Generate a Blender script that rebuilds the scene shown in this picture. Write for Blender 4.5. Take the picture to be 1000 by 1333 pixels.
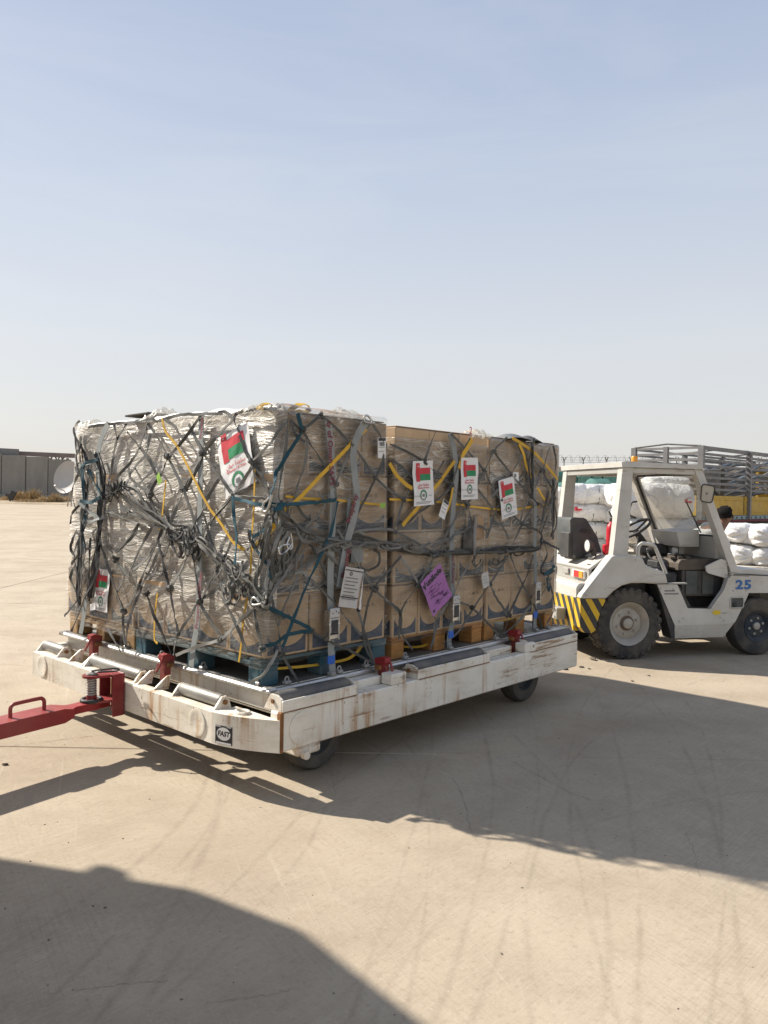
import bpy, math, random
from math import sin, cos, pi, radians as R
from mathutils import Vector as V, Matrix as MX, noise
rnd = random.Random(7)
for o in list(bpy.data.objects):
    bpy.data.objects.remove(o)
S = bpy.context.scene
COL = S.collection

# ------------------------------------------------------------------ camera, sky, sun, exposure
FPX, CXP, CYP, EYE = 1030.0, 500.0, 666.5, 1.57
PITCH, ROLL = math.atan((CYP - 644.6) / FPX), math.atan(0.0183)
FWD = V((0, cos(PITCH), -sin(PITCH)))
_up0 = V((1, 0, 0)).cross(FWD)
RIGHT = cos(ROLL) * V((1, 0, 0)) + sin(ROLL) * _up0
UP = -sin(ROLL) * V((1, 0, 0)) + cos(ROLL) * _up0
CAMP = V((0, 0, EYE))
cam = bpy.data.cameras.new('camera')
cam.sensor_fit = 'HORIZONTAL'
cam.sensor_width = 36
cam.lens = 36 * FPX / 1000
cam.clip_start, cam.clip_end = 0.05, 8000
co = bpy.data.objects.new('camera', cam)
co.matrix_world = MX((RIGHT, UP, -FWD)).transposed().to_4x4()
co.matrix_world.translation = CAMP
COL.objects.link(co)
S.camera = co

SUN_EL = R(39.5)
SUN_H = V((cos(R(153.5)), sin(R(153.5))))                       # towards the sun, on the ground
SUN_DIR = V((SUN_H.x * cos(SUN_EL), SUN_H.y * cos(SUN_EL), sin(SUN_EL))).normalized()
w = bpy.data.worlds.new('World')
S.world = w
w.use_nodes = True
nt = w.node_tree
nt.nodes.clear()
sky = nt.nodes.new('ShaderNodeTexSky')
sky.sky_type = 'NISHITA'
sky.sun_disc = False
sky.sun_elevation = SUN_EL
sky.sun_rotation = math.atan2(SUN_H.x, SUN_H.y)
sky.altitude = 0
sky.air_density = 1.0
sky.dust_density = 2.0
sky.ozone_density = 2.0
# desert dust haze: the clear sky shows through a pale veil that thickens towards the horizon, the same all round
wn = lambda k, **kw: nt.nodes.new(k)
tc = wn('ShaderNodeTexCoord')
sx = wn('ShaderNodeSeparateXYZ')
nt.links.new(tc.outputs['Generated'], sx.inputs[0])
rp = wn('ShaderNodeValToRGB')
nt.links.new(sx.outputs['Z'], rp.inputs[0])
SKYC = [(0.0, (5.7, 5.55, 5.32)), (0.07, (5.8, 5.7, 5.55)), (0.18, (5.55, 5.68, 5.88)), (0.36, (4.35, 4.85, 5.75)), (0.52, (3.4, 3.98, 5.25)), (1.0, (2.75, 3.3, 4.6))]
rp.color_ramp.elements[0].position, rp.color_ramp.elements[1].position = SKYC[0][0], SKYC[-1][0]
rp.color_ramp.elements[0].color, rp.color_ramp.elements[-1].color = (*SKYC[0][1], 1), (*SKYC[-1][1], 1)
for q, c in SKYC[1:-1]:
    rp.color_ramp.elements.new(q).color = (*c, 1)
mxs = wn('ShaderNodeMix')
mxs.data_type = 'RGBA'
mxs.inputs[0].default_value = 0.84
# faint streaks of high thin cloud
cm = wn('ShaderNodeMapping')
cm.inputs['Scale'].default_value = (1.6, 2.4, 9.0)
cm.inputs['Rotation'].default_value = (0.12, -0.16, 0.5)
nt.links.new(tc.outputs['Generated'], cm.inputs[0])
cn_ = wn('ShaderNodeTexNoise')
cn_.inputs['Scale'].default_value = 1.3
cn_.inputs['Detail'].default_value = 6
cn_.inputs['Roughness'].default_value = 0.6
cn_.inputs['Distortion'].default_value = 0.6
nt.links.new(cm.outputs[0], cn_.inputs[0])
cr_ = wn('ShaderNodeMapRange')
for q_, v_ in enumerate((0.46, 0.74, 0.0, 0.22)):
    cr_.inputs[q_ + 1].default_value = v_
nt.links.new(cn_.outputs['Fac'], cr_.inputs[0])
cx_ = wn('ShaderNodeMix')
cx_.data_type = 'RGBA'
nt.links.new(cr_.outputs[0], cx_.inputs[0])
nt.links.new(rp.outputs[0], cx_.inputs[6])
cx_.inputs[7].default_value = (6.2, 6.25, 6.25, 1)
nt.links.new(sky.outputs[0], mxs.inputs[6])
nt.links.new(cx_.outputs[2], mxs.inputs[7])
bg = nt.nodes.new('ShaderNodeBackground')
bg.inputs['Strength'].default_value = 0.076
wo = nt.nodes.new('ShaderNodeOutputWorld')
nt.links.new(mxs.outputs[2], bg.inputs[0])
nt.links.new(bg.outputs[0], wo.inputs[0])
sl = bpy.data.lights.new('sun', 'SUN')
sl.energy = 4.5
sl.angle = R(0.9)
sl.color = (1.0, 0.93, 0.83)
so = bpy.data.objects.new('sun', sl)
so.rotation_euler = SUN_DIR.to_track_quat('Z', 'Y').to_euler()
so.location = (-20, 15, 30)
COL.objects.link(so)
S.view_settings.view_transform = 'Standard'
S.view_settings.look = 'None'
S.view_settings.gamma = 1
S.view_settings.use_curve_mapping = False
S.view_settings.exposure = 0.86
S.render.engine = 'CYCLES'
S.cycles.max_bounces = 8
S.cycles.transparent_max_bounces = 24
S.cycles.caustics_reflective = False
S.cycles.caustics_refractive = False
S.cycles.sample_clamp_indirect = 4
S.cycles.sample_clamp_direct = 12
try:
    S.cycles.use_denoising = True
except Exception:
    pass

# ------------------------------------------------------------------ small node language for materials
class NT:
    def __init__(s, name):
        s.m = bpy.data.materials.new(name)
        s.m.use_nodes = True
        s.t = s.m.node_tree
        s.t.nodes.clear()
        s.out = s.t.nodes.new('ShaderNodeOutputMaterial')
    def n(s, kind, **kw):
        nd = s.t.nodes.new(kind)
        for k, v in kw.items():
            setattr(nd, k, v)
        return nd
    def put(s, sock, v):
        if isinstance(v, bpy.types.NodeSocket):
            s.t.links.new(v, sock)
        elif isinstance(v, (tuple, list)):
            sock.default_value = (*v, 1) if len(v) == 3 and sock.type == 'RGBA' else v
        else:
            sock.default_value = v
    def math(s, op, a, b=0.0, c=0.0, clamp=False):
        nd = s.n('ShaderNodeMath', operation=op, use_clamp=clamp)
        for i, v in enumerate((a, b, c)):
            s.put(nd.inputs[i], v)
        return nd.outputs[0]
    def vec(s, kind='Object'):
        if kind == 'Pos':
            return s.n('ShaderNodeNewGeometry').outputs['Position']
        return s.n('ShaderNodeTexCoord').outputs[kind]
    def map(s, v, scale=(1, 1, 1), rot=(0, 0, 0), loc=(0, 0, 0)):
        """turn first, then stretch along the turned axes"""
        if any(rot):
            nd = s.n('ShaderNodeMapping')
            s.put(nd.inputs['Vector'], v)
            nd.inputs['Rotation'].default_value = rot
            v = nd.outputs[0]
        nd = s.n('ShaderNodeMapping')
        s.put(nd.inputs['Vector'], v)
        nd.inputs['Scale'].default_value = scale
        nd.inputs['Location'].default_value = loc
        return nd.outputs[0]
    def noise(s, v, scale, detail=4, rough=0.55, dist=0.0):
        nd = s.n('ShaderNodeTexNoise')
        s.put(nd.inputs['Vector'], v)
        nd.inputs['Scale'].default_value = scale
        nd.inputs['Detail'].default_value = detail
        nd.inputs['Roughness'].default_value = rough
        nd.inputs['Distortion'].default_value = dist
        return nd.outputs['Fac']
    def ramp(s, f, a, b, lo=0.0, hi=1.0):
        nd = s.n('ShaderNodeMapRange')
        nd.clamp = True
        s.put(nd.inputs[0], f)
        for i, v in enumerate((a, b, lo, hi)):
            s.put(nd.inputs[i + 1], v)
        return nd.outputs[0]
    def mix(s, f, a, b, blend='MIX'):
        nd = s.n('ShaderNodeMix', data_type='RGBA', blend_type=blend)
        s.put(nd.inputs[0], f)
        s.put(nd.inputs[6], a)
        s.put(nd.inputs[7], b)
        return nd.outputs[2]
    def sep(s, v):
        nd = s.n('ShaderNodeSeparateXYZ')
        s.put(nd.inputs[0], v)
        return nd.outputs
    def comb(s, x, y, z):
        nd = s.n('ShaderNodeCombineXYZ')
        for i, v in enumerate((x, y, z)):
            s.put(nd.inputs[i], v)
        return nd.outputs[0]
    def bump(s, h, strength=0.3, dist=0.01, normal=None):
        nd = s.n('ShaderNodeBump')
        nd.inputs['Strength'].default_value = strength
        nd.inputs['Distance'].default_value = dist
        s.put(nd.inputs['Height'], h)
        if normal is not None:
            s.put(nd.inputs['Normal'], normal)
        return nd.outputs[0]
    def pbr(s, col, rough=0.5, metal=0.0, normal=None, spec=0.5, **kw):
        nd = s.n('ShaderNodeBsdfPrincipled')
        s.put(nd.inputs['Base Color'], col)
        s.put(nd.inputs['Roughness'], rough)
        s.put(nd.inputs['Metallic'], metal)
        s.put(nd.inputs['Specular IOR Level'], spec)
        if normal is not None:
            s.put(nd.inputs['Normal'], normal)
        for k, v in kw.items():
            s.put(nd.inputs[k.replace('_', ' ')], v)
        return nd.outputs[0]
    def done(s, sh):
        s.t.links.new(sh, s.out.inputs[0])
        return s.m

def rand(t):
    return t.n('ShaderNodeObjectInfo').outputs['Random']

def weathered(name, c, c2=None, rough=0.55, metal=0.0, scale=6.0, amt=0.5, bumps=0.15, fine=90, vary=0.0, spec=0.4, dust=0.0, stretch=(1, 1, 1)):
    """a worn surface: two tones by noise, fine grain, a film of dust, per-object variation"""
    t = NT(name)
    v = t.map(t.vec('Object'), scale=stretch)
    c2 = c2 or tuple(x * 0.6 for x in c)
    f = t.ramp(t.noise(v, scale, 6, 0.62), 0.38, 0.68, 0, amt)
    col = t.mix(f, c, c2)
    if dust:
        d = t.ramp(t.noise(v, scale * 0.6, 5, 0.6), 0.4, 0.7, 0, dust)
        col = t.mix(d, col, (0.36, 0.30, 0.22))
    if vary:
        k = t.ramp(rand(t), 0, 1, 1 - vary, 1 + vary)
        col = t.mix(1.0, col, t.comb(k, k, k), 'MULTIPLY')
    g = t.noise(v, fine, 4, 0.6)
    r = t.ramp(t.noise(v, scale * 2, 4), 0.3, 0.7, max(0.02, rough - 0.1), min(1, rough + 0.12))
    return t.done(t.pbr(col, r, metal, t.bump(g, bumps, 0.004), spec))

M = {}
def ground_px(x, y):
    d = FWD + RIGHT * ((x - CXP) / FPX) - UP * ((y - CYP) / FPX)
    return CAMP + d * (-EYE / d.z)
def m_concrete():
    t = NT('concrete')
    p = t.vec('Pos')
    base = t.mix(t.ramp(t.noise(p, 0.33, 5, 0.6), 0.36, 0.64), (0.336, 0.273, 0.196), (0.416, 0.350, 0.262))
    base = t.mix(t.ramp(t.noise(p, 1.7, 6, 0.68), 0.44, 0.66, 0, 0.6), base, (0.281, 0.226, 0.162))
    base = t.mix(t.ramp(t.noise(t.map(p, (1, 1, 1), loc=(31, 7, 0)), 0.9, 6, 0.68), 0.48, 0.68, 0, 0.6), base, (0.445, 0.379, 0.289))
    # broom strokes in two directions, pale scratches
    br = t.noise(t.map(p, (4, 130, 1), (0, 0, R(-47))), 1.0, 4, 0.65)
    br2 = t.noise(t.map(p, (3, 90, 1), (0, 0, R(58))), 1.0, 4, 0.65)
    br3 = t.noise(t.map(p, (0.7, 34, 1), (0, 0, R(70))), 1.0, 5, 0.7)
    base = t.mix(t.math('MULTIPLY', t.ramp(br, 0.42, 0.66, 0, 0.36), t.ramp(t.noise(p, 0.9, 4), 0.36, 0.6, 0.25, 1)), base, (0.504, 0.437, 0.340))
    base = t.mix(t.math('MULTIPLY', t.ramp(br2, 0.46, 0.66, 0, 0.34), t.ramp(t.noise(p, 1.3, 4), 0.44, 0.62, 0.1, 1)), base, (0.252, 0.198, 0.139))
    base = t.mix(t.math('MULTIPLY', t.ramp(br3, 0.60, 0.68, 0, 0.5), t.ramp(t.noise(p, 0.6, 3), 0.45, 0.6)), base, (0.521, 0.461, 0.369))
    base = t.mix(t.ramp(t.noise(p, 38, 3, 0.7), 0.52, 0.74, 0, 0.45), base, (0.235, 0.186, 0.131))
    base = t.mix(t.ramp(t.noise(p, 85, 2, 0.7), 0.58, 0.74, 0, 0.4), base, (0.538, 0.477, 0.385))
    # wheel tracks and drag marks left by trolleys: arcs of large circles
    warp = t.n('ShaderNodeVectorMath', operation='ADD')
    nz = t.n('ShaderNodeTexNoise'); t.put(nz.inputs['Vector'], p); nz.inputs['Scale'].default_value = 0.9; nz.inputs['Detail'].default_value = 3
    sc = t.n('ShaderNodeVectorMath', operation='SCALE'); t.put(sc.inputs[0], nz.outputs['Color']); sc.inputs['Scale'].default_value = 0.10
    t.put(warp.inputs[0], p); t.put(warp.inputs[1], sc.outputs[0])
    pw = warp.outputs[0]
    breakup = t.noise(p, 2.6, 5, 0.7)
    fineb = t.noise(t.map(p, (34, 10, 1), (0, 0, R(20))), 1.0, 3, 0.7)
    arcs = [(-3.0, -5.5, 8.1, .07, .6), (1.0, -3.8, 7.0, .22, .55), (3.2, -9.0, 14.6, .2, .6), (3.2, -9.2, 15.6, .18, .6), (9, 14, 11.2, .12, .4), (-60, 40, 70.5, .2, .4), (-60, 52, 75.0, .25, .45), (4, -30, 37, .16, .4), (4, -30, 38.4, .16, .35)]
    def line(x0, y0, x1, y1, bulge, wd, k):
        a, b = ground_px(x0, y0), ground_px(x1, y1)
        d = b - a
        nrm = V((-d.y, d.x, 0)).normalized() * (1 if bulge > 0 else -1)
        D = d.length ** 2 / (8 * abs(bulge)) if bulge else 500.0
        c = (a + b) / 2 + nrm * D
        arcs.append((c.x, c.y, math.sqrt(D * D + d.length_squared / 4), wd, k))
    for q in ((0, 1240, 230, 1075, .05, .016, .9), (30, 1333, 260, 1090, .03, .012, .9), (120, 1333, 275, 1080, .04, .018, 1), (195, 1295, 440, 1020, -.06, .014, .9), (330, 1185, 430, 1040, .03, .012, .8),
              (560, 1333, 640, 1010, .06, .014, 1), (690, 1333, 700, 1090, -.03, .012, 1), (530, 1300, 560, 1100, .02, .010, .8), (610, 1333, 700, 1000, .05, .012, .8), (780, 1333, 770, 1100, .04, .014, .9), (805, 1333, 740, 1000, -.05, .012, .9),
              (972, 1333, 905, 1000, .05, .014, .9), (930, 1300, 940, 1060, .02, .010, .8), (480, 1333, 690, 1110, -.08, .012, .7), (500, 1200, 560, 980, .02, .012, .8), (830, 1180, 800, 960, .03, .014, .8), (400, 1333, 560, 1150, .05, .012, .7)):
        line(*q)
    dark = None
    for cx, cy, r, wd, k in arcs:
        d = t.n('ShaderNodeVectorMath', operation='DISTANCE')
        t.put(d.inputs[0], pw)
        d.inputs[1].default_value = (cx + .05, cy + .05, 0.05)
        e = t.math('ABSOLUTE', t.math('SUBTRACT', d.outputs['Value'], r))
        f = t.ramp(e, wd * 0.1, wd * 1.5, k, 0)
        dark = f if dark is None else t.math('MAXIMUM', dark, f)
    dark = t.math('MULTIPLY', dark, t.ramp(breakup, 0.36, 0.62, 0.1, 1))
    dark = t.math('MULTIPLY', dark, t.ramp(fineb, 0.3, 0.6, 0.35, 1))
    base = t.mix(t.math('MULTIPLY', dark, 0.46), base, (0.17, 0.137, 0.10))
    # rubber scuffs in patches
    sc1 = t.noise(t.map(p, (1.0, 11, 1), (0, 0, R(62))), 1.0, 5, 0.7)
    sc2 = t.math('MULTIPLY', t.ramp(sc1, 0.58, 0.72), t.ramp(t.noise(p, 0.8, 3), 0.48, 0.62))
    base = t.mix(t.math('MULTIPLY', sc2, 0.45), base, (0.25, 0.225, 0.19))
    # pits
    v2 = t.n('ShaderNodeTexVoronoi', feature='F1')
    t.put(v2.inputs['Vector'], t.map(p, (1, 1, 0)))
    v2.inputs['Scale'].default_value = 8.5
    pr = t.sep(v2.outputs['Color'])[0]
    pit = t.math('LESS_THAN', v2.outputs['Distance'], t.ramp(pr, 0.6, 1.0, 0, 0.062))
    base = t.mix(t.math('MULTIPLY', pit, 0.8), base, (0.09, 0.075, 0.06))
    h = t.math('ADD', t.math('MULTIPLY', br, 0.5), t.math('ADD', t.math('MULTIPLY', t.noise(p, 120, 3), 0.6), t.math('MULTIPLY', pit, -1.5)))
    return t.done(t.pbr(base, 0.86, 0, t.bump(h, 0.3, 0.004), 0.25))
M['concrete'] = m_concrete()

def m_sand():
    t = NT('sand')
    p = t.vec('Pos')
    c = t.mix(t.ramp(t.noise(p, 0.25, 6, 0.65), 0.4, 0.62), (0.40, 0.33, 0.235), (0.27, 0.21, 0.14))
    return t.done(t.pbr(c, 0.95, 0, t.bump(t.noise(p, 3, 6), 0.6, 0.1), 0.1))
M['sand'] = m_sand()

def m_white_steel():
    """trolley paint: yellowed white, chipped along edges, rust runs hanging down"""
    t = NT('chipped_white_paint')
    v = t.vec('Object')
    c = t.mix(t.ramp(t.noise(v, 3.2, 5), 0.4, 0.65), (0.76, 0.72, 0.63), (0.66, 0.61, 0.51))
    # dirt smear
    c = t.mix(t.ramp(t.noise(t.map(v, (1, 1, 3.0)), 4, 6, 0.7), 0.48, 0.72, 0, 0.42), c, (0.42, 0.355, 0.26))
    run = t.noise(t.map(v, (16, 16, 1.2)), 1.0, 4, 0.65)
    run = t.math('MULTIPLY', t.ramp(run, 0.51, 0.66), t.ramp(t.noise(v, 1.9, 3), 0.43, 0.56))
    c = t.mix(t.math('MULTIPLY', run, 0.85), c, (0.38, 0.19, 0.06))
    sc = t.noise(t.map(v, (2.2, 2.2, 38)), 1.0, 5, 0.72)
    scr = t.math('MULTIPLY', t.ramp(sc, 0.56, 0.62), t.ramp(t.noise(v, 3.2, 3), 0.46, 0.55))
    c = t.mix(t.math('MULTIPLY', scr, 0.8), c, (0.24, 0.12, 0.05))
    chip = t.math('MULTIPLY', t.ramp(t.noise(v, 44, 4, 0.7), 0.60, 0.65), t.ramp(t.noise(v, 4.1, 3), 0.47, 0.56))
    c = t.mix(t.math('MULTIPLY', chip, 0.75), c, (0.16, 0.085, 0.045))
    rg = t.ramp(t.math('ADD', run, chip), 0, 1, 0.42, 0.85)
    return t.done(t.pbr(c, rg, 0, t.bump(t.math('ADD', t.noise(v, 40, 4), t.math('MULTIPLY', chip, -0.8)), 0.12, 0.004), 0.4))
M['white_steel'] = m_white_steel()
M['hub_brown'] = weathered('dusty_brown_grease', (0.14, 0.10, 0.07), (0.09, 0.06, 0.045), 0.8, 0, 14, 0.9, 0.4, 60)
M['rust'] = weathered('rust', (0.25, 0.115, 0.04), (0.10, 0.045, 0.02), 0.9, 0, 14, 0.9, 0.6, 60)
M['steel'] = weathered('galvanised_steel', (0.42, 0.41, 0.39), (0.25, 0.24, 0.225), 0.60, 0.5, 8, 0.7, 0.12, 80, dust=0.35)
M['roller_steel'] = weathered('dull_roller_steel', (0.25, 0.245, 0.23), (0.16, 0.155, 0.145), 0.5, 0.5, 8, 0.8, 0.15, 80, dust=0.3)
M['aluminium'] = weathered('worn_aluminium', (0.62, 0.61, 0.58), (0.40, 0.39, 0.37), 0.36, 0.8, 10, 0.7, 0.15, 90, dust=0.3)
M['sheet'] = weathered('pallet_sheet', (0.30, 0.29, 0.27), (0.20, 0.19, 0.17), 0.5, 0.55, 6, 0.8, 0.2, 60, dust=0.5)
M['dark'] = weathered('dark_gap', (0.02, 0.02, 0.02), (0.035, 0.03, 0.028), 0.8)
M['roller_rubber'] = weathered('dark_roller', (0.075, 0.078, 0.08), (0.13, 0.125, 0.12), 0.6, 0.1, 12, 0.8, 0.3, 70, dust=0.25)
M['red'] = weathered('red_paint', (0.26, 0.018, 0.022), (0.16, 0.014, 0.016), 0.5, 0, 7, 0.8, 0.15, 60, dust=0.18)
M['red_bar'] = weathered('faded_red_paint', (0.33, 0.035, 0.035), (0.22, 0.022, 0.025), 0.5, 0, 5, 0.8, 0.15, 60, dust=0.16)
M['rubber'] = weathered('tyre_rubber', (0.028, 0.029, 0.031), (0.05, 0.048, 0.044), 0.82, 0, 8, 0.9, 0.4, 60, dust=0.22)
M['blue_wheel'] = weathered('dusty_blue_wheel', (0.018, 0.03, 0.045), (0.035, 0.045, 0.055), 0.7, 0, 8, 0.9, 0.25, 60, dust=0.12)
M['blue_wood'] = weathered('blue_painted_wood', (0.026, 0.088, 0.118), (0.045, 0.115, 0.145), 0.8, 0, 5, 0.9, 0.5, 50, vary=0.15, dust=0.28, stretch=(1, 1, 3))
M['raw_wood'] = weathered('raw_pine', (0.50, 0.335, 0.165), (0.36, 0.225, 0.10), 0.8, 0, 7, 0.9, 0.5, 50, vary=0.2, stretch=(2, 2, 7))
M['orange_wood'] = weathered('orange_plywood', (0.46, 0.225, 0.07), (0.33, 0.15, 0.045), 0.75, 0, 7, 0.9, 0.4, 50, vary=0.2, stretch=(2, 2, 7))
M['ribbon'] = weathered('net_webbing', (0.145, 0.144, 0.132), (0.08, 0.08, 0.075), 0.85, 0, 9, 0.9, 0.5, 260, vary=0.35, spec=0.2)
M['ribbon_pale'] = weathered('pale_net_webbing', (0.24, 0.235, 0.215), (0.14, 0.138, 0.128), 0.8, 0, 9, 0.9, 0.5, 260, vary=0.25, spec=0.2)
M['ribbon_black'] = weathered('black_net_webbing', (0.04, 0.04, 0.042), (0.07, 0.07, 0.07), 0.85, 0, 9, 0.9, 0.5, 260, vary=0.3, spec=0.2)
M['wide'] = weathered('grey_strap_webbing', (0.27, 0.285, 0.275), (0.19, 0.205, 0.20), 0.8, 0, 7, 0.8, 0.35, 300, vary=0.12, spec=0.2)
M['teal'] = weathered('teal_webbing', (0.022, 0.075, 0.10), (0.016, 0.052, 0.072), 0.75, 0, 9, 0.8, 0.4, 260, vary=0.2, spec=0.25)
M['yellow'] = weathered('yellow_webbing', (0.66, 0.40, 0.045), (0.50, 0.29, 0.03), 0.65, 0, 9, 0.7, 0.3, 260, vary=0.12, spec=0.3)
M['paper'] = weathered('white_paper', (0.74, 0.735, 0.72), (0.66, 0.655, 0.64), 0.6, 0, 8, 0.8, 0.2, 20, spec=0.4)
M['paper_dull'] = weathered('greyed_paper', (0.52, 0.51, 0.49), (0.42, 0.41, 0.39), 0.5, 0, 12, 0.8, 0.4, 20, spec=0.5)
M['ink'] = weathered('black_ink', (0.03, 0.03, 0.034), (0.04, 0.04, 0.044), 0.6)
M['ink_grey'] = weathered('grey_ink', (0.16, 0.17, 0.17), (0.2, 0.2, 0.2), 0.6)
M['ink_red'] = weathered('red_ink', (0.52, 0.03, 0.045), (0.45, 0.03, 0.04), 0.55)
M['ink_maroon'] = weathered('maroon_ink', (0.19, 0.03, 0.045), (0.13, 0.03, 0.04), 0.7)
M['ink_green'] = weathered('green_ink', (0.015, 0.22, 0.085), (0.015, 0.18, 0.07), 0.55)
M['purple'] = weathered('purple_plastic_card', (0.36, 0.14, 0.38), (0.30, 0.115, 0.32), 0.5, 0, 9, 0.7, 0.2, 30)
M['ink_purple'] = weathered('dark_purple_ink', (0.06, 0.02, 0.075), (0.09, 0.03, 0.1), 0.6)
M['blue_tape'] = weathered('blue_tape', (0.02, 0.12, 0.50), (0.02, 0.1, 0.42), 0.5)
M['plug'] = weathered('light_green_tag', (0.25, 0.45, 0.06), (0.2, 0.38, 0.05), 0.5)
M['chrome'] = weathered('buckle_steel', (0.55, 0.55, 0.53), (0.38, 0.38, 0.36), 0.3, 0.9, 14, 0.7, 0.1)
def m_tractor():
    t = NT('worn_tractor_paint')
    v = t.vec('Object')
    c = t.mix(t.ramp(t.noise(v, 3.5, 5), 0.38, 0.66), (0.55, 0.54, 0.50), (0.47, 0.455, 0.41))
    c = t.mix(t.ramp(t.noise(t.map(v, (1, 1, 2.2)), 5, 6, 0.7), 0.52, 0.72, 0, 0.40), c, (0.37, 0.31, 0.235))
    st = t.noise(t.map(v, (3, 3, 40)), 1.0, 5, 0.7)
    st = t.math('MULTIPLY', t.ramp(st, 0.57, 0.63), t.ramp(t.noise(v, 3.1, 3), 0.5, 0.6))
    c = t.mix(t.math('MULTIPLY', st, 0.55), c, (0.22, 0.20, 0.17))
    ch = t.math('MULTIPLY', t.ramp(t.noise(v, 38, 4, 0.7), 0.62, 0.66), t.ramp(t.noise(v, 2.7, 3), 0.5, 0.6))
    c = t.mix(t.math('MULTIPLY', ch, 0.7), c, (0.16, 0.10, 0.07))
    r = t.ramp(t.noise(v, 7, 4), 0.3, 0.7, 0.30, 0.6)
    return t.done(t.pbr(c, r, 0, t.bump(t.math('ADD', t.noise(v, 1.6, 3), t.math('MULTIPLY', t.noise(v, 50, 3), 0.06)), 0.12, 0.02), 0.5))
M['tug'] = m_tractor()
M['tug_plain'] = weathered('grey_white_tractor_paint', (0.555, 0.545, 0.505), (0.49, 0.475, 0.43), 0.42, 0, 4, 0.7, 0.08, 50, dust=0.22, spec=0.5)
M['tug_grey'] = weathered('grey_tractor_paint', (0.36, 0.355, 0.33), (0.31, 0.305, 0.28), 0.45, 0, 4, 0.7, 0.08, 50, dust=0.25, spec=0.5)
M['tug_dark'] = weathered('black_plastic', (0.028, 0.03, 0.033), (0.045, 0.045, 0.045), 0.6, 0, 9, 0.8, 0.2, 60, dust=0.14)
M['seat'] = weathered('dark_green_grey_vinyl', (0.045, 0.055, 0.057), (0.065, 0.075, 0.075), 0.55, 0, 9, 0.8, 0.2, 60, dust=0.12)
M['cover'] = weathered('worn_brown_cover', (0.055, 0.045, 0.036), (0.10, 0.08, 0.06), 0.75, 0, 9, 0.9, 0.3, 60, dust=0.15)
M['floor_dirt'] = weathered('sandy_footwell', (0.28, 0.21, 0.14), (0.18, 0.135, 0.09), 0.9, 0, 9, 0.9, 0.4, 50)
M['rim_grey'] = weathered('grey_wheel_rim', (0.40, 0.385, 0.34), (0.30, 0.285, 0.25), 0.5, 0.1, 9, 0.8, 0.15, 60, dust=0.3)
M['amber'] = weathered('amber_plastic', (0.70, 0.30, 0.03), (0.62, 0.25, 0.02), 0.25)
M['lamp_red'] = weathered('red_lens', (0.50, 0.025, 0.03), (0.4, 0.02, 0.03), 0.2)
M['lamp_white'] = weathered('clear_lens', (0.75, 0.74, 0.70), (0.65, 0.64, 0.6), 0.15)
M['blue_paint'] = weathered('blue_stencil', (0.035, 0.13, 0.34), (0.045, 0.15, 0.36), 0.5)
M['yellow_paint'] = weathered('yellow_sticker', (0.68, 0.50, 0.03), (0.58, 0.42, 0.03), 0.45)
M['ext_red'] = weathered('extinguisher_red', (0.50, 0.02, 0.035), (0.4, 0.02, 0.03), 0.3)
M['mirror_back'] = weathered('mirror_housing', (0.40, 0.37, 0.30), (0.34, 0.31, 0.26), 0.5)
M['tray_grey'] = weathered('truck_grey_steel', (0.19, 0.19, 0.195), (0.13, 0.13, 0.135), 0.55, 0.2, 6, 0.7, 0.15, 50, dust=0.15)
M['tray_yellow'] = weathered('truck_yellow_board', (0.52, 0.33, 0.035), (0.42, 0.25, 0.03), 0.6, 0, 4, 0.8, 0.2, 50, dust=0.25)
M['tray_blue'] = weathered('pale_blue_trim', (0.22, 0.33, 0.36), (0.17, 0.26, 0.29), 0.6, 0, 4, 0.8, 0.2, 50, dust=0.25)
M['pipe_blue'] = weathered('blue_grey_tube', (0.05, 0.085, 0.12), (0.09, 0.13, 0.17), 0.35, 0.3, 5, 0.8, 0.15, 50, vary=0.5, dust=0.2)
M['pipe_pale'] = weathered('pale_steel_tube', (0.42, 0.44, 0.44), (0.3, 0.31, 0.31), 0.35, 0.4, 5, 0.8, 0.15, 50, vary=0.3, dust=0.3)
M['wall'] = weathered('grey_concrete_panel', (0.25, 0.24, 0.215), (0.20, 0.19, 0.17), 0.9, 0, 0.7, 0.8, 0.3, 8, vary=0.12, stretch=(1, 1, 0.35))  # base grey lightened to put the distance haze into the colour
M['wall_pale'] = weathered('pale_perimeter_panel', (0.42, 0.385, 0.33), (0.35, 0.32, 0.27), 0.9, 0, 0.5, 0.8, 0.3, 8, vary=0.05)
M['canopy'] = weathered('brown_canopy_beam', (0.24, 0.18, 0.16), (0.19, 0.15, 0.135), 0.7, 0, 1, 0.8)
M['dish'] = weathered('dish_grey', (0.42, 0.405, 0.38), (0.37, 0.355, 0.33), 0.5, 0, 0.6, 0.8, 0.1, 8)
M['teal_cont'] = weathered('teal_container', (0.09, 0.27, 0.235), (0.075, 0.22, 0.19), 0.6, 0, 1.2, 0.8, 0.1, 10, dust=0.3)
M['green_tarp'] = weathered('dark_green_tarp', (0.03, 0.115, 0.095), (0.045, 0.16, 0.135), 0.55, 0, 2, 0.9, 0.4, 12, dust=0.15)
M['straw'] = weathered('dry_scrub', (0.46, 0.34, 0.185), (0.36, 0.26, 0.14), 0.9, 0, 1.5, 0.9, 0.2, 10, vary=0.25)
M['wire'] = weathered('fence_wire', (0.14, 0.135, 0.13), (0.2, 0.19, 0.18), 0.6, 0.4)
M['fissure'] = weathered('dark_fissure', (0.17, 0.135, 0.10), (0.28, 0.23, 0.17), 0.95, 0, 14, 1.0)
M['pebble'] = weathered('dark_pebble', (0.09, 0.075, 0.06), (0.16, 0.13, 0.1), 0.9, 0, 30, 0.8, 0.4, 90, vary=0.4)
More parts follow.
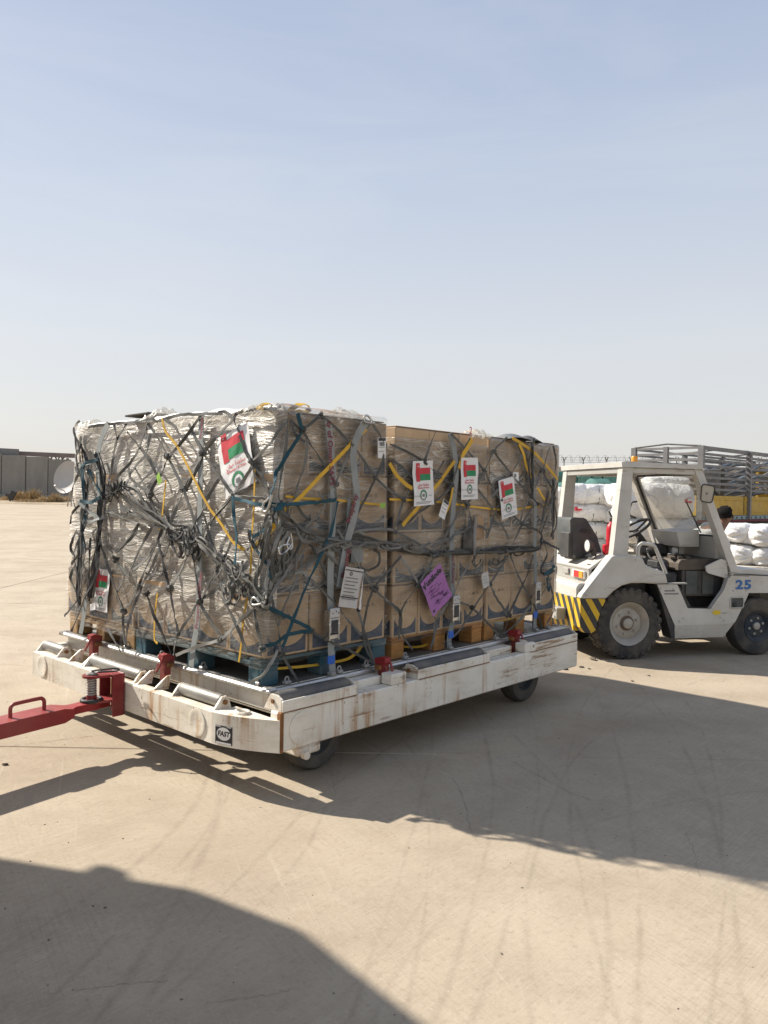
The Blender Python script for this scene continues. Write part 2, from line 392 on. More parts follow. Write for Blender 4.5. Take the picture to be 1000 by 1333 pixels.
M['skin'] = weathered('skin', (0.20, 0.105, 0.065), (0.17, 0.09, 0.055), 0.6)
M['hair'] = weathered('black_hair', (0.010, 0.009, 0.009), (0.016, 0.014, 0.013), 0.9, bumps=0.9, spec=0.1)
M['shirt'] = weathered('white_shirt', (0.60, 0.595, 0.57), (0.5, 0.5, 0.48), 0.85, 0, 7, 0.6, 0.4, 30)
M['trousers'] = weathered('dark_trousers', (0.05, 0.052, 0.06), (0.035, 0.037, 0.045), 0.9)

def m_carton():
    t = NT('printed_cardboard')
    uv = t.sep(t.vec('UV'))
    v = t.vec('Object')
    k = t.ramp(rand(t), 0, 1, 0.86, 1.1)
    c = t.mix(t.ramp(t.noise(v, 7, 5), 0.35, 0.7), (0.60, 0.435, 0.275), (0.53, 0.375, 0.23))
    c = t.mix(1.0, c, t.comb(k, k, k), 'MULTIPLY')
    # blue scallop along the foot of each side panel
    x, y = uv[0], uv[1]
    e = t.math('ABSOLUTE', t.math('SUBTRACT', t.math('MULTIPLY', x, 2), 1))
    e = t.math('MULTIPLY', e, 1.12)
    e = t.math('ADD', e, t.math('MULTIPLY', t.noise(v, 2.0, 2), 0.06))
    edge = t.math('ADD', 0.43, t.math('MULTIPLY', t.math('SQRT', t.math('MAXIMUM', t.math('SUBTRACT', 1.0, t.math('MULTIPLY', e, e)), 0.0)), -0.27))
    blue = t.math('MULTIPLY', t.math('LESS_THAN', y, edge), t.math('GREATER_THAN', y, 0.045))
    inside = t.math('LESS_THAN', t.math('ABSOLUTE', t.math('SUBTRACT', x, 0.5)), 0.435)
    blue = t.math('MULTIPLY', blue, inside)
    blue = t.math('MULTIPLY', blue, t.math('LESS_THAN', y, t.ramp(t.math('FRACT', t.math('MULTIPLY', rand(t), 7.3)), 0, 1, 0.30, 0.46)))
    blue = t.math('MULTIPLY', blue, t.math('GREATER_THAN', rand(t), 0.05))
    blue = t.math('MULTIPLY', blue, t.ramp(t.noise(v, 3.3, 3), 0.28, 0.44, 0.55, 1))
    bk = t.ramp(t.noise(v, 12, 4, 0.7), 0.3, 0.75, 1.0, 0.75)
    c = t.mix(t.math('MULTIPLY', blue, bk), c, (0.010, 0.058, 0.125))
    # a dark line of stencilled print and a tape seam
    line = t.math('MULTIPLY', t.math('LESS_THAN', t.math('ABSOLUTE', t.math('SUBTRACT', y, 0.66)), 0.03),
                  t.math('LESS_THAN', t.math('ABSOLUTE', t.math('SUBTRACT', x, 0.5)), 0.22))
    pr = t.ramp(t.noise(t.map(v, (60, 60, 38)), 1.0, 1), 0.5, 0.54)
    c = t.mix(t.math('MULTIPLY', t.math('MULTIPLY', line, pr), 0.55), c, (0.09, 0.06, 0.04))
    seam = t.math('LESS_THAN', t.math('ABSOLUTE', t.math('SUBTRACT', x, 0.5)), 0.004)
    c = t.mix(t.math('MULTIPLY', seam, 0.45), c, (0.16, 0.10, 0.06))
    h = t.math('ADD', t.noise(v, 60, 3), t.math('MULTIPLY', t.noise(t.map(v, (1, 1, 16)), 6, 3), 1.2))
    return t.done(t.pbr(c, 0.8, 0, t.bump(h, 0.3, 0.003), 0.25))
M['carton'] = m_carton()
M['plain_card'] = weathered('plain_cardboard', (0.37, 0.255, 0.155), (0.30, 0.20, 0.12), 0.85, 0, 6, 0.8, 0.2, 50, vary=0.1, spec=0.2)

def m_film(name, white, gloss, base):
    """stretch wrap: clear, milky where it folds, glossy ridges that run nearly level"""
    t = NT(name)
    uv = t.vec('UV')
    wv = t.noise(t.map(uv, (0.8, 2.2, 1)), 1.3, 3)
    warped = t.n('ShaderNodeVectorMath', operation='ADD')
    t.put(warped.inputs[0], uv)
    t.put(warped.inputs[1], t.comb(0.0, t.math('MULTIPLY', wv, 0.34), 0.0))
    wu = warped.outputs[0]
    s1 = t.noise(t.map(wu, (0.8, 28, 1)), 1.0, 7, 0.60, 0.15)
    s2 = t.noise(t.map(wu, (3.0, 95, 1), (0, 0, 0.04)), 1.0, 4, 0.62, 0.1)
    s3 = t.noise(t.map(wu, (1.1, 44, 1), (0, 0, -0.22)), 1.0, 5, 0.6, 0.2)
    s4 = t.noise(t.map(uv, (1.6, 2.6, 1)), 1.0, 4)
    h = t.math('ADD', t.math('MULTIPLY', s1, 1.3), t.math('ADD', t.math('MULTIPLY', s2, 0.45), t.math('MULTIPLY', s3, 0.8)))
    nrm = t.bump(h, 1.0, 0.0065)
    nrm2 = t.bump(h, 1.0, 0.028)
    foot = t.ramp(t.sep(uv)[1], 0.70, 1.10, 0.25, 1.0)
    ridge = lambda q, wd: t.ramp(t.math('ABSOLUTE', t.math('SUBTRACT', q, 0.5)), 0.0, wd, 1, 0)
    fold = t.math('MAXIMUM', ridge(s1, 0.022), t.math('MAXIMUM', t.math('MULTIPLY', ridge(s3, 0.020), 0.8), t.math('MULTIPLY', t.ramp(s2, 0.56, 0.70), 0.5)))
    patch = t.math('MULTIPLY', t.ramp(s4, 0.38, 0.60, 0.28, 1.0), foot)
    milk = t.math('MULTIPLY', t.math('ADD', base, t.math('MULTIPLY', fold, white)), patch)
    tr = t.n('ShaderNodeBsdfTransparent')
    tr.inputs[0].default_value = (0.95, 0.945, 0.93, 1)
    df = t.n('ShaderNodeBsdfDiffuse')
    df.inputs[0].default_value = (0.92, 0.86, 0.75, 1)
    t.put(df.inputs['Normal'], nrm2)
    tl = t.n('ShaderNodeBsdfTranslucent')
    tl.inputs[0].default_value = (0.92, 0.86, 0.75, 1)
    t.put(tl.inputs['Normal'], nrm2)
    dm = t.n('ShaderNodeMixShader')
    dm.inputs[0].default_value = 0.10
    t.t.links.new(df.outputs[0], dm.inputs[1]); t.t.links.new(tl.outputs[0], dm.inputs[2])
    mx = t.n('ShaderNodeMixShader')
    t.put(mx.inputs[0], milk)
    t.t.links.new(tr.outputs[0], mx.inputs[1]); t.t.links.new(dm.outputs[0], mx.inputs[2])
    gl = t.n('ShaderNodeBsdfGlossy')
    gl.inputs['Roughness'].default_value = 0.37
    gl.inputs[0].default_value = (1, 0.99, 0.97, 1)
    t.put(gl.inputs['Normal'], nrm)
    fr = t.n('ShaderNodeFresnel')
    fr.inputs[0].default_value = 1.5
    t.put(fr.inputs['Normal'], nrm)
    g = t.math('MULTIPLY', t.math('MULTIPLY', fr.outputs[0], foot), gloss, clamp=True)
    m2 = t.n('ShaderNodeMixShader')
    t.put(m2.inputs[0], g)
    t.t.links.new(mx.outputs[0], m2.inputs[1]); t.t.links.new(gl.outputs[0], m2.inputs[2])
    return t.done(m2.outputs[0])
M['film'] = m_film('sunlit_stretch_film', 0.85, 1.4, 0.53)  # whiter, glossier copy: brightness of the sunlit sides put into the film colour
M['film_tuft'] = m_film('bunched_stretch_film', 0.5, 0.9, 0.55)
M['film_shaded'] = m_film('shaded_stretch_film', 0.60, 0.95, 0.14)  # clearer, duller copy of the same film for the shaded sides

def m_glass():
    t = NT('dusty_glass')
    v = t.vec('Object')
    tr = t.n('ShaderNodeBsdfTransparent'); tr.inputs[0].default_value = (0.88, 0.9, 0.88, 1)
    gl = t.n('ShaderNodeBsdfGlossy'); gl.inputs['Roughness'].default_value = 0.03
    df = t.n('ShaderNodeBsdfDiffuse'); df.inputs[0].default_value = (0.48, 0.44, 0.37, 1)
    fr = t.n('ShaderNodeFresnel'); fr.inputs[0].default_value = 1.45
    m1 = t.n('ShaderNodeMixShader')
    t.put(m1.inputs[0], t.ramp(t.noise(v, 3, 5, 0.6), 0.3, 0.7, 0.30, 0.52))
    t.t.links.new(tr.outputs[0], m1.inputs[1]); t.t.links.new(df.outputs[0], m1.inputs[2])
    m2 = t.n('ShaderNodeMixShader')
    t.t.links.new(fr.outputs[0], m2.inputs[0]); t.t.links.new(m1.outputs[0], m2.inputs[1]); t.t.links.new(gl.outputs[0], m2.inputs[2])
    return t.done(m2.outputs[0])
M['glass'] = m_glass()

def m_stripes():
    t = NT('hazard_stripes')
    p = t.sep(t.vec('Object'))
    s = t.math('ADD', t.math('SUBTRACT', p[0], p[1]), t.math('MULTIPLY', p[2], 0.62))
    f = t.math('GREATER_THAN', t.math('FRACT', t.math('MULTIPLY', s, 7.4)), 0.48)
    v = t.vec('Object')
    y = t.mix(t.ramp(t.noise(v, 9, 5), 0.4, 0.7), (0.66, 0.43, 0.02), (0.52, 0.33, 0.03))
    c = t.mix(f, y, (0.035, 0.037, 0.04))
    c = t.mix(t.ramp(t.noise(v, 22, 6, 0.7), 0.6, 0.75, 0, 0.4), c, (0.3, 0.25, 0.18))
    return t.done(t.pbr(c, 0.5, 0, t.bump(t.noise(v, 50, 3), 0.1, 0.003), 0.4))
M['stripes'] = m_stripes()

def m_plate():
    t = NT('diamond_plate')
    v = t.vec('Object')
    a = t.n('ShaderNodeTexChecker'); t.put(a.inputs[0], t.map(v, (1, 1, 1), (0, 0, R(45)))); a.inputs['Scale'].default_value = 42
    c = t.mix(t.ramp(t.noise(v, 6, 5), 0.4, 0.65), (0.30, 0.26, 0.20), (0.20, 0.15, 0.10))
    c = t.mix(t.math('MULTIPLY', a.outputs['Fac'], 0.35), c, (0.45, 0.42, 0.36))
    return t.done(t.pbr(c, 0.7, 0.2, t.bump(a.outputs['Fac'], 0.6, 0.004), 0.4))
M['plate'] = m_plate()

def m_bale():
    t = NT('white_woven_plastic')
    v = t.vec('Object')
    k = t.ramp(rand(t), 0, 1, 0.9, 1.04)
    c = t.mix(t.ramp(t.noise(v, 2.5, 5), 0.4, 0.7), (0.76, 0.75, 0.73), (0.66, 0.65, 0.625))
    c = t.mix(1.0, c, t.comb(k, k, k), 'MULTIPLY')
    c = t.mix(t.ramp(t.noise(v, 6, 6, 0.7), 0.58, 0.75, 0, 0.35), c, (0.45, 0.39, 0.31))
    h = t.math('ADD', t.math('ABSOLUTE', t.math('SUBTRACT', t.noise(v, 6, 6, 0.62, 0.8), 0.5)), t.math('MULTIPLY', t.noise(v, 26, 4), 0.2))
    return t.done(t.pbr(c, 0.45, 0, t.bump(h, 1.0, 0.05), 0.5))
M['bale'] = m_bale()

# ------------------------------------------------------------------ geometry helpers
class MB:
    def __init__(s):
        s.v, s.f, s.u = [], [], {}
    def add(s, vs, fs):
        o = len(s.v)
        s.v += [tuple(p) for p in vs]
        s.f += [tuple(i + o for i in f) for f in fs]
    def box(s, lo, hi, bev=0.0, X=None):
        x0, y0, z0 = lo; x1, y1, z1 = hi
        b = min(bev, 0.45 * min(abs(x1 - x0), abs(y1 - y0), abs(z1 - z0)))
        if b <= 0:
            vs = [V((x, y, z)) for x in (x0, x1) for y in (y0, y1) for z in (z0, z1)]
            fs = [(0, 1, 3, 2), (4, 6, 7, 5), (0, 4, 5, 1), (2, 3, 7, 6), (0, 2, 6, 4), (1, 5, 7, 3)]
        else:
            vs, idx = [], {}
            for i, x in enumerate((x0, x1)):
                for j, y in enumerate((y0, y1)):
                    for k, z in enumerate((z0, z1)):
                        sx, sy, sz = (1 - 2 * i) * b, (1 - 2 * j) * b, (1 - 2 * k) * b
                        for ax in range(3):
                            idx[i, j, k, ax] = len(vs)
                            vs.append(V((x + (sx if ax != 0 else 0), y + (sy if ax != 1 else 0), z + (sz if ax != 2 else 0))))
            fs = []
            q = [(0, 0), (0, 1), (1, 1), (1, 0)]
            for i in (0, 1):
                fs.append([idx[i, a, c, 0] for a, c in q][::(1 if i else -1)])
                fs.append([idx[a, i, c, 1] for a, c in q][::(-1 if i else 1)])
                fs.append([idx[a, c, i, 2] for a, c in q][::(1 if i else -1)])
            for i in (0, 1):
                for j in (0, 1):
                    fs.append([idx[i, j, 0, 0], idx[i, j, 1, 0], idx[i, j, 1, 1], idx[i, j, 0, 1]][::(1 if i != j else -1)])
                    fs.append([idx[i, 0, j, 0], idx[i, 1, j, 0], idx[i, 1, j, 2], idx[i, 0, j, 2]][::(1 if i == j else -1)])
                    fs.append([idx[0, i, j, 1], idx[1, i, j, 1], idx[1, i, j, 2], idx[0, i, j, 2]][::(1 if i != j else -1)])
                    for k in (0, 1):
                        fs.append([idx[i, j, k, 0], idx[i, j, k, 1], idx[i, j, k, 2]][::(1 if (i + j + k) % 2 else -1)])
        if X is not None:
            vs = [X @ p for p in vs]
        s.add(vs, fs)
    def bar(s, p, q, wd, ht=None, up=(0, 0, 1), bev=0.0):
        """a rectangular bar from p to q"""
        p, q = V(p), V(q)
        d = q - p
        L = d.length
        z = d.normalized()
        x = V(up).cross(z)
        if x.length < 1e-4:
            x = V((1, 0, 0)).cross(z)
        x.normalize()
        y = z.cross(x)
        X = MX((x, y, z)).transposed().to_4x4()
        X.translation = p
        ht = ht or wd
        s.box((-wd / 2, -ht / 2, 0), (wd / 2, ht / 2, L), bev, X)
    def prism(s, poly, d0, d1, fn):
        """polygon (list of 2-tuples) extruded between depths d0 and d1; fn(a, b, depth) -> point"""
        n = len(poly)
        vs = [fn(a, b, d0) for a, b in poly] + [fn(a, b, d1) for a, b in poly]
        fs = [tuple(range(n))[::-1], tuple(range(n, 2 * n))]
        fs += [(i, (i + 1) % n, n + (i + 1) % n, n + i) for i in range(n)]
        s.add(vs, fs)
    def tube(s, pts, r, seg=8, closed=False, cap=True):
        pts = [V(p) for p in pts]
        n = len(pts)
        rs = r if isinstance(r, (list, tuple)) else [r] * n
        T = []
        for i in range(n):
            a = pts[i - 1] if (i > 0 or closed) else pts[i]
            b = pts[(i + 1) % n] if (i < n - 1 or closed) else pts[i]
            d = b - a
            T.append(d.normalized() if d.length > 1e-9 else V((0, 0, 1)))
        x = T[0].orthogonal().normalized()
        rings = []
        for i in range(n):
            x = x - T[i] * x.dot(T[i])
            x = x.normalized() if x.length > 1e-6 else T[i].orthogonal().normalized()
            y = T[i].cross(x)
            rings.append([pts[i] + rs[i] * (cos(2 * pi * k / seg) * x + sin(2 * pi * k / seg) * y) for k in range(seg)])
        vs = [p for rg in rings for p in rg]
        fs = []
        for i in range(n if closed else n - 1):
            j = (i + 1) % n
            fs += [(i * seg + k, i * seg + (k + 1) % seg, j * seg + (k + 1) % seg, j * seg + k) for k in range(seg)]
        if cap and not closed:
            fs += [tuple(range(seg))[::-1], tuple((n - 1) * seg + k for k in range(seg))]
        s.add(vs, fs)
    def lathe(s, prof, X=None, seg=32, cap=True):
        """profile of (radius, height) turned about local z"""
        X = X or MX.Identity(4)
        n = len(prof)
        vs = [X @ V((r * cos(2 * pi * k / seg), r * sin(2 * pi * k / seg), h)) for r, h in prof for k in range(seg)]
        fs = [(i * seg + k, i * seg + (k + 1) % seg, (i + 1) * seg + (k + 1) % seg, (i + 1) * seg + k) for i in range(n - 1) for k in range(seg)]
        if cap:
            fs += [tuple(range(seg))[::-1], tuple((n - 1) * seg + k for k in range(seg))]
        s.add(vs, fs)
    def band(s, pts, nrm, wd, th=0.003):
        """a flat webbing band along pts with the given surface normals"""
        n = len(pts)
        vs, fs = [], []
        for i in range(n):
            d = (pts[min(i + 1, n - 1)] - pts[max(i - 1, 0)])
            d = d.normalized() if d.length > 1e-9 else V((0, 0, 1))
            sd = d.cross(nrm[i])
            sd = sd.normalized() if sd.length > 1e-6 else d.orthogonal().normalized()
            up = sd.cross(d)
            ww = wd if not isinstance(wd, (list, tuple)) else wd[i]
            for a, b in ((-1, -1), (1, -1), (1, 1), (-1, 1)):
                vs.append(pts[i] + sd * (a * ww / 2) + up * (b * th / 2))
        for i in range(n - 1):
            for k in range(4):
                fs.append((i * 4 + k, i * 4 + (k + 1) % 4, i * 4 + 4 + (k + 1) % 4, i * 4 + 4 + k))
        fs += [(3, 2, 1, 0), (n * 4 - 4, n * 4 - 3, n * 4 - 2, n * 4 - 1)]
        s.add(vs, fs)
    def mesh(s, name, smooth=None):
        me = bpy.data.meshes.new(name)
        me.from_pydata(s.v, [], s.f)
        if smooth is not None:
            me.polygons.foreach_set('use_smooth', [True] * len(me.polygons))
            me.set_sharp_from_angle(angle=R(smooth))
        me.update()
        return me

def link(name, me, material, parent=None, loc=None, X=None):
    o = bpy.data.objects.new(name, me)
    if material is not None and len(me.materials) == 0:
        me.materials.append(M[material])
    COL.objects.link(o)
    if parent is not None:
        o.parent = parent
    if X is not None:
        o.matrix_local = X
    elif loc is not None:
        o.location = loc
    return o

def obj(name, mb, material, parent=None, smooth=35, loc=None, X=None):
    return link(name, mb.mesh(name, smooth), material, parent, loc, X)

def thing(name, label, cat, X=None, loc=(0, 0, 0), rz=0.0, group=None):
    o = bpy.data.objects.new(name, None)
    o.empty_display_size = 0.2
    COL.objects.link(o)
    if X is not None:
        o.matrix_world = X
    else:
        o.location = loc
        o.rotation_euler = (0, 0, rz)
    tag(o, label, cat, group)
    return o

def tag(o, label=None, cat=None, group=None, kind=None):
    if label: o['label'] = label
    if cat: o['category'] = cat
    if group: o['group'] = group
    if kind: o['kind'] = kind
    return o

def dup(o, parent=None):
    c = o.copy()
    COL.objects.link(c)
    if parent is not None:
        c.parent = parent
    for k in list(o.children):
        dup(k, c)
    return c

def trs(loc, rz=0.0):
    return MX.Translation(V(loc)) @ MX.Rotation(rz, 4, 'Z')

def axes(o, x, y, z):
    X = MX((V(x), V(y), V(z))).transposed().to_4x4()
    X.translation = V(o)
    return X

_txt = {}
def text_mesh(body, size=1.0, bold=0.0, align='CENTER', shear=0.0, spacing=1.0):
    key = (body, size, bold, align, shear, spacing)
    if key not in _txt:
        cu = bpy.data.curves.new('lettering', 'FONT')
        cu.body = body
        cu.size = size
        cu.align_x = align
        cu.align_y = 'CENTER'
        cu.offset = bold
        cu.shear = shear
        cu.space_character = spacing
        cu.resolution_u = 3
        o = bpy.data.objects.new('lettering', cu)
        COL.objects.link(o)
        dg = bpy.context.evaluated_depsgraph_get()
        me = bpy.data.meshes.new_from_object(o.evaluated_get(dg))
        bpy.data.objects.remove(o)
        bpy.data.curves.remove(cu)
        _txt[key] = me
    return _txt[key].copy()

def lettering(body, material, parent, X, size, bold=0.0, shear=0.0, spacing=1.0, name='lettering', align='CENTER'):
    me = text_mesh(body, size, bold, align, shear, spacing)
    me.materials.clear()
    return link(name, me, material, parent, X=X)

def catmull(pts, n=5):
    P = [pts[0] * 2 - pts[1]] + list(pts) + [pts[-1] * 2 - pts[-2]]
    out = []
    for i in range(1, len(P) - 2):
        a, b, c, d = P[i - 1], P[i], P[i + 1], P[i + 2]
        for k in range(n):
            t = k / n
            out.append(0.5 * ((2 * b) + (c - a) * t + (2 * a - 5 * b + 4 * c - d) * t * t + (3 * b - a - 3 * c + d) * t ** 3))
    out.append(P[-2].copy())
    return out

# the trolley and its load stand in one frame: a runs along the shaded long side, b along the sunlit side
DN, DYAW = V((-0.595, 4.186, 0)), R(47.4)
DX = trs(DN, DYAW)
DI = DX.inverted()
CL = DI @ CAMP
FL, RL, UL = DI.to_3x3() @ FWD, DI.to_3x3() @ RIGHT, DI.to_3x3() @ UP
NL = V((-1, 0, 0.0625)).normalized()             # outward, sunlit side (leans back a little)
NR = V((0, -1, 0))                               # outward, shaded side
def ray(x, y, f=FL, r=RL, u=UL):
    return f + r * ((x - CXP) / FPX) - u * ((y - CYP) / FPX)
def LP(x, y, o=0.02):
    d = ray(x, y); p0 = V((0.020, 0, 0.66)) + NL * (0.018 + o)
    return CL + d * ((p0 - CL).dot(NL) / d.dot(NL))
def RP(x, y, o=0.02):
    d = ray(x, y); p0 = V((0, 0.066, 0)) + NR * o
    return CL + d * ((p0 - CL).dot(NR) / d.dot(NR))
def side(x, y):
    return 'L' if x < 365 - (y - 535) * 0.0714 else 'R'
def FP(x, y, o=0.02):
    """photograph pixel -> point on the face of the load that it shows, o metres proud of it"""
    return (LP(x, y, o), NL) if side(x, y) == 'L' else (RP(x, y, o), NR)
def at(x, y, z=0.0):
    d = ray(x, y, FWD, RIGHT, UP)
    return CAMP + d * ((z - EYE) / d.z)
def atd(x, y, dist):
    """point on the ray through a pixel at a given distance down the view"""
    d = ray(x, y, FWD, RIGHT, UP)
    return CAMP + d * (dist / d.y)

# ------------------------------------------------------------------ ground
def plane(name, x0, x1, y0, y1, z, mat, nx=1, ny=1):
    mb = MB()
    vs = [(x0 + (x1 - x0) * i / nx, y0 + (y1 - y0) * j / ny, z) for j in range(ny + 1) for i in range(nx + 1)]
    fs = [(j * (nx + 1) + i, j * (nx + 1) + i + 1, (j + 1) * (nx + 1) + i + 1, (j + 1) * (nx + 1) + i) for j in range(ny) for i in range(nx)]
    mb.add(vs, fs)
    return obj(name, mb, mat, smooth=None)
tag(plane('ground', -4000, 4000, -400, 6000, -0.03, 'sand'), kind='structure')
apron = tag(plane('concrete_apron', -140, 140, -40, 79, -0.012, 'concrete'), kind='structure')
_slab = MB()
_slab.box((0.004, 0.004, -0.02), (13.996, 5.996, 0.0), 0.006)
_slab = _slab.mesh('slab', 30)
for j in range(-2, 9):
    for i in range(-3, 3):
        link('slab', _slab, 'concrete', apron, loc=(-6.0 + 14 * i, 4.78 - 6 + 6 * j + 0.0, 0))
# ragged cracks: thin dark fissures that open a few millimetres
_ck = random.Random(4)
for pts, wd in (([(0, 973), (40, 968), (90, 962), (135, 957), (165, 953)], .006), ([(664, 990), (705, 1012), (742, 1032), (770, 1042)], .004),
                ([(590, 1012), (604, 1040), (612, 1076), (622, 1098)], .003), ([(95, 1289), (130, 1286), (180, 1279), (224, 1276)], .003), ([(268, 1306), (310, 1302), (350, 1296), (392, 1286)], .0025),
                ([(893, 1085), (905, 1110), (912, 1145)], .002), ([(420, 985), (433, 1010), (436, 1040)], .003)):
    C = []
    for (x0, y0), (x1, y1) in zip(pts, pts[1:]):
        for k in range(12):
            C.append(at(x0 + (x1 - x0) * k / 12, y0 + (y1 - y0) * k / 12) + V((_ck.gauss(0, .004), _ck.gauss(0, .004), 0.0015)))
    mb = MB(); vs = []
    for i, p in enumerate(C):
        d = (C[min(i + 1, len(C) - 1)] - C[max(0, i - 1)]); d = V((-d.y, d.x, 0)).normalized()
        h = wd * _ck.uniform(0.08, 0.42)
        vs += [p + d * h, p - d * h]
    mb.add(vs, [(2 * i, 2 * i + 1, 2 * i + 3, 2 * i + 2) for i in range(len(C) - 1)])
    obj('crack', mb, 'fissure', apron, smooth=None)
_verge = MB()
n = 60
for i in range(n):
    x0, x1 = -140 + 280 * i / n, -140 + 280 * (i + 1) / n
    a = [V((x, y, z + 0.15 * noise.noise(V((x * .4, y, 0))))) for x in (x0, x1) for y, z in ((79.0, -0.15), (79.8, 0.12), (84, 0.35), (92, 0.5), (110, 0.2))]
    _verge.add(a, [(k, k + 5, k + 6, k + 1) for k in range(4)])
tag(obj('dirt_verge', _verge, 'sand', smooth=None), kind='structure')

# ------------------------------------------------------------------ far left: blast wall, canopy, dish, scrub
WY = 90.0
def wall_x(px):
    return atd(px, 645, WY).x
wl = thing('concrete_wall', 'row of tall grey concrete blast wall panels across the apron at far left', 'wall', loc=(wall_x(0), WY, 0))
edges = [-46, -14, 2.5, 34, 63, 92.5]
for k in range(5):
    mb = MB()
    x0, x1 = wall_x(edges[k]) - wall_x(0), wall_x(edges[k + 1]) - wall_x(0)
    top = atd(0.5 * (edges[k] + edges[k + 1]), [590, 590.5, 592.5, 594.5, 598][k], WY).z
    p = [(-0.22, 0.9), (0.22, 0.9), (0.15, top), (-0.15, top)]
    mb.prism(p, x0 + 0.06, x1 - 0.06, lambda a, b, d: V((d, a + 0.03 * (k % 2), b)))
    mb.box((x0 + 0.06, -1.1, 0.0), (x1 - 0.06, 1.1, 0.9), 0.1)
    obj('panel', mb, 'wall', wl, smooth=30)
cn = thing('canopy_frame', 'long brown canopy beam carried on struts above the grey blast wall', 'canopy', loc=(wall_x(0), WY + 1.5, 0))
def wp(px, py, y=0.0):
    p = atd(px, py, WY + 1.5 + y)
    return V((p.x - wall_x(0), y, p.z))
mb = MB(); mb.bar(wp(-40, 587.5), wp(99, 593.5), 0.45, 0.5); obj('beam', mb, 'canopy', cn)
mb = MB(); mb.bar(wp(-40, 588.6, -.8), wp(24, 592, -.8), 0.25, 1.3); obj('roof_sheet', mb, 'tray_grey', cn)
for px, py, qx, qy in ((22, 597, 27, 589), (26, 597, 32, 590), (57, 592, 63, 599), (62, 592, 64, 599), (66, 598, 69, 592), (71, 592, 74, 599), (76, 598, 78, 593), (79, 593, 82, 599), (80, 599, 85, 594)):
    mb = MB(); mb.bar(wp(px, py), wp(qx, qy), 0.13); obj('strut', mb, 'canopy', cn)
for px in (-20, 25, 62, 84):
    mb = MB(); p = wp(px, 600); mb.bar((p.x, 0.9, 0), (p.x, 0.9, p.z + 0.35), 0.25); obj('post', mb, 'canopy', cn)

dp = atd(90, 622, 72.0)
ds = thing('satellite_dish', 'large pale satellite dish standing in front of the blast wall at left', 'satellite dish', loc=(dp.x, dp.y, 0))
mb = MB()
prof = [(1.52 * k / 10, 0.34 * (k / 10) ** 2) for k in range(11)]
prof += [(1.52 * k / 10, 0.34 * (k / 10) ** 2 - 0.05) for k in range(10, -1, -1)]
dX = axes((0, 0, dp.z), V((0.82, -0.57, 0)).cross(V((0, 0, 1))).normalized(), (0, 0, 1), V((0, 0, 0)))
dn = V((-0.40, -0.89, 0.22)).normalized()
dx_ = V((0, 0, 1)).cross(dn).normalized(); dy_ = dn.cross(dx_)
mb.lathe(prof, axes((0, 0, dp.z), dx_, dy_, dn), 40, cap=False)
obj('reflector', mb, 'dish', ds, smooth=60)
mb = MB(); mb.tube([(0, 0, dp.z - 1.3) + dn * 0 if False else V((0, 0, dp.z)) - dy_ * 1.3 + dn * 0.25, V((0, 0, dp.z)) - dy_ * 1.15 + dn * 1.35], 0.045, 6)
mb.tube([V((0, 0, dp.z)) - dy_ * 1.18 + dn * 1.28, V((0, 0, dp.z)) - dy_ * 1.05 + dn * 1.45], 0.09, 8)
obj('feed_arm', mb, 'dish', ds)
mb = MB(); mb.tube([(0.15, 0.35, 0), (0.05, 0.25, dp.z)], 0.11, 8); mb.tube([(1.1, 0.6, 0), (0.1, 0.25, dp.z - .3)], 0.06, 6); mb.tube([(-0.6, 1.2, 0), (0.1, 0.3, dp.z - .3)], 0.06, 6)
obj('mast', mb, 'steel', ds)

def scrub(px, d, wd, h, label, seed):
    r = random.Random(seed)
    p = atd(px, 650, d)
    mb = MB()
    for k in range(420):
        an = r.uniform(0, 2 * pi); rr = wd * 0.5 * r.random() ** 0.6
        b = V((rr * cos(an), rr * 0.7 * sin(an), 0))
        hh = h * (1 - (rr / (wd * 0.5)) ** 2 * 0.75) * r.uniform(0.35, 1.05)
        t = b + V((r.gauss(0, .25) * h, r.gauss(0, .25) * h, hh))
        s = V((r.uniform(-1, 1), r.uniform(-1, 1), 0)).normalized() * 0.035 * h
        m = b.lerp(t, 0.55) + V((r.gauss(0, .06), r.gauss(0, .06), 0.05 * h))
        mb.add([b - s * .6, b + s * .6, m + s, m - s, t], [(0, 1, 2, 3), (3, 2, 4)])
    o = obj('scrub_bush', mb, 'straw', smooth=None, loc=(p.x, p.y, 0.2))
    tag(o, label, 'bush', 'dry scrub along the far wall')
scrub(25, 84, 1.5, 1.35, 'darker dry bush beside the black tilted panel at the foot of the blast wall', 1)
scrub(42, 83.5, 2.2, 1.65, 'tallest tan dry bush at the foot of the pale middle wall panel', 2)
scrub(56, 82, 2.0, 0.75, 'low tan scrub between the two taller bushes by the blast wall', 3)
scrub(72, 82.5, 1.7, 1.15, 'tan dry bush just left of the satellite dish foot', 4)
scrub(86, 83.5, 1.8, 0.8, 'low straw scrub below the satellite dish', 5)
scrub(33, 81.5, 2.6, 0.45, 'flat fringe of straw scrub along the edge of the apron', 6)
scrub(6, 83.5, 1.8, 0.7, 'low tan scrub at the extreme left edge by the wall', 7)
p = atd(13, 652, 82)
bp = thing('tilted_panel', 'small black panel tilted on a stub stand in the scrub at far left', 'panel', loc=(p.x, p.y, 0.15))
mb = MB(); mb.bar((-0.45, 0, 0.75), (0.22, 0, 0.62), 0.12, 0.3); obj('arm', mb, 'tug_dark', bp)
mb = MB(); mb.bar((0.02, 0, 0.25), (0.42, 0, 1.15), 0.22, 0.6, bev=.03); obj('board', mb, 'tug_dark', bp)
mb = MB(); mb.bar((0.0, 0, 0), (0.05, 0, 0.6), 0.14); obj('stand', mb, 'tug_dark', bp)

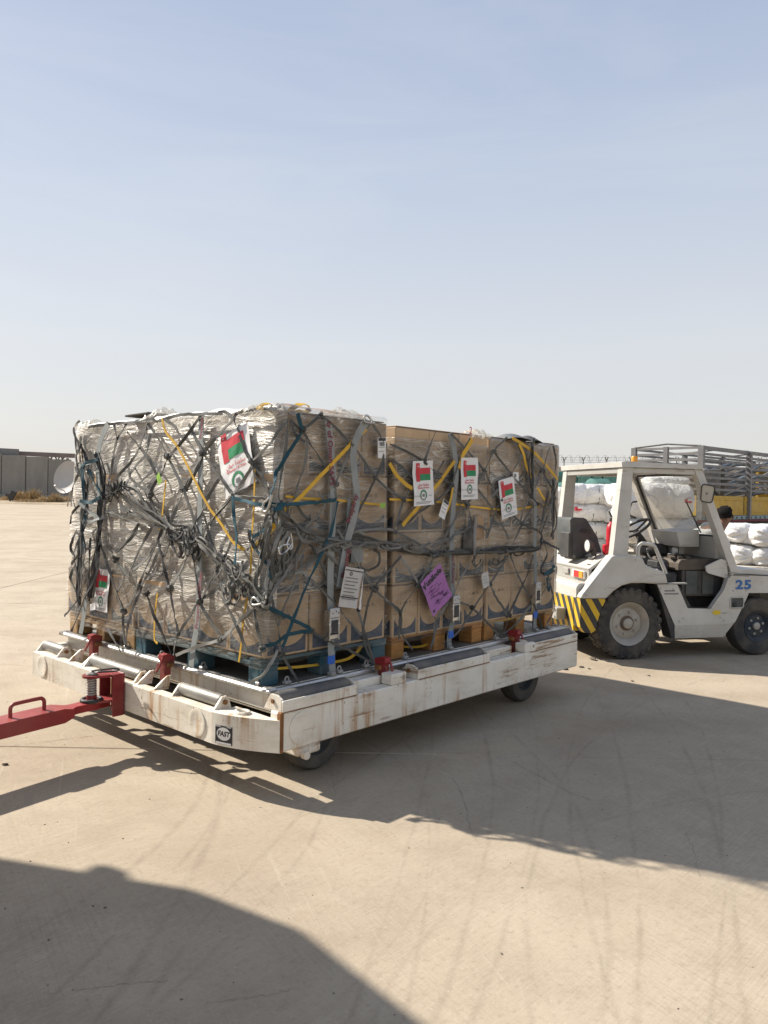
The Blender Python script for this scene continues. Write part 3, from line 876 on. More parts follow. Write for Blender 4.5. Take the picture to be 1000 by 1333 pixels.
# ------------------------------------------------------------------ far right: perimeter wall with razor wire, container
FY = 96.0
def fx(px, py=604):
    return atd(px, py, FY)
pf = thing('perimeter_fence', 'pale perimeter wall topped with posts and coiled razor wire behind the tractor', 'fence', loc=(fx(727).x, FY, 0))
fo = V((fx(727).x, FY, 0))
for k in range(7):
    a, b = 715 + k * 52, 715 + (k + 1) * 52
    A, B = fx(a, 607.5) - fo, fx(b, 608.5) - fo
    mb = MB(); mb.box((A.x + .04, -0.12, 0), (B.x - .04, 0.12, A.z), 0.03)
    obj('panel', mb, 'wall_pale', pf, smooth=30)
pxs = [735, 760, 790, 822, 852, 882, 912, 942, 976, 990, 1008]
for px in pxs:
    A, B = fx(px, 608) - fo, fx(px, 599.5) - fo
    mb = MB(); mb.bar((A.x, 0.2, 0), B + V((0, .2, 0)), 0.10)
    mb.bar(B + V((0, .2, 0)), fx(px - 2.3, 595) - fo, 0.08); mb.bar(B + V((0, .2, 0)), fx(px + 2.3, 595) - fo, 0.08)
    obj('post', mb, 'wire', pf)
mb = MB()
A, B = fx(715, 597) - fo, fx(1060, 600) - fo
pts = []
for k in range(60 * 14):
    s = k / (60 * 14.0)
    c = A.lerp(B, s)
    an = k / 14 * 2 * pi
    pts.append(c + V((0.25 * sin(an * 0.5), 0.42 * cos(an), 0.46 * sin(an))))
mb.tube(pts, 0.015, 3, cap=False)
for dz in (595.2, 598.5, 601.5):
    mb.tube([fx(715, dz) - fo, fx(1060, dz + 3) - fo], 0.016, 3)
obj('razor_wire', mb, 'wire', pf, smooth=None)

cX = atd(733, 620, 58)
ct = thing('shipping_container', 'teal green container with dark panel gaps behind the white bales', 'container', loc=(cX.x, 58, 0))
for a, b, z0, mt in ((722, 752, 619.5, 'green_tarp'), (753, 770, 613, 'teal_cont'), (772, 784, 613.4, 'teal_cont'), (786, 803, 613.8, 'teal_cont')):
    A, B = atd(a, z0, 58) - V((cX.x, 58, 0)), atd(b, z0, 58) - V((cX.x, 58, 0))
    mb = MB()
    nr = 5
    for q in range(nr):
        x0, x1 = A.x + (B.x - A.x) * q / nr, A.x + (B.x - A.x) * (q + 1) / nr
        mb.box((x0, -0.04 if q % 2 else 0.0, 0.6), (x1, 0.5, A.z - 0.1), 0.01)
    mb.box((A.x, -0.06, A.z - 0.1), (B.x, 0.5, A.z), 0.02)
    obj('door_panel', mb, mt, ct, smooth=30)
mb = MB(); mb.box((-0.8, 0.45, 0.55), (4.3, 5.5, 3.55), 0.03); obj('body', mb, 'teal_cont', ct, smooth=30)
mb = MB(); mb.box((-0.8, 0.3, 0.0), (4.3, 5.5, 0.55), 0.03); obj('base_frame', mb, 'dark', ct, smooth=30)

# ------------------------------------------------------------------ pallet trolley
dolly = thing('pallet_trolley', 'rust-streaked white airport pallet trolley with rollers and red stops under the wrapped load', 'trolley', X=DX)
ZB, ZT, ZH = 0.24, 0.445, 0.505
AL, BR = -0.22, -0.18                            # outer planes of the sunlit and the shaded beam
AE, BE = 2.985, 2.40
def bx(name, lo, hi, mat, bev=0.006, parent=None):
    mb = MB(); mb.box(lo, hi, bev); return obj(name, mb, mat, parent or dolly, smooth=30)
# long shaded beam, in three welded plates
bx('long_beam', (-0.065, BR, ZB), (AE, BR + 0.09, ZT), 'white_steel', 0.008)
bx('long_beam', (-0.065, BE - 0.08, ZB), (AE, BE, ZT), 'white_steel', 0.008)
bx('end_beam', (AE - 0.09, BR + 0.09, ZB), (AE - 0.004, BE - 0.08, ZT), 'white_steel', 0.008)
# sunlit beam: outer plate with folded top flange
mb = MB()
mb.prism([(AL, ZB), (AL, 0.405), (AL + 0.07, 0.405), (AL + 0.07, 0.395), (AL + 0.012, 0.395), (AL + 0.012, ZB)], 0.20, BE - 0.02, lambda a, b, d: V((a, d, b)))
obj('side_beam', mb, 'white_steel', dolly, smooth=30)
# rounded nose plate between the two
mb = MB()
arc = []
for k in range(13):
    t = k / 12
    a = (1 - t) ** 2 * AL + 2 * t * (1 - t) * (AL + 0.012) + t * t * (-0.067)
    b = (1 - t) ** 2 * 0.20 + 2 * t * (1 - t) * 0.035 + t * t * BR
    arc.append((a, b))
inner = [(a + 0.013, b + 0.005) for a, b in arc][::-1]
mb.prism(arc + inner, ZB, 0.408, lambda a, b, d: V((a, b, d)))
obj('nose_plate', mb, 'white_steel', dolly, smooth=40)
mb = MB(); mb.prism(arc + [(-0.06, 0.20)], 0.398, 0.4065, lambda a, b, d: V((a + .004, b + .004, d)))
obj('nose_flange', mb, 'white_steel', dolly, smooth=30)
mb = MB(); mb.box((-0.069, BR - 0.003, ZB - 0.002), (-0.045, BR + 0.03, ZT + 0.002), 0.004); obj('corner_post', mb, 'rust', dolly, smooth=30)
for b0, a0 in ((BR - 0.003, 0.045), ):
    mb = MB(); mb.lathe([(0.085, 0), (0.085, 0.004), (0.075, 0.006), (0.06, 0.004), (0, 0.004)], axes((0.075, BR - 0.001, 0.345), (1, 0, 0), (0, 0, 1), (0, -1, 0)), 28)
    obj('weld_disc', mb, 'white_steel', dolly, smooth=50)
for bb in (0.33, 2.22):
    mb = MB(); mb.lathe([(0.075, 0), (0.075, 0.005), (0.062, 0.007), (0.05, 0.004), (0, 0.004)], axes((AL - 0.001, bb, 0.325), (0, 1, 0), (0, 0, 1), (-1, 0, 0)), 28)
    obj('weld_disc', mb, 'white_steel', dolly, smooth=50)
# deck and inner beams
bx('deck_plate', (0.032, BR + 0.095, 0.385), (AE - 0.1, BE - 0.085, 0.395), 'plate', 0.002)
bx('inner_beam', (0.03, 0.02, 0.397), (0.06, 2.36, 0.488), 'white_steel', 0.004)
bx('inner_beam', (0.065, 0.035, 0.397), (2.90, 0.065, 0.488), 'white_steel', 0.004)
bx('inner_beam', (0.065, 1.2, 0.397), (2.90, 1.26, 0.488), 'white_steel', 0.004)
# roller housings along the shaded side
for a0, a1 in ((-0.055, 0.488), (1.02, 1.778), (2.281, 2.975)):
    bx('roller_housing', (a0, BR - 0.003, ZT + 0.001), (a1, BR + 0.012, ZH), 'white_steel', 0.004)
    for aa in (a0, a1 - 0.014):
        mb = MB()
        mb.prism([(BR + 0.013, ZT + .001), (BR + 0.013, ZH + 0.005), (BR + 0.05, ZH + 0.022), (BR + 0.10, ZH + 0.022), (BR + 0.15, ZT + .001)], aa, aa + 0.014, lambda p, q, d: V((d, p, q)))
        obj('roller_bracket', mb, 'white_steel', dolly, smooth=30)
    mb = MB(); mb.lathe([(0.028, 0), (0.043, 0.004), (0.045, 0.012), (0.045, a1 - a0 - 0.052), (0.043, a1 - a0 - 0.044), (0.028, a1 - a0 - 0.04)], axes((a0 + 0.02, BR + 0.075, ZH - 0.012), (0, 1, 0), (0, 0, 1), (1, 0, 0)), 28)
    obj('roller', mb, 'roller_rubber', dolly, smooth=40)
    mb = MB(); mb.lathe([(0.012, 0), (0.012, 0.008), (0.0, 0.009)], axes((a0 - 0.001, BR + 0.075, ZH - 0.012), (0, 1, 0), (0, 0, 1), (-1, 0, 0)), 6)
    obj('axle_bolt', mb, 'rust', dolly)
bx('rust_seam', (1.03, BR - 0.0045, ZT - 0.001), (1.77, BR - 0.0025, ZT + 0.004), 'rust', 0)
bx('rust_seam', (-0.05, BR - 0.0045, ZT - 0.001), (0.48, BR - 0.0025, ZT + 0.003), 'rust', 0)
bx('rust_seam', (2.29, BR - 0.0045, ZT - 0.001), (2.97, BR - 0.0025, ZT + 0.003), 'rust', 0)
for a0, a1 in ((0.545, 0.80), (1.85, 2.2)):
    bx('cross_member', (a0, BR + 0.10, 0.397), (a1, BR + 0.23, 0.49), 'white_steel', 0.006)
bx('cross_member', (1.1, BR + 0.20, 0.397), (1.7, BR + 0.23, 0.49), 'white_steel', 0.006)
bx('cross_member', (0.1, BR + 0.17, 0.397), (0.45, BR + 0.2, 0.47), 'white_steel', 0.006)
# rollers along the sunlit side
for b0, b1 in ((0.243, 0.626), (1.068, 1.675), (2.09, 2.38)):
    mb = MB(); L = b1 - b0
    mb.lathe([(0.015, 0), (0.033, 0.003), (0.036, 0.012), (0.036, L - 0.012), (0.033, L - 0.003), (0.015, L)], axes((-0.12, b0, 0.438), (0, 0, 1), (1, 0, 0), (0, 1, 0)), 28)
    obj('roller', mb, 'roller_steel', dolly, smooth=40)
    for bb in (b0 - 0.018, b1 + 0.004):
        mb = MB()
        mb.prism([(-0.195, 0.396), (-0.15, 0.45), (-0.135, 0.468), (-0.105, 0.468), (-0.09, 0.45), (-0.075, 0.396)], bb, bb + 0.014, lambda p, q, d: V((p, d, q)))
        obj('roller_bracket', mb, 'white_steel', dolly, smooth=30)
    mb = MB(); mb.lathe([(0.014, 0), (0.014, 0.012), (0, 0.013)], axes((-0.12, b0 - 0.018, 0.438), (0, 0, 1), (1, 0, 0), (0, -1, 0)), 6)
    obj('axle_bolt', mb, 'rust', dolly)
for bb in (0.93, 1.82):
    mb = MB()
    for d in (-0.11, 0.075):
        mb.prism([(-0.20, 0.397), (-0.09, 0.397), (-0.075, 0.475), (-0.10, 0.475), (-0.16, 0.43)], bb + d, bb + d + 0.012, lambda p, q, dd: V((p, dd, q)))
    obj('stop_gusset', mb, 'white_steel', dolly, smooth=30)
# lashing ring on the nose
mb = MB(); mb.tube([V((-0.115 + 0.03 * cos(k * pi / 8), 0.075 + 0.045 * sin(k * pi / 8), 0.414)) for k in range(16)], 0.008, 6, closed=True)
obj('lashing_ring', mb, 'white_steel', dolly)

def red_stop(X):
    """swing-up pallet stop: post with a hooked head and a wire pull"""
    mb = MB()
    mb.prism([(-0.022, -0.13), (0.018, -0.13), (0.022, -0.02), (0.045, 0.0), (0.05, 0.035), (0.0, 0.052), (-0.034, 0.046), (-0.036, 0.02), (-0.022, 0.0)], -0.026, 0.026, lambda p, q, d: V((p, d, q)))
    o = obj('pallet_stop', mb, 'red', dolly, smooth=30, X=X)
    mb = MB()
    mb.tube(catmull([V((-0.03, -0.018, 0.03)), V((-0.055, -0.018, -0.02)), V((-0.062, 0.0, -0.05)), V((-0.05, 0.018, -0.05)), V((-0.035, 0.018, -0.01))], 4), 0.007, 6)
    obj('pull_loop', mb, 'red', o)
    mb = MB(); mb.box((-0.01, -0.043, -0.03), (0.04, 0.043, 0.0), 0.006); obj('pivot', mb, 'rust', o)
for bb in (0.93, 1.82):
    red_stop(axes((-0.045, bb, 0.535), (1, 0, 0), (0, 1, 0), (0, 0, 1)))
for aa in (0.84, 2.28):
    red_stop(axes((aa, -0.055, 0.545), (0, 1, 0), (-1, 0, 0), (0, 0, 1)))
    mb = MB(); mb.box((aa - 0.06, BR + 0.002, ZT + 0.001), (aa + 0.075, BR + 0.09, 0.512), 0.006); obj('stop_block', mb, 'white_steel', dolly, smooth=30)
    mb = MB(); mb.lathe([(0.012, 0), (0.012, 0.006), (0, 0.007)], axes((aa + 0.045, BR + 0.0, 0.485), (1, 0, 0), (0, 0, 1), (0, -1, 0)), 8); obj('stop_bolt', mb, 'steel', dolly)

def trolley_wheel(a, b):
    mb = MB()
    mb.lathe([(0.12, -0.055), (0.165, -0.066), (0.19, -0.062), (0.203, -0.045), (0.207, -0.02), (0.207, 0.02), (0.203, 0.045), (0.19, 0.062), (0.165, 0.066), (0.12, 0.055)], axes((a, b, 0.207), (1, 0, 0), (0, 0, 1), (0, -1, 0)), 40, cap=False)
    wh = obj('wheel', mb, 'rubber', dolly, smooth=35)
    mb = MB()
    mb.lathe([(0, 0.03), (0.05, 0.035), (0.06, 0.01), (0.10, 0.02), (0.122, 0.055), (0.122, -0.055), (0.10, -0.02), (0, -0.02)], axes((a, b, 0.207), (1, 0, 0), (0, 0, 1), (0, -1, 0)), 32, cap=False)
    obj('rim', mb, 'blue_wheel', wh, smooth=35)
    mb = MB()
    mb.box((a - 0.05, b + 0.075, 0.18), (a + 0.05, b + 0.09, 0.385), 0.004)
    mb.box((a - 0.06, b - 0.09, 0.3), (a + 0.06, b + 0.09, 0.384), 0.004)
    obj('fork', mb, 'white_steel', dolly, smooth=30)
for a in (0.374, 2.534):
    for b in (0.07, 2.12):
        trolley_wheel(a, b)
mb = MB(); mb.box((0.06, -0.17, 0.185), (0.23, -0.03, 0.239), 0.012); mb.lathe([(0.022, 0), (0.022, 0.03), (0, 0.03)], axes((0.10, -0.171, 0.195), (1, 0, 0), (0, 0, 1), (0, -1, 0)), 10)
obj('lug', mb, 'white_steel', dolly, smooth=30)
mb = MB(); mb.bar((0.374, 0.07, 0.207), (0.374, 2.12, 0.207), 0.06); mb.bar((2.534, 0.07, 0.207), (2.534, 2.12, 0.207), 0.06); obj('axle', mb, 'dark', dolly)

# tow bracket and bar on the sunlit end
bb = 1.165
mb = MB()
mb.box((AL - 0.012, bb - 0.075, 0.215), (AL - 0.002, bb + 0.075, 0.468), 0.004)
mb.box((AL - 0.085, bb - 0.085, 0.215), (AL - 0.0125, bb - 0.073, 0.468), 0.004)
mb.box((AL - 0.085, bb + 0.073, 0.235), (AL - 0.0125, bb + 0.085, 0.468), 0.004)
brk = obj('tow_bracket', mb, 'red', dolly, smooth=30)
PX, PB = AL - 0.165, bb + 0.02
for z, rr in ((0.452, 0.055), (0.302, 0.062)):
    mb = MB()
    poly = [(AL - 0.02, bb - 0.075), (AL - 0.02, bb + 0.07), (AL - 0.11, bb + 0.075)] + [(PX + rr * cos(t), PB + rr * sin(t)) for t in [R(d) for d in range(100, 261, 20)]] + [(AL - 0.11, bb - 0.06)]
    mb.prism(poly, z, z + 0.014, lambda p, q, d: V((p, q, d)))
    obj('hitch_plate', mb, 'red', brk, smooth=30)
mb = MB(); mb.tube([V((PX + 0.024 * cos(k * pi / 6), PB + 0.024 * sin(k * pi / 6), 0.325 + 0.118 * k / 96)) for k in range(97)], 0.0065, 6)
obj('pin_spring', mb, 'steel', brk, smooth=60)
mb = MB(); mb.lathe([(0.013, 0.245), (0.013, 0.485), (0.0, 0.49)], MX.Translation((PX, PB, 0)), 12); mb.lathe([(0.03, 0.466), (0.034, 0.47), (0.03, 0.48), (0.0, 0.482)], MX.Translation((PX, PB, 0)), 16)
obj('hitch_pin', mb, 'steel', brk, smooth=40)
mb = MB(); mb.lathe([(0.03, 0.316), (0.03, 0.345), (0.0, 0.346)], MX.Translation((PX, PB, 0)), 16); obj('spring_seat', mb, 'red', brk, smooth=40)
mb = MB(); mb.tube(catmull([V((PX, PB, 0.488)), V((PX + 0.01, PB - 0.05, 0.50)), V((PX + 0.05, PB - 0.13, 0.515)), V((PX + 0.09, PB - 0.15, 0.51)), V((PX + 0.10, PB - 0.10, 0.49)), V((PX + 0.03, PB - 0.02, 0.48))], 6), 0.006, 6)
obj('pull_cable', mb, 'tug_dark', brk, smooth=60)
# bar swings out towards the tow tractor
tbd = (V((-0.96, 1.10, 0)) - V((PX, PB, 0))).normalized()
tbs = V((tbd.y, -tbd.x, 0))
TX = axes((PX, PB, 0.285), tbd, -tbs, (0, 0, 1))
tb = bpy.data.objects.new('tow_bar', None); COL.objects.link(tb); tb.parent = dolly; tb.matrix_local = TX
mb = MB()
mb.prism([(0.0, -0.05), (0.06, -0.042), (0.13, -0.04), (0.19, -0.07), (0.19, 0.07), (0.13, 0.04), (0.06, 0.042), (0.0, 0.05), (-0.04, 0.035), (-0.052, 0.0), (-0.04, -0.035)], -0.022, 0.022, lambda p, q, d: V((p, q, d)))
mb.prism([(0.165, -0.026), (0.225, -0.046), (1.15, -0.046), (1.15, 0.036), (0.225, 0.036), (0.165, 0.022)], -0.075, 0.075, lambda p, q, d: V((p, d, q)))
obj('bar', mb, 'red_bar', tb, smooth=30)
mb = MB(); mb.tube(catmull([V((0.31, 0.0, 0.035)), V((0.31, 0.0, 0.085)), V((0.322, 0.0, 0.102)), V((0.345, 0, 0.107)), V((0.475, 0, 0.107)), V((0.498, 0, 0.102)), V((0.51, 0.0, 0.085)), V((0.51, 0.0, 0.035))], 4), 0.011, 8)
obj('handle', mb, 'red_bar', tb, smooth=60)
mb = MB(); mb.tube([V((0.055 * cos(k * pi / 10), 0.055 * sin(k * pi / 10), 0.03)) for k in range(20)], 0.013, 8, closed=True); obj('tow_eye', mb, 'tug_dark', tb, smooth=60)
mb = MB(); mb.lathe([(0.05, -.03), (0.05, 0.03), (0, .03)], MX.Translation((1.2, 0, 0)), 16); mb.box((1.14, -.04, -.03), (1.3, .04, .03), .01); obj('eye_plate', mb, 'rust', tb)

# maker's plate on the nose
def on_face(o, x, y, z):
    return axes(o, x, y, z)
c0, c1 = V((arc[1][0], arc[1][1], 0)), V((arc[5][0], arc[5][1], 0))
tx = (c1 - c0).normalized(); nx = V((tx.y, -tx.x, 0))
nx = nx if nx.x < 0 else -nx
ctr = (c0 + c1) / 2 + nx * 0.0035 + V((0, 0, 0.30))
mb = MB(); mb.box((-0.056, -0.048, -0.001), (0.056, 0.048, 0.001))
plq = obj('maker_sticker', mb, 'ink', dolly, X=axes(ctr, tx, (0, 0, 1), nx))
mb = MB(); mb.lathe([(0.0435, 0.0012), (0.0435, 0.0018), (0, 0.0018)], MX.Diagonal((1.05, 0.78, 1, 1)), 32); obj('white_oval', mb, 'paper', plq, loc=(0, 0.006, 0.0))
lettering('FAST', 'ink', plq, MX.Translation((0, 0.006, 0.0024)), 0.036, 0.0016, 0.18)
mb = MB(); mb.box((-0.052, -0.047, 0.0012), (0.05, -0.038, 0.0018)); obj('torn_edge', mb, 'paper', plq, smooth=None)
mb = MB(); mb.box((-0.056, 0.040, 0.0012), (-0.02, 0.0475, 0.0018)); mb.box((0.02, 0.042, 0.0012), (0.05, 0.0475, 0.0018)); obj('torn_edge', mb, 'paper_dull', plq, smooth=None)
# scraped and rusty spots read as paint; stubs of weld seam on the nose

# ------------------------------------------------------------------ aircraft pallet and the wooden pallets on it
ap = thing('aircraft_pallet', 'flat aluminium aircraft pallet with slotted edge rail lying on the trolley', 'cargo pallet', X=DX @ MX.Translation((0, 0, 0.492)))
PA, PBL = 3.17, 2.44
mb = MB(); mb.box((0.045, 0.045, 0.008), (PA - 0.045, PBL - 0.045, 0.018), 0.002); obj('sheet', mb, 'sheet', ap, smooth=30)
def rail(x0, y0, x1, y1):
    mb = MB()
    d = (V((x1, y1, 0)) - V((x0, y0, 0))); L = d.length; d.normalize(); s = V((-d.y, d.x, 0))
    pr = [(0.0, 0.004), (0.0, 0.016), (0.008, 0.026), (0.022, 0.028), (0.024, 0.020), (0.036, 0.020), (0.038, 0.029), (0.052, 0.029), (0.058, 0.022), (0.058, 0.0), (0.006, 0.0)]
    mb.prism(pr, 0, L, lambda p, q, t: V((x0, y0, 0)) + d * t + s * p + V((0, 0, q)))
    r = obj('edge_rail', mb, 'aluminium', ap, smooth=30)
    mb = MB()
    k = 0.03
    while k < L - 0.03:
        c = V((x0, y0, 0)) + d * k + s * 0.045
        mb.add([c + d * i * 0.008 + s * j * 0.0052 + V((0, 0, 0.0296)) for i, j in ((-1, -1), (1, -1), (1, 1), (-1, 1))], [(0, 1, 2, 3)])
        k += 0.0254
    tag(obj('track_hole', mb, 'dark', r, smooth=None), kind='stuff')
rail(0, PBL, 0, 0)
rail(PA, 0, PA, PBL)
rail(0, 0, PA, 0)
rail(PA, PBL, 0, PBL)
mb = MB(); mb.box((-0.004, -0.004, 0.001), (0.062, 0.062, 0.032), 0.008); obj('corner_piece', mb, 'aluminium', ap)

def wooden_pallet(a0, a1, b0, b1, mat, label, blockmat=None, zt=0.661, z0=0.511):
    t = thing('wooden_pallet', label, 'pallet', X=DX @ MX.Translation((a0, b0, z0)), group='wooden pallets under the cartons')
    A, B, H = a1 - a0, b1 - b0, zt - z0
    bw = 0.125
    hb = H - 0.042
    for i in range(3):
        for j in range(3):
            x = [0, (A - bw) / 2, A - bw][i]; y = [0, (B - bw) / 2, B - bw][j]
            mb = MB(); mb.box((x + 0.003, y + 0.003, 0.0), (x + bw - 0.003, y + bw - 0.003, hb), 0.004)
            obj('block', mb, blockmat or mat, t, smooth=30)
    for i in range(3):
        x = [0, (A - bw) / 2, A - bw][i]
        mb = MB(); mb.box((x, 0, hb + 0.001), (x + bw, B, hb + 0.021), 0.003); obj('stringer', mb, mat, t, smooth=30)
    nb = 7
    for j in range(nb):
        y = (B - 0.11) * j / (nb - 1)
        mb = MB(); mb.box((0, y, hb + 0.022), (A, y + 0.11, hb + 0.0415), 0.003); obj('deck_board', mb, mat, t, smooth=30)
    return t
wooden_pallet(0.03, 1.03, 0.10, 1.41, 'blue_wood', 'blue painted wooden pallet under the near corner of the load')
wooden_pallet(1.085, 2.075, 0.10, 1.38, 'orange_wood', 'orange toned wooden pallet under the middle stack on the shaded side')
wooden_pallet(2.105, 3.07, 0.10, 1.38, 'raw_wood', 'brown wooden pallet at the tractor end of the shaded side', 'orange_wood')
wooden_pallet(0.05, 1.03, 1.46, 2.38, 'raw_wood', 'unpainted pine pallet under the far end of the sunlit side')
wooden_pallet(1.085, 2.075, 1.46, 2.38, 'raw_wood', 'pine pallet in the hidden middle of the back row')
wooden_pallet(2.105, 3.07, 1.46, 2.38, 'raw_wood', 'pine pallet at the hidden back corner of the load')
# stray carton-coloured chock, and timber off-cuts between the pallets
# ------------------------------------------------------------------ cartons
_cm = {}
def carton_mesh(A, B, H):
    k = (round(A, 3), round(B, 3), round(H, 3))
    if k not in _cm:
        mb = MB(); mb.box((-A / 2, -B / 2, -H / 2), (A / 2, B / 2, H / 2), 0.006)
        me = mb.mesh('cardboard_carton', 30)
        uv = me.uv_layers.new(name='UVMap')
        for p in me.polygons:
            n = p.normal
            for li in p.loop_indices:
                c = me.vertices[me.loops[li].vertex_index].co
                if abs(n.z) > 0.6:
                    uv.data[li].uv = (0.5, 0.99)
                elif abs(n.x) > abs(n.y):
                    uv.data[li].uv = (c.y / B + 0.5, c.z / H + 0.5)
                else:
                    uv.data[li].uv = (c.x / A + 0.5, c.z / H + 0.5)
        _cm[k] = me
    return _cm[k]
ROWN = ['bottom row', 'second row up', 'third row up', 'top row']
ORD = ['first', 'second', 'third', 'fourth', 'fifth', 'sixth']
CZ = 0.664
HB = 0.339
def amin(z):
    return 0.022 + 0.0625 * (z - 0.66)
cr = random.Random(11)
def carton(a0, a1, b0, b1, row, label, rise=0.0, group='printed cardboard cartons'):
    A, B, H = a1 - a0 - 0.004, b1 - b0 - 0.004, HB - 0.003
    z = CZ + HB * row + HB / 2 + rise
    ja, jb, jr = cr.gauss(0, .0035), cr.gauss(0, .0035), cr.gauss(0, .006)
    X = DX @ MX.Translation(((a0 + a1) / 2 + ja, (b0 + b1) / 2 + jb, z)) @ MX.Rotation(jr, 4, 'Z')
    o = link('cardboard_carton', carton_mesh(A, B, H), 'carton', X=X)
    tag(o, label, 'box', group)
    return o
def stack(nm, A0, A1, B0, B1, na, nb, faces, lean, rise=0.0):
    """ring of cartons round one wooden pallet, only the sides the photograph can see"""
    for row in range(4):
        zc = HB * row + HB / 2
        lo = A0 + lean * 0.0625 * zc
        hi = A1 - lean * 0.022 * zc
        n = na[row]; m = nb[row]
        for i in range(n):
            for j in range(m):
                fr, lf, ri = j == 0, i == 0, i == n - 1
                if not ((fr and 'F' in faces) or (lf and 'L' in faces) or (ri and 'R' in faces)):
                    continue
                if fr and 'F' in faces:
                    where = 'shaded face, %s from left' % ORD[i]
                elif lf and 'L' in faces:
                    where = 'sunlit face, %s from the near end' % ORD[j]
                else:
                    where = 'tractor end, %s from front' % ORD[j]
                carton(lo + (hi - lo) * i / n, lo + (hi - lo) * (i + 1) / n, B0 + (B1 - B0) * j / m, B0 + (B1 - B0) * (j + 1) / m, row,
                       'carton in %s of %s, %s' % (ROWN[row], nm, where), rise)
stack('near corner stack', 0.032, 1.022, 0.092, 1.405, (3, 4, 3, 4), (4, 4, 4, 4), 'FL', 1)
stack('middle stack', 1.075, 2.085, 0.090, 1.39, (4, 3, 4, 3), (4, 4, 4, 4), 'F', 0, -0.012)
stack('right-hand stack', 2.10, 3.075, 0.090, 1.39, (3, 4, 3, 4), (4, 4, 4, 4), 'FR', 0, -0.012)
stack('far left stack', 0.032, 1.022, 1.455, 2.40, (4, 3, 4, 3), (3, 3, 3, 3), 'L', 1)
for nm, a0, a1 in (('middle', 0.5, 2.08), ('tractor end', 2.10, 3.07)):
    for row in range(4):
        carton(a0, a1, 1.455, 2.38, row, 'wide carton in %s of the hidden back stacks, %s' % (ROWN[row], nm), 0, 'hidden back row cartons')
# flat sheets laid over the tops
for nm, a0, a1, b0, b1, z in (('near corner stack', 0.125, 0.985, 0.11, 1.40, 2.024), ('middle stack', 1.10, 2.07, 0.11, 1.37, 2.011), ('right-hand stack', 2.13, 3.05, 0.11, 1.37, 2.011), ('far left stack', 0.125, 0.985, 1.47, 2.38, 2.024)):
    mb = MB(); mb.box((0, 0, 0), (a1 - a0, b1 - b0, 0.006), 0.002)
    tag(obj('cardboard_sheet', mb, 'plain_card', X=DX @ MX.Translation((a0, b0, z))), 'flat brown cardboard sheet lying on top of the %s' % nm, 'sheet', 'cardboard top sheets')
mb = MB(); mb.box((-0.10, -0.12, 0), (0.10, 0.12, 0.012), 0.003)
tag(obj('cardboard_sheet', mb, 'ribbon', X=DX @ MX.Translation((0.17, 1.52, 2.07)) @ MX.Rotation(R(8), 4, 'Z') @ MX.Rotation(R(-3), 4, 'X')), 'dark loose cardboard flap on top edge of the sunlit side', 'sheet', 'cardboard top sheets')

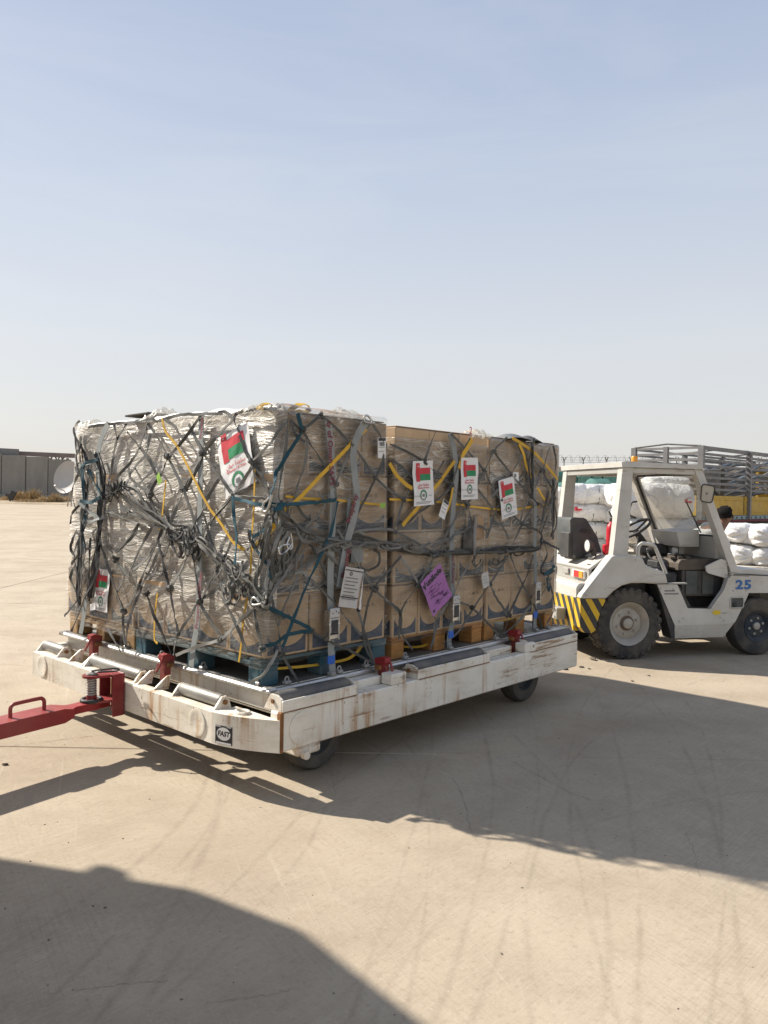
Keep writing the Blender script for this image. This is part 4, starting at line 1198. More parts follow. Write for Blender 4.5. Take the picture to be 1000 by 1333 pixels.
# ------------------------------------------------------------------ stretch wrap
def wrap(nm, A0, A1, B0, B1, z0, z1, lean, seed, parts='LF', top=0.10, loose=1.0, mat='film'):
    """one sheet round the visible sides, pulled tight, creased, folded in over the top"""
    r = random.Random(seed)
    off = 0.012
    path = []                                    # (point fn of z, normal, running length)
    def edge(p, q, n):
        L = (V(q) - V(p)).length
        k = max(2, int(L / 0.022))
        for i in range(k):
            path.append((V(p).lerp(V(q), i / k), V(n)))
    if 'L' in parts: edge((0, B1), (0, B0), (-1, 0))
    if 'F' in parts: edge((0, B0), (A1 - A0, B0), (0, -1))
    if 'l' in parts: edge((0, B0 + 0.07), (0, B0), (-1, 0)); edge((0, B0), (A1 - A0, B0), (0, -1))
    if 'f' in parts: edge((0, B0), (0.06, B0), (0, -1))
    if 'R' in parts: edge((A1 - A0, B0), (A1 - A0, B1), (1, 0))
    last = V((A1 - A0, B1)) if 'R' in parts else (V((0.06, B0)) if 'f' in parts else V((A1 - A0, B0)) if ('F' in parts or 'l' in parts) else V((0, B0)))
    path.append((last, path[-1][1]))
    s = [0.0]
    for i in range(1, len(path)):
        s.append(s[-1] + (path[i][0] - path[i - 1][0]).length)
    nz = 84
    rows = [(z0 + (z1 - z0) * k / nz, 0.0) for k in range(nz + 1)] + [(z1 + 0.010, top * 0.25), (z1 + 0.013, top * 0.6), (z1 + 0.012, top)]
    mb = MB()
    vs, uvs = [], []
    for zi, (z, tin) in enumerate(rows):
        lo = A0 + lean * 0.0625 * (z - CZ)
        hi = A1 - lean * 0.022 * (z - CZ)
        for i, (p, n2) in enumerate(path):
            # blend the normal round the corners
            q = V((0, 0))
            for d in (-2, -1, 0, 1, 2):
                q += path[max(0, min(len(path) - 1, i + d))][1]
            q.normalize()
            a = lo + p.x / (A1 - A0) * (hi - lo)
            b = p.y
            u_, v_ = s[i] + seed * 3.1, z
            row_edge = abs(((z - CZ) / HB) % 1.0 - 0.5) * 2      # 1 at the joints between rows
            wr = noise.noise(V((u_ * 0.9, v_ * 20 + noise.noise(V((u_ * 0.9, v_ * 1.6, seed))) * 4.0, seed * 5.7)))
            wr2 = noise.noise(V((u_ * 2.0, v_ * 42 + u_ * 3, seed * 2.3)))
            slow = noise.noise(V((u_ * 1.7, v_ * 2.2, seed * 9.1)))
            o = off + loose * (0.0045 * abs(wr) + 0.0012 * wr2 + 0.005 * max(0, slow)) - 0.003 * row_edge
            o = max(o, 0.005)
            ins = tin * (0.8 + 0.4 * noise.noise(V((u_ * 5, 0, seed))))
            zz = z + (0.02 * noise.noise(V((u_ * 3.3, 7.7, seed))) if zi == 0 else 0) + (0.022 * abs(noise.noise(V((u_ * 4, 1.7, seed)))) if tin else 0)
            vs.append((a + q.x * o - q.x * ins, b + q.y * o - q.y * ins, zz))
            uvs.append((u_, v_ + tin))
    n = len(path)
    fs = [(k * n + i, k * n + i + 1, (k + 1) * n + i + 1, (k + 1) * n + i) for k in range(len(rows) - 1) for i in range(n - 1)]
    mb.add(vs, fs)
    me = mb.mesh('stretch_wrap', None)
    me.polygons.foreach_set('use_smooth', [True] * len(me.polygons))
    uv = me.uv_layers.new(name='UVMap')
    for li, lp in enumerate(me.loops):
        uv.data[li].uv = uvs[lp.vertex_index]
    o = link('stretch_wrap', me, mat, X=DX)
    tag(o, 'clear creased stretch wrap round the %s' % nm, 'plastic wrap', 'stretch wrap round the carton stacks')
    return o
wrap('sunlit side of the near corner stack', 0.032, 1.022, 0.092, 1.440, 0.625, 2.045, 1, 1.0, 'Lf', 0.16, 1.0)
wrap('shaded side of the near corner stack', 0.036, 1.022, 0.098, 1.405, 0.628, 2.045, 1, 5.0, 'l', 0.14, 0.7, 'film_shaded')
wrap('far left stack', 0.032, 1.022, 1.425, 2.40, 0.60, 2.04, 1, 2.0, 'L', 0.16, 1.15)
wrap('middle stack', 1.075, 2.085, 0.090, 1.39, 0.62, 1.925, 0, 3.0, 'LF', 0.0, 0.7, 'film_shaded')
wrap('right-hand stack', 2.10, 3.075, 0.090, 1.39, 0.62, 1.99, 0, 4.0, 'FR', 0.05, 0.7, 'film_shaded')
# crumpled tufts of film standing up on the top edge
def tuft(x, y, wd, ht, label, seed):
    r = random.Random(seed)
    c, nn = FP(x, y, -0.02)
    tx = V((0, -1, 0)) if nn.x < -0.5 else V((1, 0, 0))
    mb = MB()
    n1, n2 = 22, 16
    vs, uvs = [], []
    for j in range(n2 + 1):
        for i in range(n1 + 1):
            u_, v_ = i / n1, j / n2
            dome = sin(pi * u_) ** 0.7 * sin(pi * min(1, v_ * 0.75 + 0.1))
            q = V((u_ * 5, v_ * 5, seed))
            p = c + tx * (u_ - 0.5) * wd + V((0, 0, 1)) * (ht * dome + 0.03 * noise.noise(q * 1.7) + .012 * noise.noise(q * 5)) - nn * (v_ - 0.35) * 0.26 + nn * 0.03 * noise.noise(q * 1.3 + V((9, 0, 0)))
            vs.append(p); uvs.append((u_ * wd + seed, v_ * 0.3))
    fs = [(j * (n1 + 1) + i, j * (n1 + 1) + i + 1, (j + 1) * (n1 + 1) + i + 1, (j + 1) * (n1 + 1) + i) for j in range(n2) for i in range(n1)]
    vs = [p - c for p in vs]
    mb.add(vs, fs)
    me = mb.mesh('film_tuft', None)
    me.polygons.foreach_set('use_smooth', [True] * len(me.polygons))
    uv = me.uv_layers.new(name='UVMap')
    for li, lp in enumerate(me.loops):
        uv.data[li].uv = uvs[lp.vertex_index]
    o = link('film_tuft', me, 'film_tuft', X=DX @ MX.Translation(c))
    tag(o, label, 'plastic wrap', 'loose tufts of stretch wrap')
tuft(118, 560, 0.22, 0.07, 'bunched white film on the far left top corner of the load', 1)
tuft(208, 551, 0.20, 0.10, 'crumpled film peak on the top edge midway along the sunlit side', 2)
tuft(345, 540, 0.34, 0.06, 'taut film tent over the near top corner of the load', 3)
tuft(452, 552, 0.30, 0.09, 'crumpled clear film standing above the near corner stack on the shaded side', 4)
tuft(622, 572, 0.16, 0.07, 'twisted film tail beside the red mark on the middle stack', 5)

# ------------------------------------------------------------------ cargo net: webbing strands pinned where the photograph shows them
nr = random.Random(5)
net = thing('cargo_net', 'grey webbing cargo net knotted over the wrapped cartons', 'cargo net', X=DX)
def strand(px, mat='ribbon', wd=0.021, parent=net, name='net_strap', o0=0.014, o1=0.016, jit=0.003, twist=0.9, th=0.0035, flat=False, pts3=None):
    """px: photograph pixels along the strand, mapped on to the face of the load they lie on"""
    P, N = [], []
    for k, q in enumerate(px):
        o = o0 + o1 * nr.random()
        if len(q) > 2: o = q[2]
        p, n = FP(q[0], q[1], o)
        P.append(p); N.append(n)
    # straighten the passage round the near corner with a point on the edge itself
    Q, QN = [P[0]], [N[0]]
    for i in range(1, len(P)):
        if (N[i] - N[i - 1]).length > 0.5:
            a, b = P[i - 1], P[i]
            z = (a.z + b.z) / 2
            Q.append(V((amin(z) - 0.02, 0.05, z))); QN.append((N[i] + N[i - 1]).normalized())
        Q.append(P[i]); QN.append(N[i])
    C = catmull(Q, 6)
    m = len(C)
    ph = nr.uniform(0, 6)
    tw = nr.uniform(-1, 1) * twist
    NN = []
    for i in range(m):
        f = i / (m - 1) * (len(QN) - 1)
        k = min(int(f), len(QN) - 2) if len(QN) > 1 else 0
        n = QN[k].lerp(QN[min(k + 1, len(QN) - 1)], f - k).normalized()
        d = (C[min(i + 1, m - 1)] - C[max(i - 1, 0)]).normalized()
        sd = d.cross(n)
        an = 0 if flat else tw * sin(i * 0.35 + ph) + 0.25 * twist * sin(i * 0.9 + ph * 2)
        NN.append((n * cos(an) + sd * sin(an)).normalized())
        C[i] = C[i] + sd * jit * nr.gauss(0, .5) + n * abs(nr.gauss(0, .35)) * jit
    mb = MB()
    mb.band(C, NN, wd, th)
    return obj(name, mb, mat, parent, smooth=50)

_kn = []
for k in range(5):
    mb = MB()
    r = random.Random(k)
    pts = []
    for i in range(19):
        t = i / 18
        a = t * 2 * pi * 2.3 + k
        pts.append(V((0.017 * cos(a) * (1 - .3 * t), 0.014 * sin(a * 0.97 + k), 0.012 * sin(a * 0.53 + k * 2) + 0.006 * cos(a * 2))))
    mb.tube(pts, 0.0075, 6)
    _kn.append(mb.mesh('knot', 60))
def knot(x, y, mat='ribbon', s=1.0, o=0.022):
    p, n = FP(x, y, o)
    me = _kn[nr.randrange(5)]
    k = (me.name, mat)
    if k not in _kcache:
        m2 = me.copy(); m2.materials.clear(); m2.materials.append(M[mat]); _kcache[k] = m2
    X = MX.Translation(p) @ MX.Rotation(nr.uniform(0, 6), 4, n) @ MX.Scale(s, 4)
    return link('knot', _kcache[k], None, net, X=X)
_kcache = {}

g, pl, kk, tl = 'ribbon', 'ribbon_pale', 'ribbon_black', 'teal'
# sunlit side, upper part
STR = [
 (g, [(262, 540), (240, 572), (219, 596), (212, 614), (196, 643), (206, 674), (217, 690)]),
 (g, [(305, 544), (276, 576), (264, 593), (241, 634), (222, 682)]),
 (g, [(193, 551), (206, 571), (218, 593), (240, 640), (256, 688)]),
 (g, [(246, 552), (264, 588), (285, 620), (303, 644)]),
 (kk, [(360, 532), (332, 533), (311, 537), (305, 546), (311, 563), (322, 592), (328, 601)]),
 (pl, [(328, 601), (325, 614), (303, 644), (276, 676)]),
 (g, [(375, 546), (352, 577), (328, 601)]),
 (g, [(328, 601), (333, 620), (350, 638)]),
 (g, [(284, 537), (294, 536), (300, 542), (304, 546)]),
 (g, [(192, 550), (177, 592), (150, 624)]),
 (g, [(165, 551), (151, 575), (147, 600), (142, 624)]),
 (g, [(149, 553), (152, 575), (147, 590)]),
 (g, [(196, 565), (190, 590), (176, 608), (170, 622), (197, 644)]),
 (pl, [(176, 609), (186, 628), (196, 645)]),
 (g, [(115, 556), (140, 552), (168, 550), (196, 545), (205, 550)]),
 (g, [(205, 549), (230, 541), (262, 539), (290, 538)]),
 (pl, [(303, 646), (330, 648), (352, 650)]),
 (g, [(303, 646), (276, 677), (266, 690), (262, 712), (258, 730)]),
 (pl, [(150, 628), (170, 643), (186, 661), (208, 672), (225, 690)]),
 (pl, [(152, 634), (166, 652), (184, 664), (205, 682), (216, 692)]),
 (g, [(156, 628), (178, 640), (192, 660), (212, 688)]),
 (g, [(146, 636), (160, 660), (182, 672), (204, 668), (216, 684)]),
 (pl, [(140, 664), (152, 671), (165, 678), (182, 682)]),
 (g, [(170, 662), (162, 672), (150, 672), (140, 668)]),
 # sunlit side, lower part
 (kk, [(212, 688), (206, 702), (192, 735), (181, 762)]),
 (g, [(216, 690), (208, 712), (196, 742), (183, 764)]),
 (g, [(181, 764), (172, 782), (161, 796), (161, 822), (163, 842)]),
 (kk, [(184, 766), (174, 790), (166, 818), (164, 842)]),
 (kk, [(191, 772), (200, 800), (212, 826), (224, 853)]),
 (kk, [(205, 700), (213, 735), (221, 766), (227, 800), (232, 824)]),
 (g, [(245, 722), (234, 746), (222, 765)]),
 (g, [(232, 824), (228, 840), (226, 853)]),
 (g, [(249, 702), (254, 742), (260, 782), (274, 808), (289, 830)]),
 (g, [(302, 748), (280, 768), (260, 783), (246, 804), (232, 826)]),
 (pl, [(338, 783), (310, 810), (288, 832), (262, 840), (229, 853)]),
 (g, [(332, 793), (334, 812), (341, 840)]),
 (g, [(151, 729), (162, 750), (152, 775), (161, 796)]),
 (pl, [(132, 706), (150, 728), (168, 752)]),
 (g, [(130, 705), (140, 735), (150, 765), (161, 794)]),
 (g, [(181, 682), (168, 700), (152, 718)]),
 (g, [(200, 715), (190, 728), (174, 742)]),
 (g, [(205, 738), (200, 748), (190, 746)]),
 (g, [(152, 718), (172, 700), (182, 683)]),
 (pl, [(129, 706), (118, 714), (106, 716)]),
 (kk, [(104, 776), (94, 790), (84, 802)]),
 (kk, [(112, 774), (102, 800), (93, 822)]),
 (g, [(140, 818), (150, 835), (157, 848)]),
 (kk, [(118, 700), (116, 740), (114, 780)]),
 # near corner and shaded side, upper part
 (g, [(375, 545), (373, 572), (368, 605), (362, 645)]),
 (g, [(379, 546), (384, 565), (397, 575)]),
 (g, [(418, 540), (394, 558), (378, 548)]),
 (g, [(418, 540), (440, 560), (457, 578), (474, 600), (489, 622), (507, 638), (526, 650)]),
 (g, [(394, 561), (404, 578), (420, 602), (436, 630)]),
 (g, [(400, 572), (398, 600), (388, 630), (384, 652)]),
 (g, [(456, 580), (449, 602), (437, 630), (438, 650)]),
 (g, [(484, 551), (492, 562), (500, 575)]),
 (g, [(503, 577), (498, 600), (489, 622), (476, 648), (462, 675), (456, 696)]),
 (g, [(362, 645), (372, 668), (392, 690), (417, 708)]),
 (g, [(358, 655), (348, 672), (340, 690), (322, 716)]),
 (pl, [(425, 655), (416, 668), (404, 680), (398, 688), (415, 684)]),
 (g, [(384, 652), (398, 674), (412, 678)]),
 (g, [(567, 562), (558, 585), (552, 602), (540, 625), (526, 650), (518, 675), (512, 690)]),
 (g, [(508, 578), (530, 588), (551, 601), (570, 618), (586, 630), (603, 650), (609, 665)]),
 (g, [(588, 565), (602, 580), (616, 595), (631, 613), (640, 632), (652, 652)]),
 (g, [(660, 569), (644, 586), (631, 612), (620, 635), (609, 656), (600, 672)]),
 (g, [(643, 588), (656, 605), (670, 622), (686, 640), (700, 656)]),
 (g, [(612, 570), (602, 590), (592, 618), (588, 632), (570, 650), (545, 668), (526, 685)]),
 (g, [(653, 652), (668, 670), (684, 684), (702, 692), (708, 706)]),
 (g, [(652, 652), (642, 676), (634, 700)]),
 (g, [(700, 655), (688, 668), (676, 690), (664, 716)]),
 (g, [(670, 570), (680, 590), (688, 600)]),
 (g, [(716, 580), (710, 600), (706, 614), (694, 640), (682, 662), (677, 684)]),
 (g, [(706, 614), (718, 635), (724, 650)]),
 (g, [(694, 606), (706, 612), (696, 600)]),
 (g, [(720, 580), (724, 600), (722, 618)]),
 (g, [(609, 657), (614, 680), (618, 700), (617, 725)]),
 (g, [(586, 632), (596, 650), (600, 662), (588, 682), (571, 718)]),
 (g, [(700, 656), (712, 660), (720, 652)]),
 # shaded side: long runs of the gathered band
 (pl, [(398, 742), (420, 722), (450, 714), (480, 708), (510, 706), (545, 702)]),
 (g, [(425, 704), (455, 698), (486, 702), (515, 714), (548, 716), (575, 720)]),
 (pl, [(438, 710), (462, 692), (500, 689), (512, 690)]),
 (g, [(430, 700), (460, 700), (505, 712), (560, 718), (610, 720), (652, 717), (704, 713)]),
 (g, [(512, 690), (540, 705), (566, 720), (600, 716), (650, 716)]),
 (g, [(516, 716), (550, 722), (590, 722), (640, 719), (690, 714)]),
 (g, [(562, 712), (590, 698), (612, 688), (622, 684)]),
 (g, [(620, 684), (632, 688), (634, 700)]),
 (kk, [(636, 716), (665, 718), (700, 716), (706, 706), (722, 712)]),
 (g, [(640, 714), (670, 712), (702, 712)]),
 (kk, [(708, 704), (716, 709), (728, 715)]),
 (kk, [(704, 706), (706, 690), (712, 672)]),
 # shaded side, lower diamonds
 (g, [(566, 724), (556, 742), (544, 762), (528, 784), (521, 800), (520, 832)]),
 (pl, [(519, 722), (532, 740), (546, 762), (556, 778)]),
 (g, [(570, 722), (586, 704), (598, 690)]),
 (g, [(564, 800), (568, 812), (564, 832), (559, 850)]),
 (pl, [(610, 735), (598, 756), (590, 774), (576, 795), (566, 812), (565, 836)]),
 (g, [(617, 728), (620, 740), (632, 752), (637, 760)]),
 (g, [(662, 722), (650, 742), (638, 760), (624, 780), (612, 798), (597, 822), (577, 838)]),
 (g, [(638, 760), (646, 778), (660, 802), (656, 826)]),
 (g, [(664, 722), (672, 742), (680, 760), (694, 782)]),
 (g, [(575, 772), (596, 782), (615, 792), (632, 808), (651, 828)]),
 (g, [(694, 722), (688, 744), (678, 766), (662, 800)]),
 (g, [(718, 752), (708, 770), (690, 790), (672, 812), (655, 826)]),
 (g, [(694, 782), (700, 800), (706, 818)]),
 (g, [(712, 742), (716, 760), (722, 790), (712, 812)]),
 (kk, [(708, 704), (712, 722), (704, 742), (712, 748), (722, 742)]),
 (g, [(500, 780), (512, 788), (521, 798), (524, 826), (537, 846)]),
 (g, [(522, 724), (504, 745), (487, 766), (477, 795), (473, 832), (486, 864)]),
 (pl, [(440, 690), (464, 732), (487, 766), (506, 784), (522, 800)]),
 (g, [(434, 745), (450, 768), (466, 796), (474, 822), (488, 864)]),
 (g, [(396, 745), (420, 770), (440, 790), (455, 810), (474, 830)]),
 (pl, [(362, 846), (352, 865), (325, 889)]),
 (g, [(366, 850), (376, 868), (389, 888)]),
 (g, [(404, 822), (436, 838), (462, 850), (486, 864)]),
 (g, [(329, 795), (336, 820), (342, 846)]),
 (g, [(352, 770), (358, 800), (364, 830), (364, 848)]),
 (pl, [(354, 760), (370, 750), (392, 745), (398, 748), (404, 762)]),
 (g, [(355, 724), (352, 750), (333, 780)]),
 (pl, [(333, 780), (345, 772), (352, 766), (354, 756)]),
 (g, [(378, 720), (370, 745), (352, 775), (340, 800)]),
 (g, [(395, 722), (388, 748), (370, 790), (362, 815)]),
 (g, [(420, 712), (408, 728), (388, 742), (366, 752)]),
 (g, [(333, 786), (322, 800), (302, 818)]),
 (g, [(338, 790), (350, 792), (370, 806)]),
 (g, [(486, 715), (494, 722), (492, 736), (478, 742), (466, 738)]),
 (pl, [(420, 716), (436, 730), (450, 744)]),
 (g, [(414, 640), (424, 652), (430, 640)]),
 (g, [(288, 620), (272, 645), (262, 668), (248, 690)]),
 (g, [(322, 592), (340, 618), (352, 645)]),
 (g, [(238, 572), (228, 556), (215, 546)]),
 (g, [(206, 674), (190, 700), (176, 728), (166, 752)]),
 (g, [(282, 768), (296, 790), (312, 822), (322, 850)]),
 (g, [(304, 700), (292, 726), (276, 752), (262, 782)]),
 (g, [(240, 640), (252, 620), (264, 594)]),
 (g, [(166, 562), (180, 580), (195, 600), (206, 622)]),
 (g, [(456, 580), (470, 562), (484, 551)]),
 (g, [(398, 700), (412, 722), (424, 746), (436, 784)]),
 (g, [(540, 625), (526, 610), (512, 600)]),
 (g, [(578, 600), (566, 620), (552, 640), (540, 660)]),
 (g, [(620, 635), (636, 655), (650, 676), (662, 700)]),
 (g, [(680, 592), (668, 612), (654, 630), (640, 648)]),
]
for mt, px in STR:
    strand(px, mt, 0.019 if side(*px[0][:2]) == 'L' else 0.016)
for x, y in ((218, 594), (264, 590), (240, 637), (303, 645), (328, 601), (196, 644), (182, 764), (191, 772), (221, 766), (260, 783), (232, 825), (288, 832), (333, 784), (161, 796), (151, 728),
             (437, 630), (489, 622), (457, 579), (394, 560), (418, 541), (552, 602), (631, 612), (587, 631), (526, 650), (643, 588), (652, 652), (609, 657), (566, 722), (618, 726), (637, 760), (615, 791),
             (545, 762), (521, 798), (487, 766), (474, 830), (662, 801), (694, 783), (366, 850), (342, 845), (404, 822), (706, 613), (700, 656), (664, 718), (514, 692)):
    knot(x, y, g, nr.uniform(0.75, 1.15))
# gathered slack: swags of strands hanging off the net
def swag(x, y, wpx, hpx, n, mats, wd=0.017, droop=1.0):
    """slack loops: each hangs as a U between two points of the gathered band"""
    for k in range(n):
        ax, ay = x + nr.uniform(-wpx, wpx * .6), y - hpx * nr.uniform(0.1, 0.5)
        dx = nr.uniform(0.25, 1.0) * wpx * nr.choice((-1, 1, 1))
        bx_, by = ax + dx, ay + hpx * nr.uniform(-.2, .35)
        h = hpx * nr.uniform(0.35, 1.0) * droop
        lean_ = nr.uniform(-.3, .3) * wpx
        o = [0.015 + 0.05 * nr.random() for _ in range(5)]
        o[1] = (o[0] + o[2]) / 2; o[3] = (o[2] + o[4]) / 2
        strand([(ax, ay, o[0]), (ax + dx * .08 + lean_ * .5, ay + h * .6, o[1]), (ax + dx * .5 + lean_, max(ay, by) + h, o[2]), (bx_ - dx * .08 + lean_ * .5, by + h * .6, o[3]), (bx_, by, o[4])],
               mats[nr.randrange(len(mats))], wd * nr.uniform(0.65, 1.05), twist=1.2, jit=0.0015)
swag(240, 700, 22, 30, 10, (g, kk, g))
swag(256, 706, 16, 40, 7, (g, kk, pl))
swag(290, 745, 28, 36, 7, (g, pl, g))
swag(310, 770, 24, 30, 7, (pl, g))
swag(150, 634, 16, 22, 8, (g, kk, g))
swag(335, 783, 20, 16, 6, (pl, g))
swag(362, 660, 14, 24, 6, (g, pl))
swag(352, 700, 20, 50, 6, (g, g, pl))
swag(378, 735, 20, 44, 5, (g, pl, g))
swag(470, 712, 46, 18, 9, (g, pl, g), droop=0.4)
swag(540, 715, 40, 14, 8, (g, g, pl), droop=0.4)
swag(570, 722, 14, 14, 4, (g, kk), droop=.5)
swag(660, 718, 34, 10, 6, (g, kk), droop=0.5)
swag(640, 732, 24, 18, 4, (g,), droop=.6)
# the gathered band across the sunlit side, slanting down to the near corner
def rope(px, n, mats, spread, wd=0.016):
    for k in range(n):
        q = [(x + nr.gauss(0, spread), y + nr.gauss(0, spread * 1.2), 0.01 + 0.045 * nr.random()) for x, y in px]
        strand(q, mats[nr.randrange(len(mats))], wd * nr.uniform(0.7, 1.4), twist=1.3)
rope([(148, 630), (172, 648), (200, 672), (232, 698)], 5, (g, pl, pl), 4)
rope([(222, 688), (244, 700), (264, 712), (284, 724)], 5, (g, kk, pl), 6, 0.014)
rope([(262, 706), (282, 728), (306, 752), (336, 782)], 4, (g, pl, pl), 6, 0.014)
rope([(286, 730), (306, 742), (326, 752), (336, 775)], 4, (pl, g), 6)
rope([(356, 662), (352, 690), (344, 724), (336, 768)], 3, (g, pl), 4)
rope([(374, 690), (366, 716), (356, 744), (342, 780)], 3, (g, pl), 5)
rope([(398, 700), (384, 730), (366, 752), (344, 782)], 3, (g, pl), 4)
rope([(352, 656), (372, 676), (396, 692), (424, 704)], 3, (g, pl, g), 4)
rope([(424, 706), (460, 704), (500, 706), (540, 714), (566, 720)], 3, (g, pl, g), 3.5, 0.014)
rope([(566, 720), (610, 720), (652, 717), (700, 713)], 2, (g, kk), 2.5, 0.012)
# the two thick ropes of strands at the far end of the sunlit side and at the tractor end
rope([(104, 572), (106, 600), (110, 640), (107, 680), (105, 720), (102, 760), (100, 790)], 7, (g, kk, g), 3.2)
rope([(126, 590), (131, 620), (131, 660), (127, 700), (122, 740), (116, 780)], 6, (g, kk, g), 3.0)
rope([(694, 572), (694, 600), (693, 630), (692, 650)], 5, (kk, g, kk), 1.6, 0.014)
rope([(722, 626), (720, 650), (721, 680), (720, 700)], 5, (kk, g), 2.0, 0.013)
rope([(718, 640), (712, 665), (706, 690)], 3, (g,), 2.4, 0.012)
for px in ([(104, 590), (96, 560), (104, 548)], [(104, 612), (94, 640), (100, 668)], [(100, 690), (92, 712), (99, 726)], [(106, 655), (94, 668), (92, 682)], [(98, 735), (92, 752), (99, 770)], [(108, 600), (98, 608), (104, 618)], [(104, 720), (93, 735), (98, 742)]):
    strand([(x, y, 0.02) for x, y in px], nr.choice((g, pl, g)), 0.02, twist=1.5)
for mt, px in ((tl, [(128, 598), (110, 604), (106, 614), (109, 640), (112, 668)]), (tl, [(112, 602), (108, 620), (110, 650)]), (tl, [(116, 612), (124, 630), (132, 645)]), ('wide', [(103, 608), (114, 604), (126, 598)]),
               (tl, [(104, 652), (118, 654), (130, 648)]), ('wide', [(102, 654), (114, 664), (128, 674)]), ('wide', [(110, 680), (122, 678), (136, 672)]), (tl, [(112, 670), (108, 690), (110, 712)]), ('wide', [(98, 692), (106, 700), (108, 722)])):
    strand(px, mt, 0.024, o0=0.04, o1=0.03)
# teal lashings
TEAL_K = 0.72
for px, wd in (([(387, 538), (391, 552), (393, 562), (380, 582), (367, 604), (358, 628), (351, 648)], 0.03), ([(303, 646), (305, 675), (308, 700), (306, 735)], 0.028), ([(304, 648), (322, 653), (346, 658), (380, 656), (412, 654), (438, 650)], 0.028),
               ([(440, 652), (432, 690), (420, 718), (402, 756), (388, 790), (368, 842)], 0.026), ([(326, 690), (328, 704), (340, 725), (352, 752)], 0.026), ([(358, 676), (344, 690), (328, 700)], 0.022),
               ([(342, 846), (358, 838), (376, 826), (404, 820), (380, 806), (352, 792), (338, 786)], 0.03), ([(346, 655), (356, 662), (368, 660)], 0.045), ([(708, 748), (716, 744), (722, 736)], 0.04), ([(712, 752), (714, 770), (716, 762)], 0.02)):
    strand(px, tl, wd * TEAL_K, name='teal_strap', o0=0.03, o1=0.015)
# forged hooks
def hook(x, y, ang, s=1.0):
    p, n = FP(x, y, 0.05)
    mb = MB()
    pts = [V((0.03, 0.0, 0)), V((0.012, 0.006, 0)), V((-0.012, 0.012, 0)), V((-0.03, 0.004, 0)), V((-0.036, -0.014, 0)), V((-0.022, -0.028, 0)), V((0.0, -0.024, 0)), V((0.03, -0.012, 0)), V((0.05, -0.002, 0))]
    mb.tube(catmull([q * s for q in pts], 4), 0.006 * s, 8)
    tx = V((0, -1, 0)) if n.x < -.5 else V((1, 0, 0))
    X = axes(p, tx, n.cross(tx), n) @ MX.Rotation(R(ang), 4, 'Z')
    obj('hook', mb, 'chrome', net, smooth=60, X=X)
hook(347, 655, 50, 1.2); hook(370, 712, 20, 1.2); hook(480, 545, -20, 1.1); hook(333, 782, -10, 1.0); hook(376, 706, 80, 1.0)
# fittings where the net is pinned into the pallet rail
for a, b in ((0.03, 1.11), (0.03, 1.53), (0.03, 1.96), (0.03, 0.66), (0.03, 0.13), (0.16, 0.03), (0.56, 0.03), (0.79, 0.03), (1.15, 0.03), (1.62, 0.03), (2.17, 0.03), (2.72, 0.03), (2.9, 0.03)):
    mb = MB(); mb.box((-0.022, -0.018, 0), (0.022, 0.018, 0.02), 0.005); mb.tube([V((0.014 * cos(k * pi / 5), 0, 0.026 + 0.016 * sin(k * pi / 5))) for k in range(10)], 0.005, 6, closed=True)
    obj('rail_fitting', mb, 'steel', net, X=MX.Translation((a + (0.012 if a < .05 else 0), b + (0.012 if b < .05 else 0), 0.52)))

# ------------------------------------------------------------------ lashings over the top that are not part of the net
def lash(label, px, mat, wd, group=None, name='lashing_strap', o0=0.02, flat=True, cat='strap', o1=0.004):
    t = thing(name, label, cat, X=DX, group=group)
    strand(px, mat, wd, t, 'webbing', o0, o1, 0.001, 0.35, 0.003, flat)
    return t
def buckle(t, x, y, s=1.0, lean=0.0, tape=None):
    p, n = RP(x, y, 0.035), NR
    X = axes(p, (1, 0, 0), (0, 0, 1), (0, -1, 0)) @ MX.Rotation(R(lean), 4, 'Z') @ MX.Scale(s, 4)
    mb = MB()
    for sx in (-1, 1):
        mb.box((sx * 0.029 - 0.003, -0.075, -0.012), (sx * 0.029 + 0.003, 0.065, 0.026), 0.002)
    mb.box((-0.028, -0.07, -0.004), (0.028, -0.045, 0.022), 0.004)
    mb.lathe([(0.011, -0.035), (0.011, 0.035), (0, 0.035)], axes((0, 0.0, 0.014), (0, 1, 0), (0, 0, 1), (1, 0, 0)), 12)
    b = obj('ratchet', mb, 'chrome', t, smooth=35, X=X)
    mb = MB(); mb.box((-0.031, 0.03, 0.018), (0.031, 0.075, 0.03), 0.005); mb.box((-0.026, -0.04, 0.02), (0.026, 0.028, 0.024), 0.003)
    obj('handle', mb, 'paper_dull', b, smooth=35)
    mb = MB(); mb.box((-0.02, -0.038, 0.025), (0.02, 0.02, 0.027)); obj('slot', mb, 'tug_dark', b, smooth=None)
    mb = MB()
    for q in (-0.018, 0.004, 0.02):
        mb.lathe([(0.0035, 0.0302), (0.0035, 0.031), (0, 0.031)], MX.Translation((q, 0.052 if q != 0.004 else 0.06, 0)), 8)
    obj('rivet', mb, 'ink', b, smooth=None)
    if tape:
        p2 = RP(tape[0], tape[1], 0.026)
        mb = MB(); mb.box((-0.028, -0.024, 0), (0.028, 0.024, 0.003)); obj('blue_tape', mb, 'blue_tape', t, X=axes(p2, (1, 0, 0), (0, 0, 1), (0, -1, 0)))
def strap_words(t, words, a, b, size, mat, o=0.029, flip=False):
    """lettering that runs along a strap between two pixels"""
    pa, n = FP(a[0], a[1], o); pb, _ = FP(b[0], b[1], o)
    x = (pb - pa).normalized(); y = n.cross(x)
    lettering(words, mat, t, axes((pa + pb) / 2, x, y, n), size, 0.0012)
t = lash('wide grey ratchet strap down the corner stack, left of the loose strap', [(427, 545), (432, 600), (434, 650), (431, 720), (430, 770), (431, 820), (431, 846), (433, 876)], 'wide', 0.05, 'wide grey tie-down straps', 'tie_down_strap')
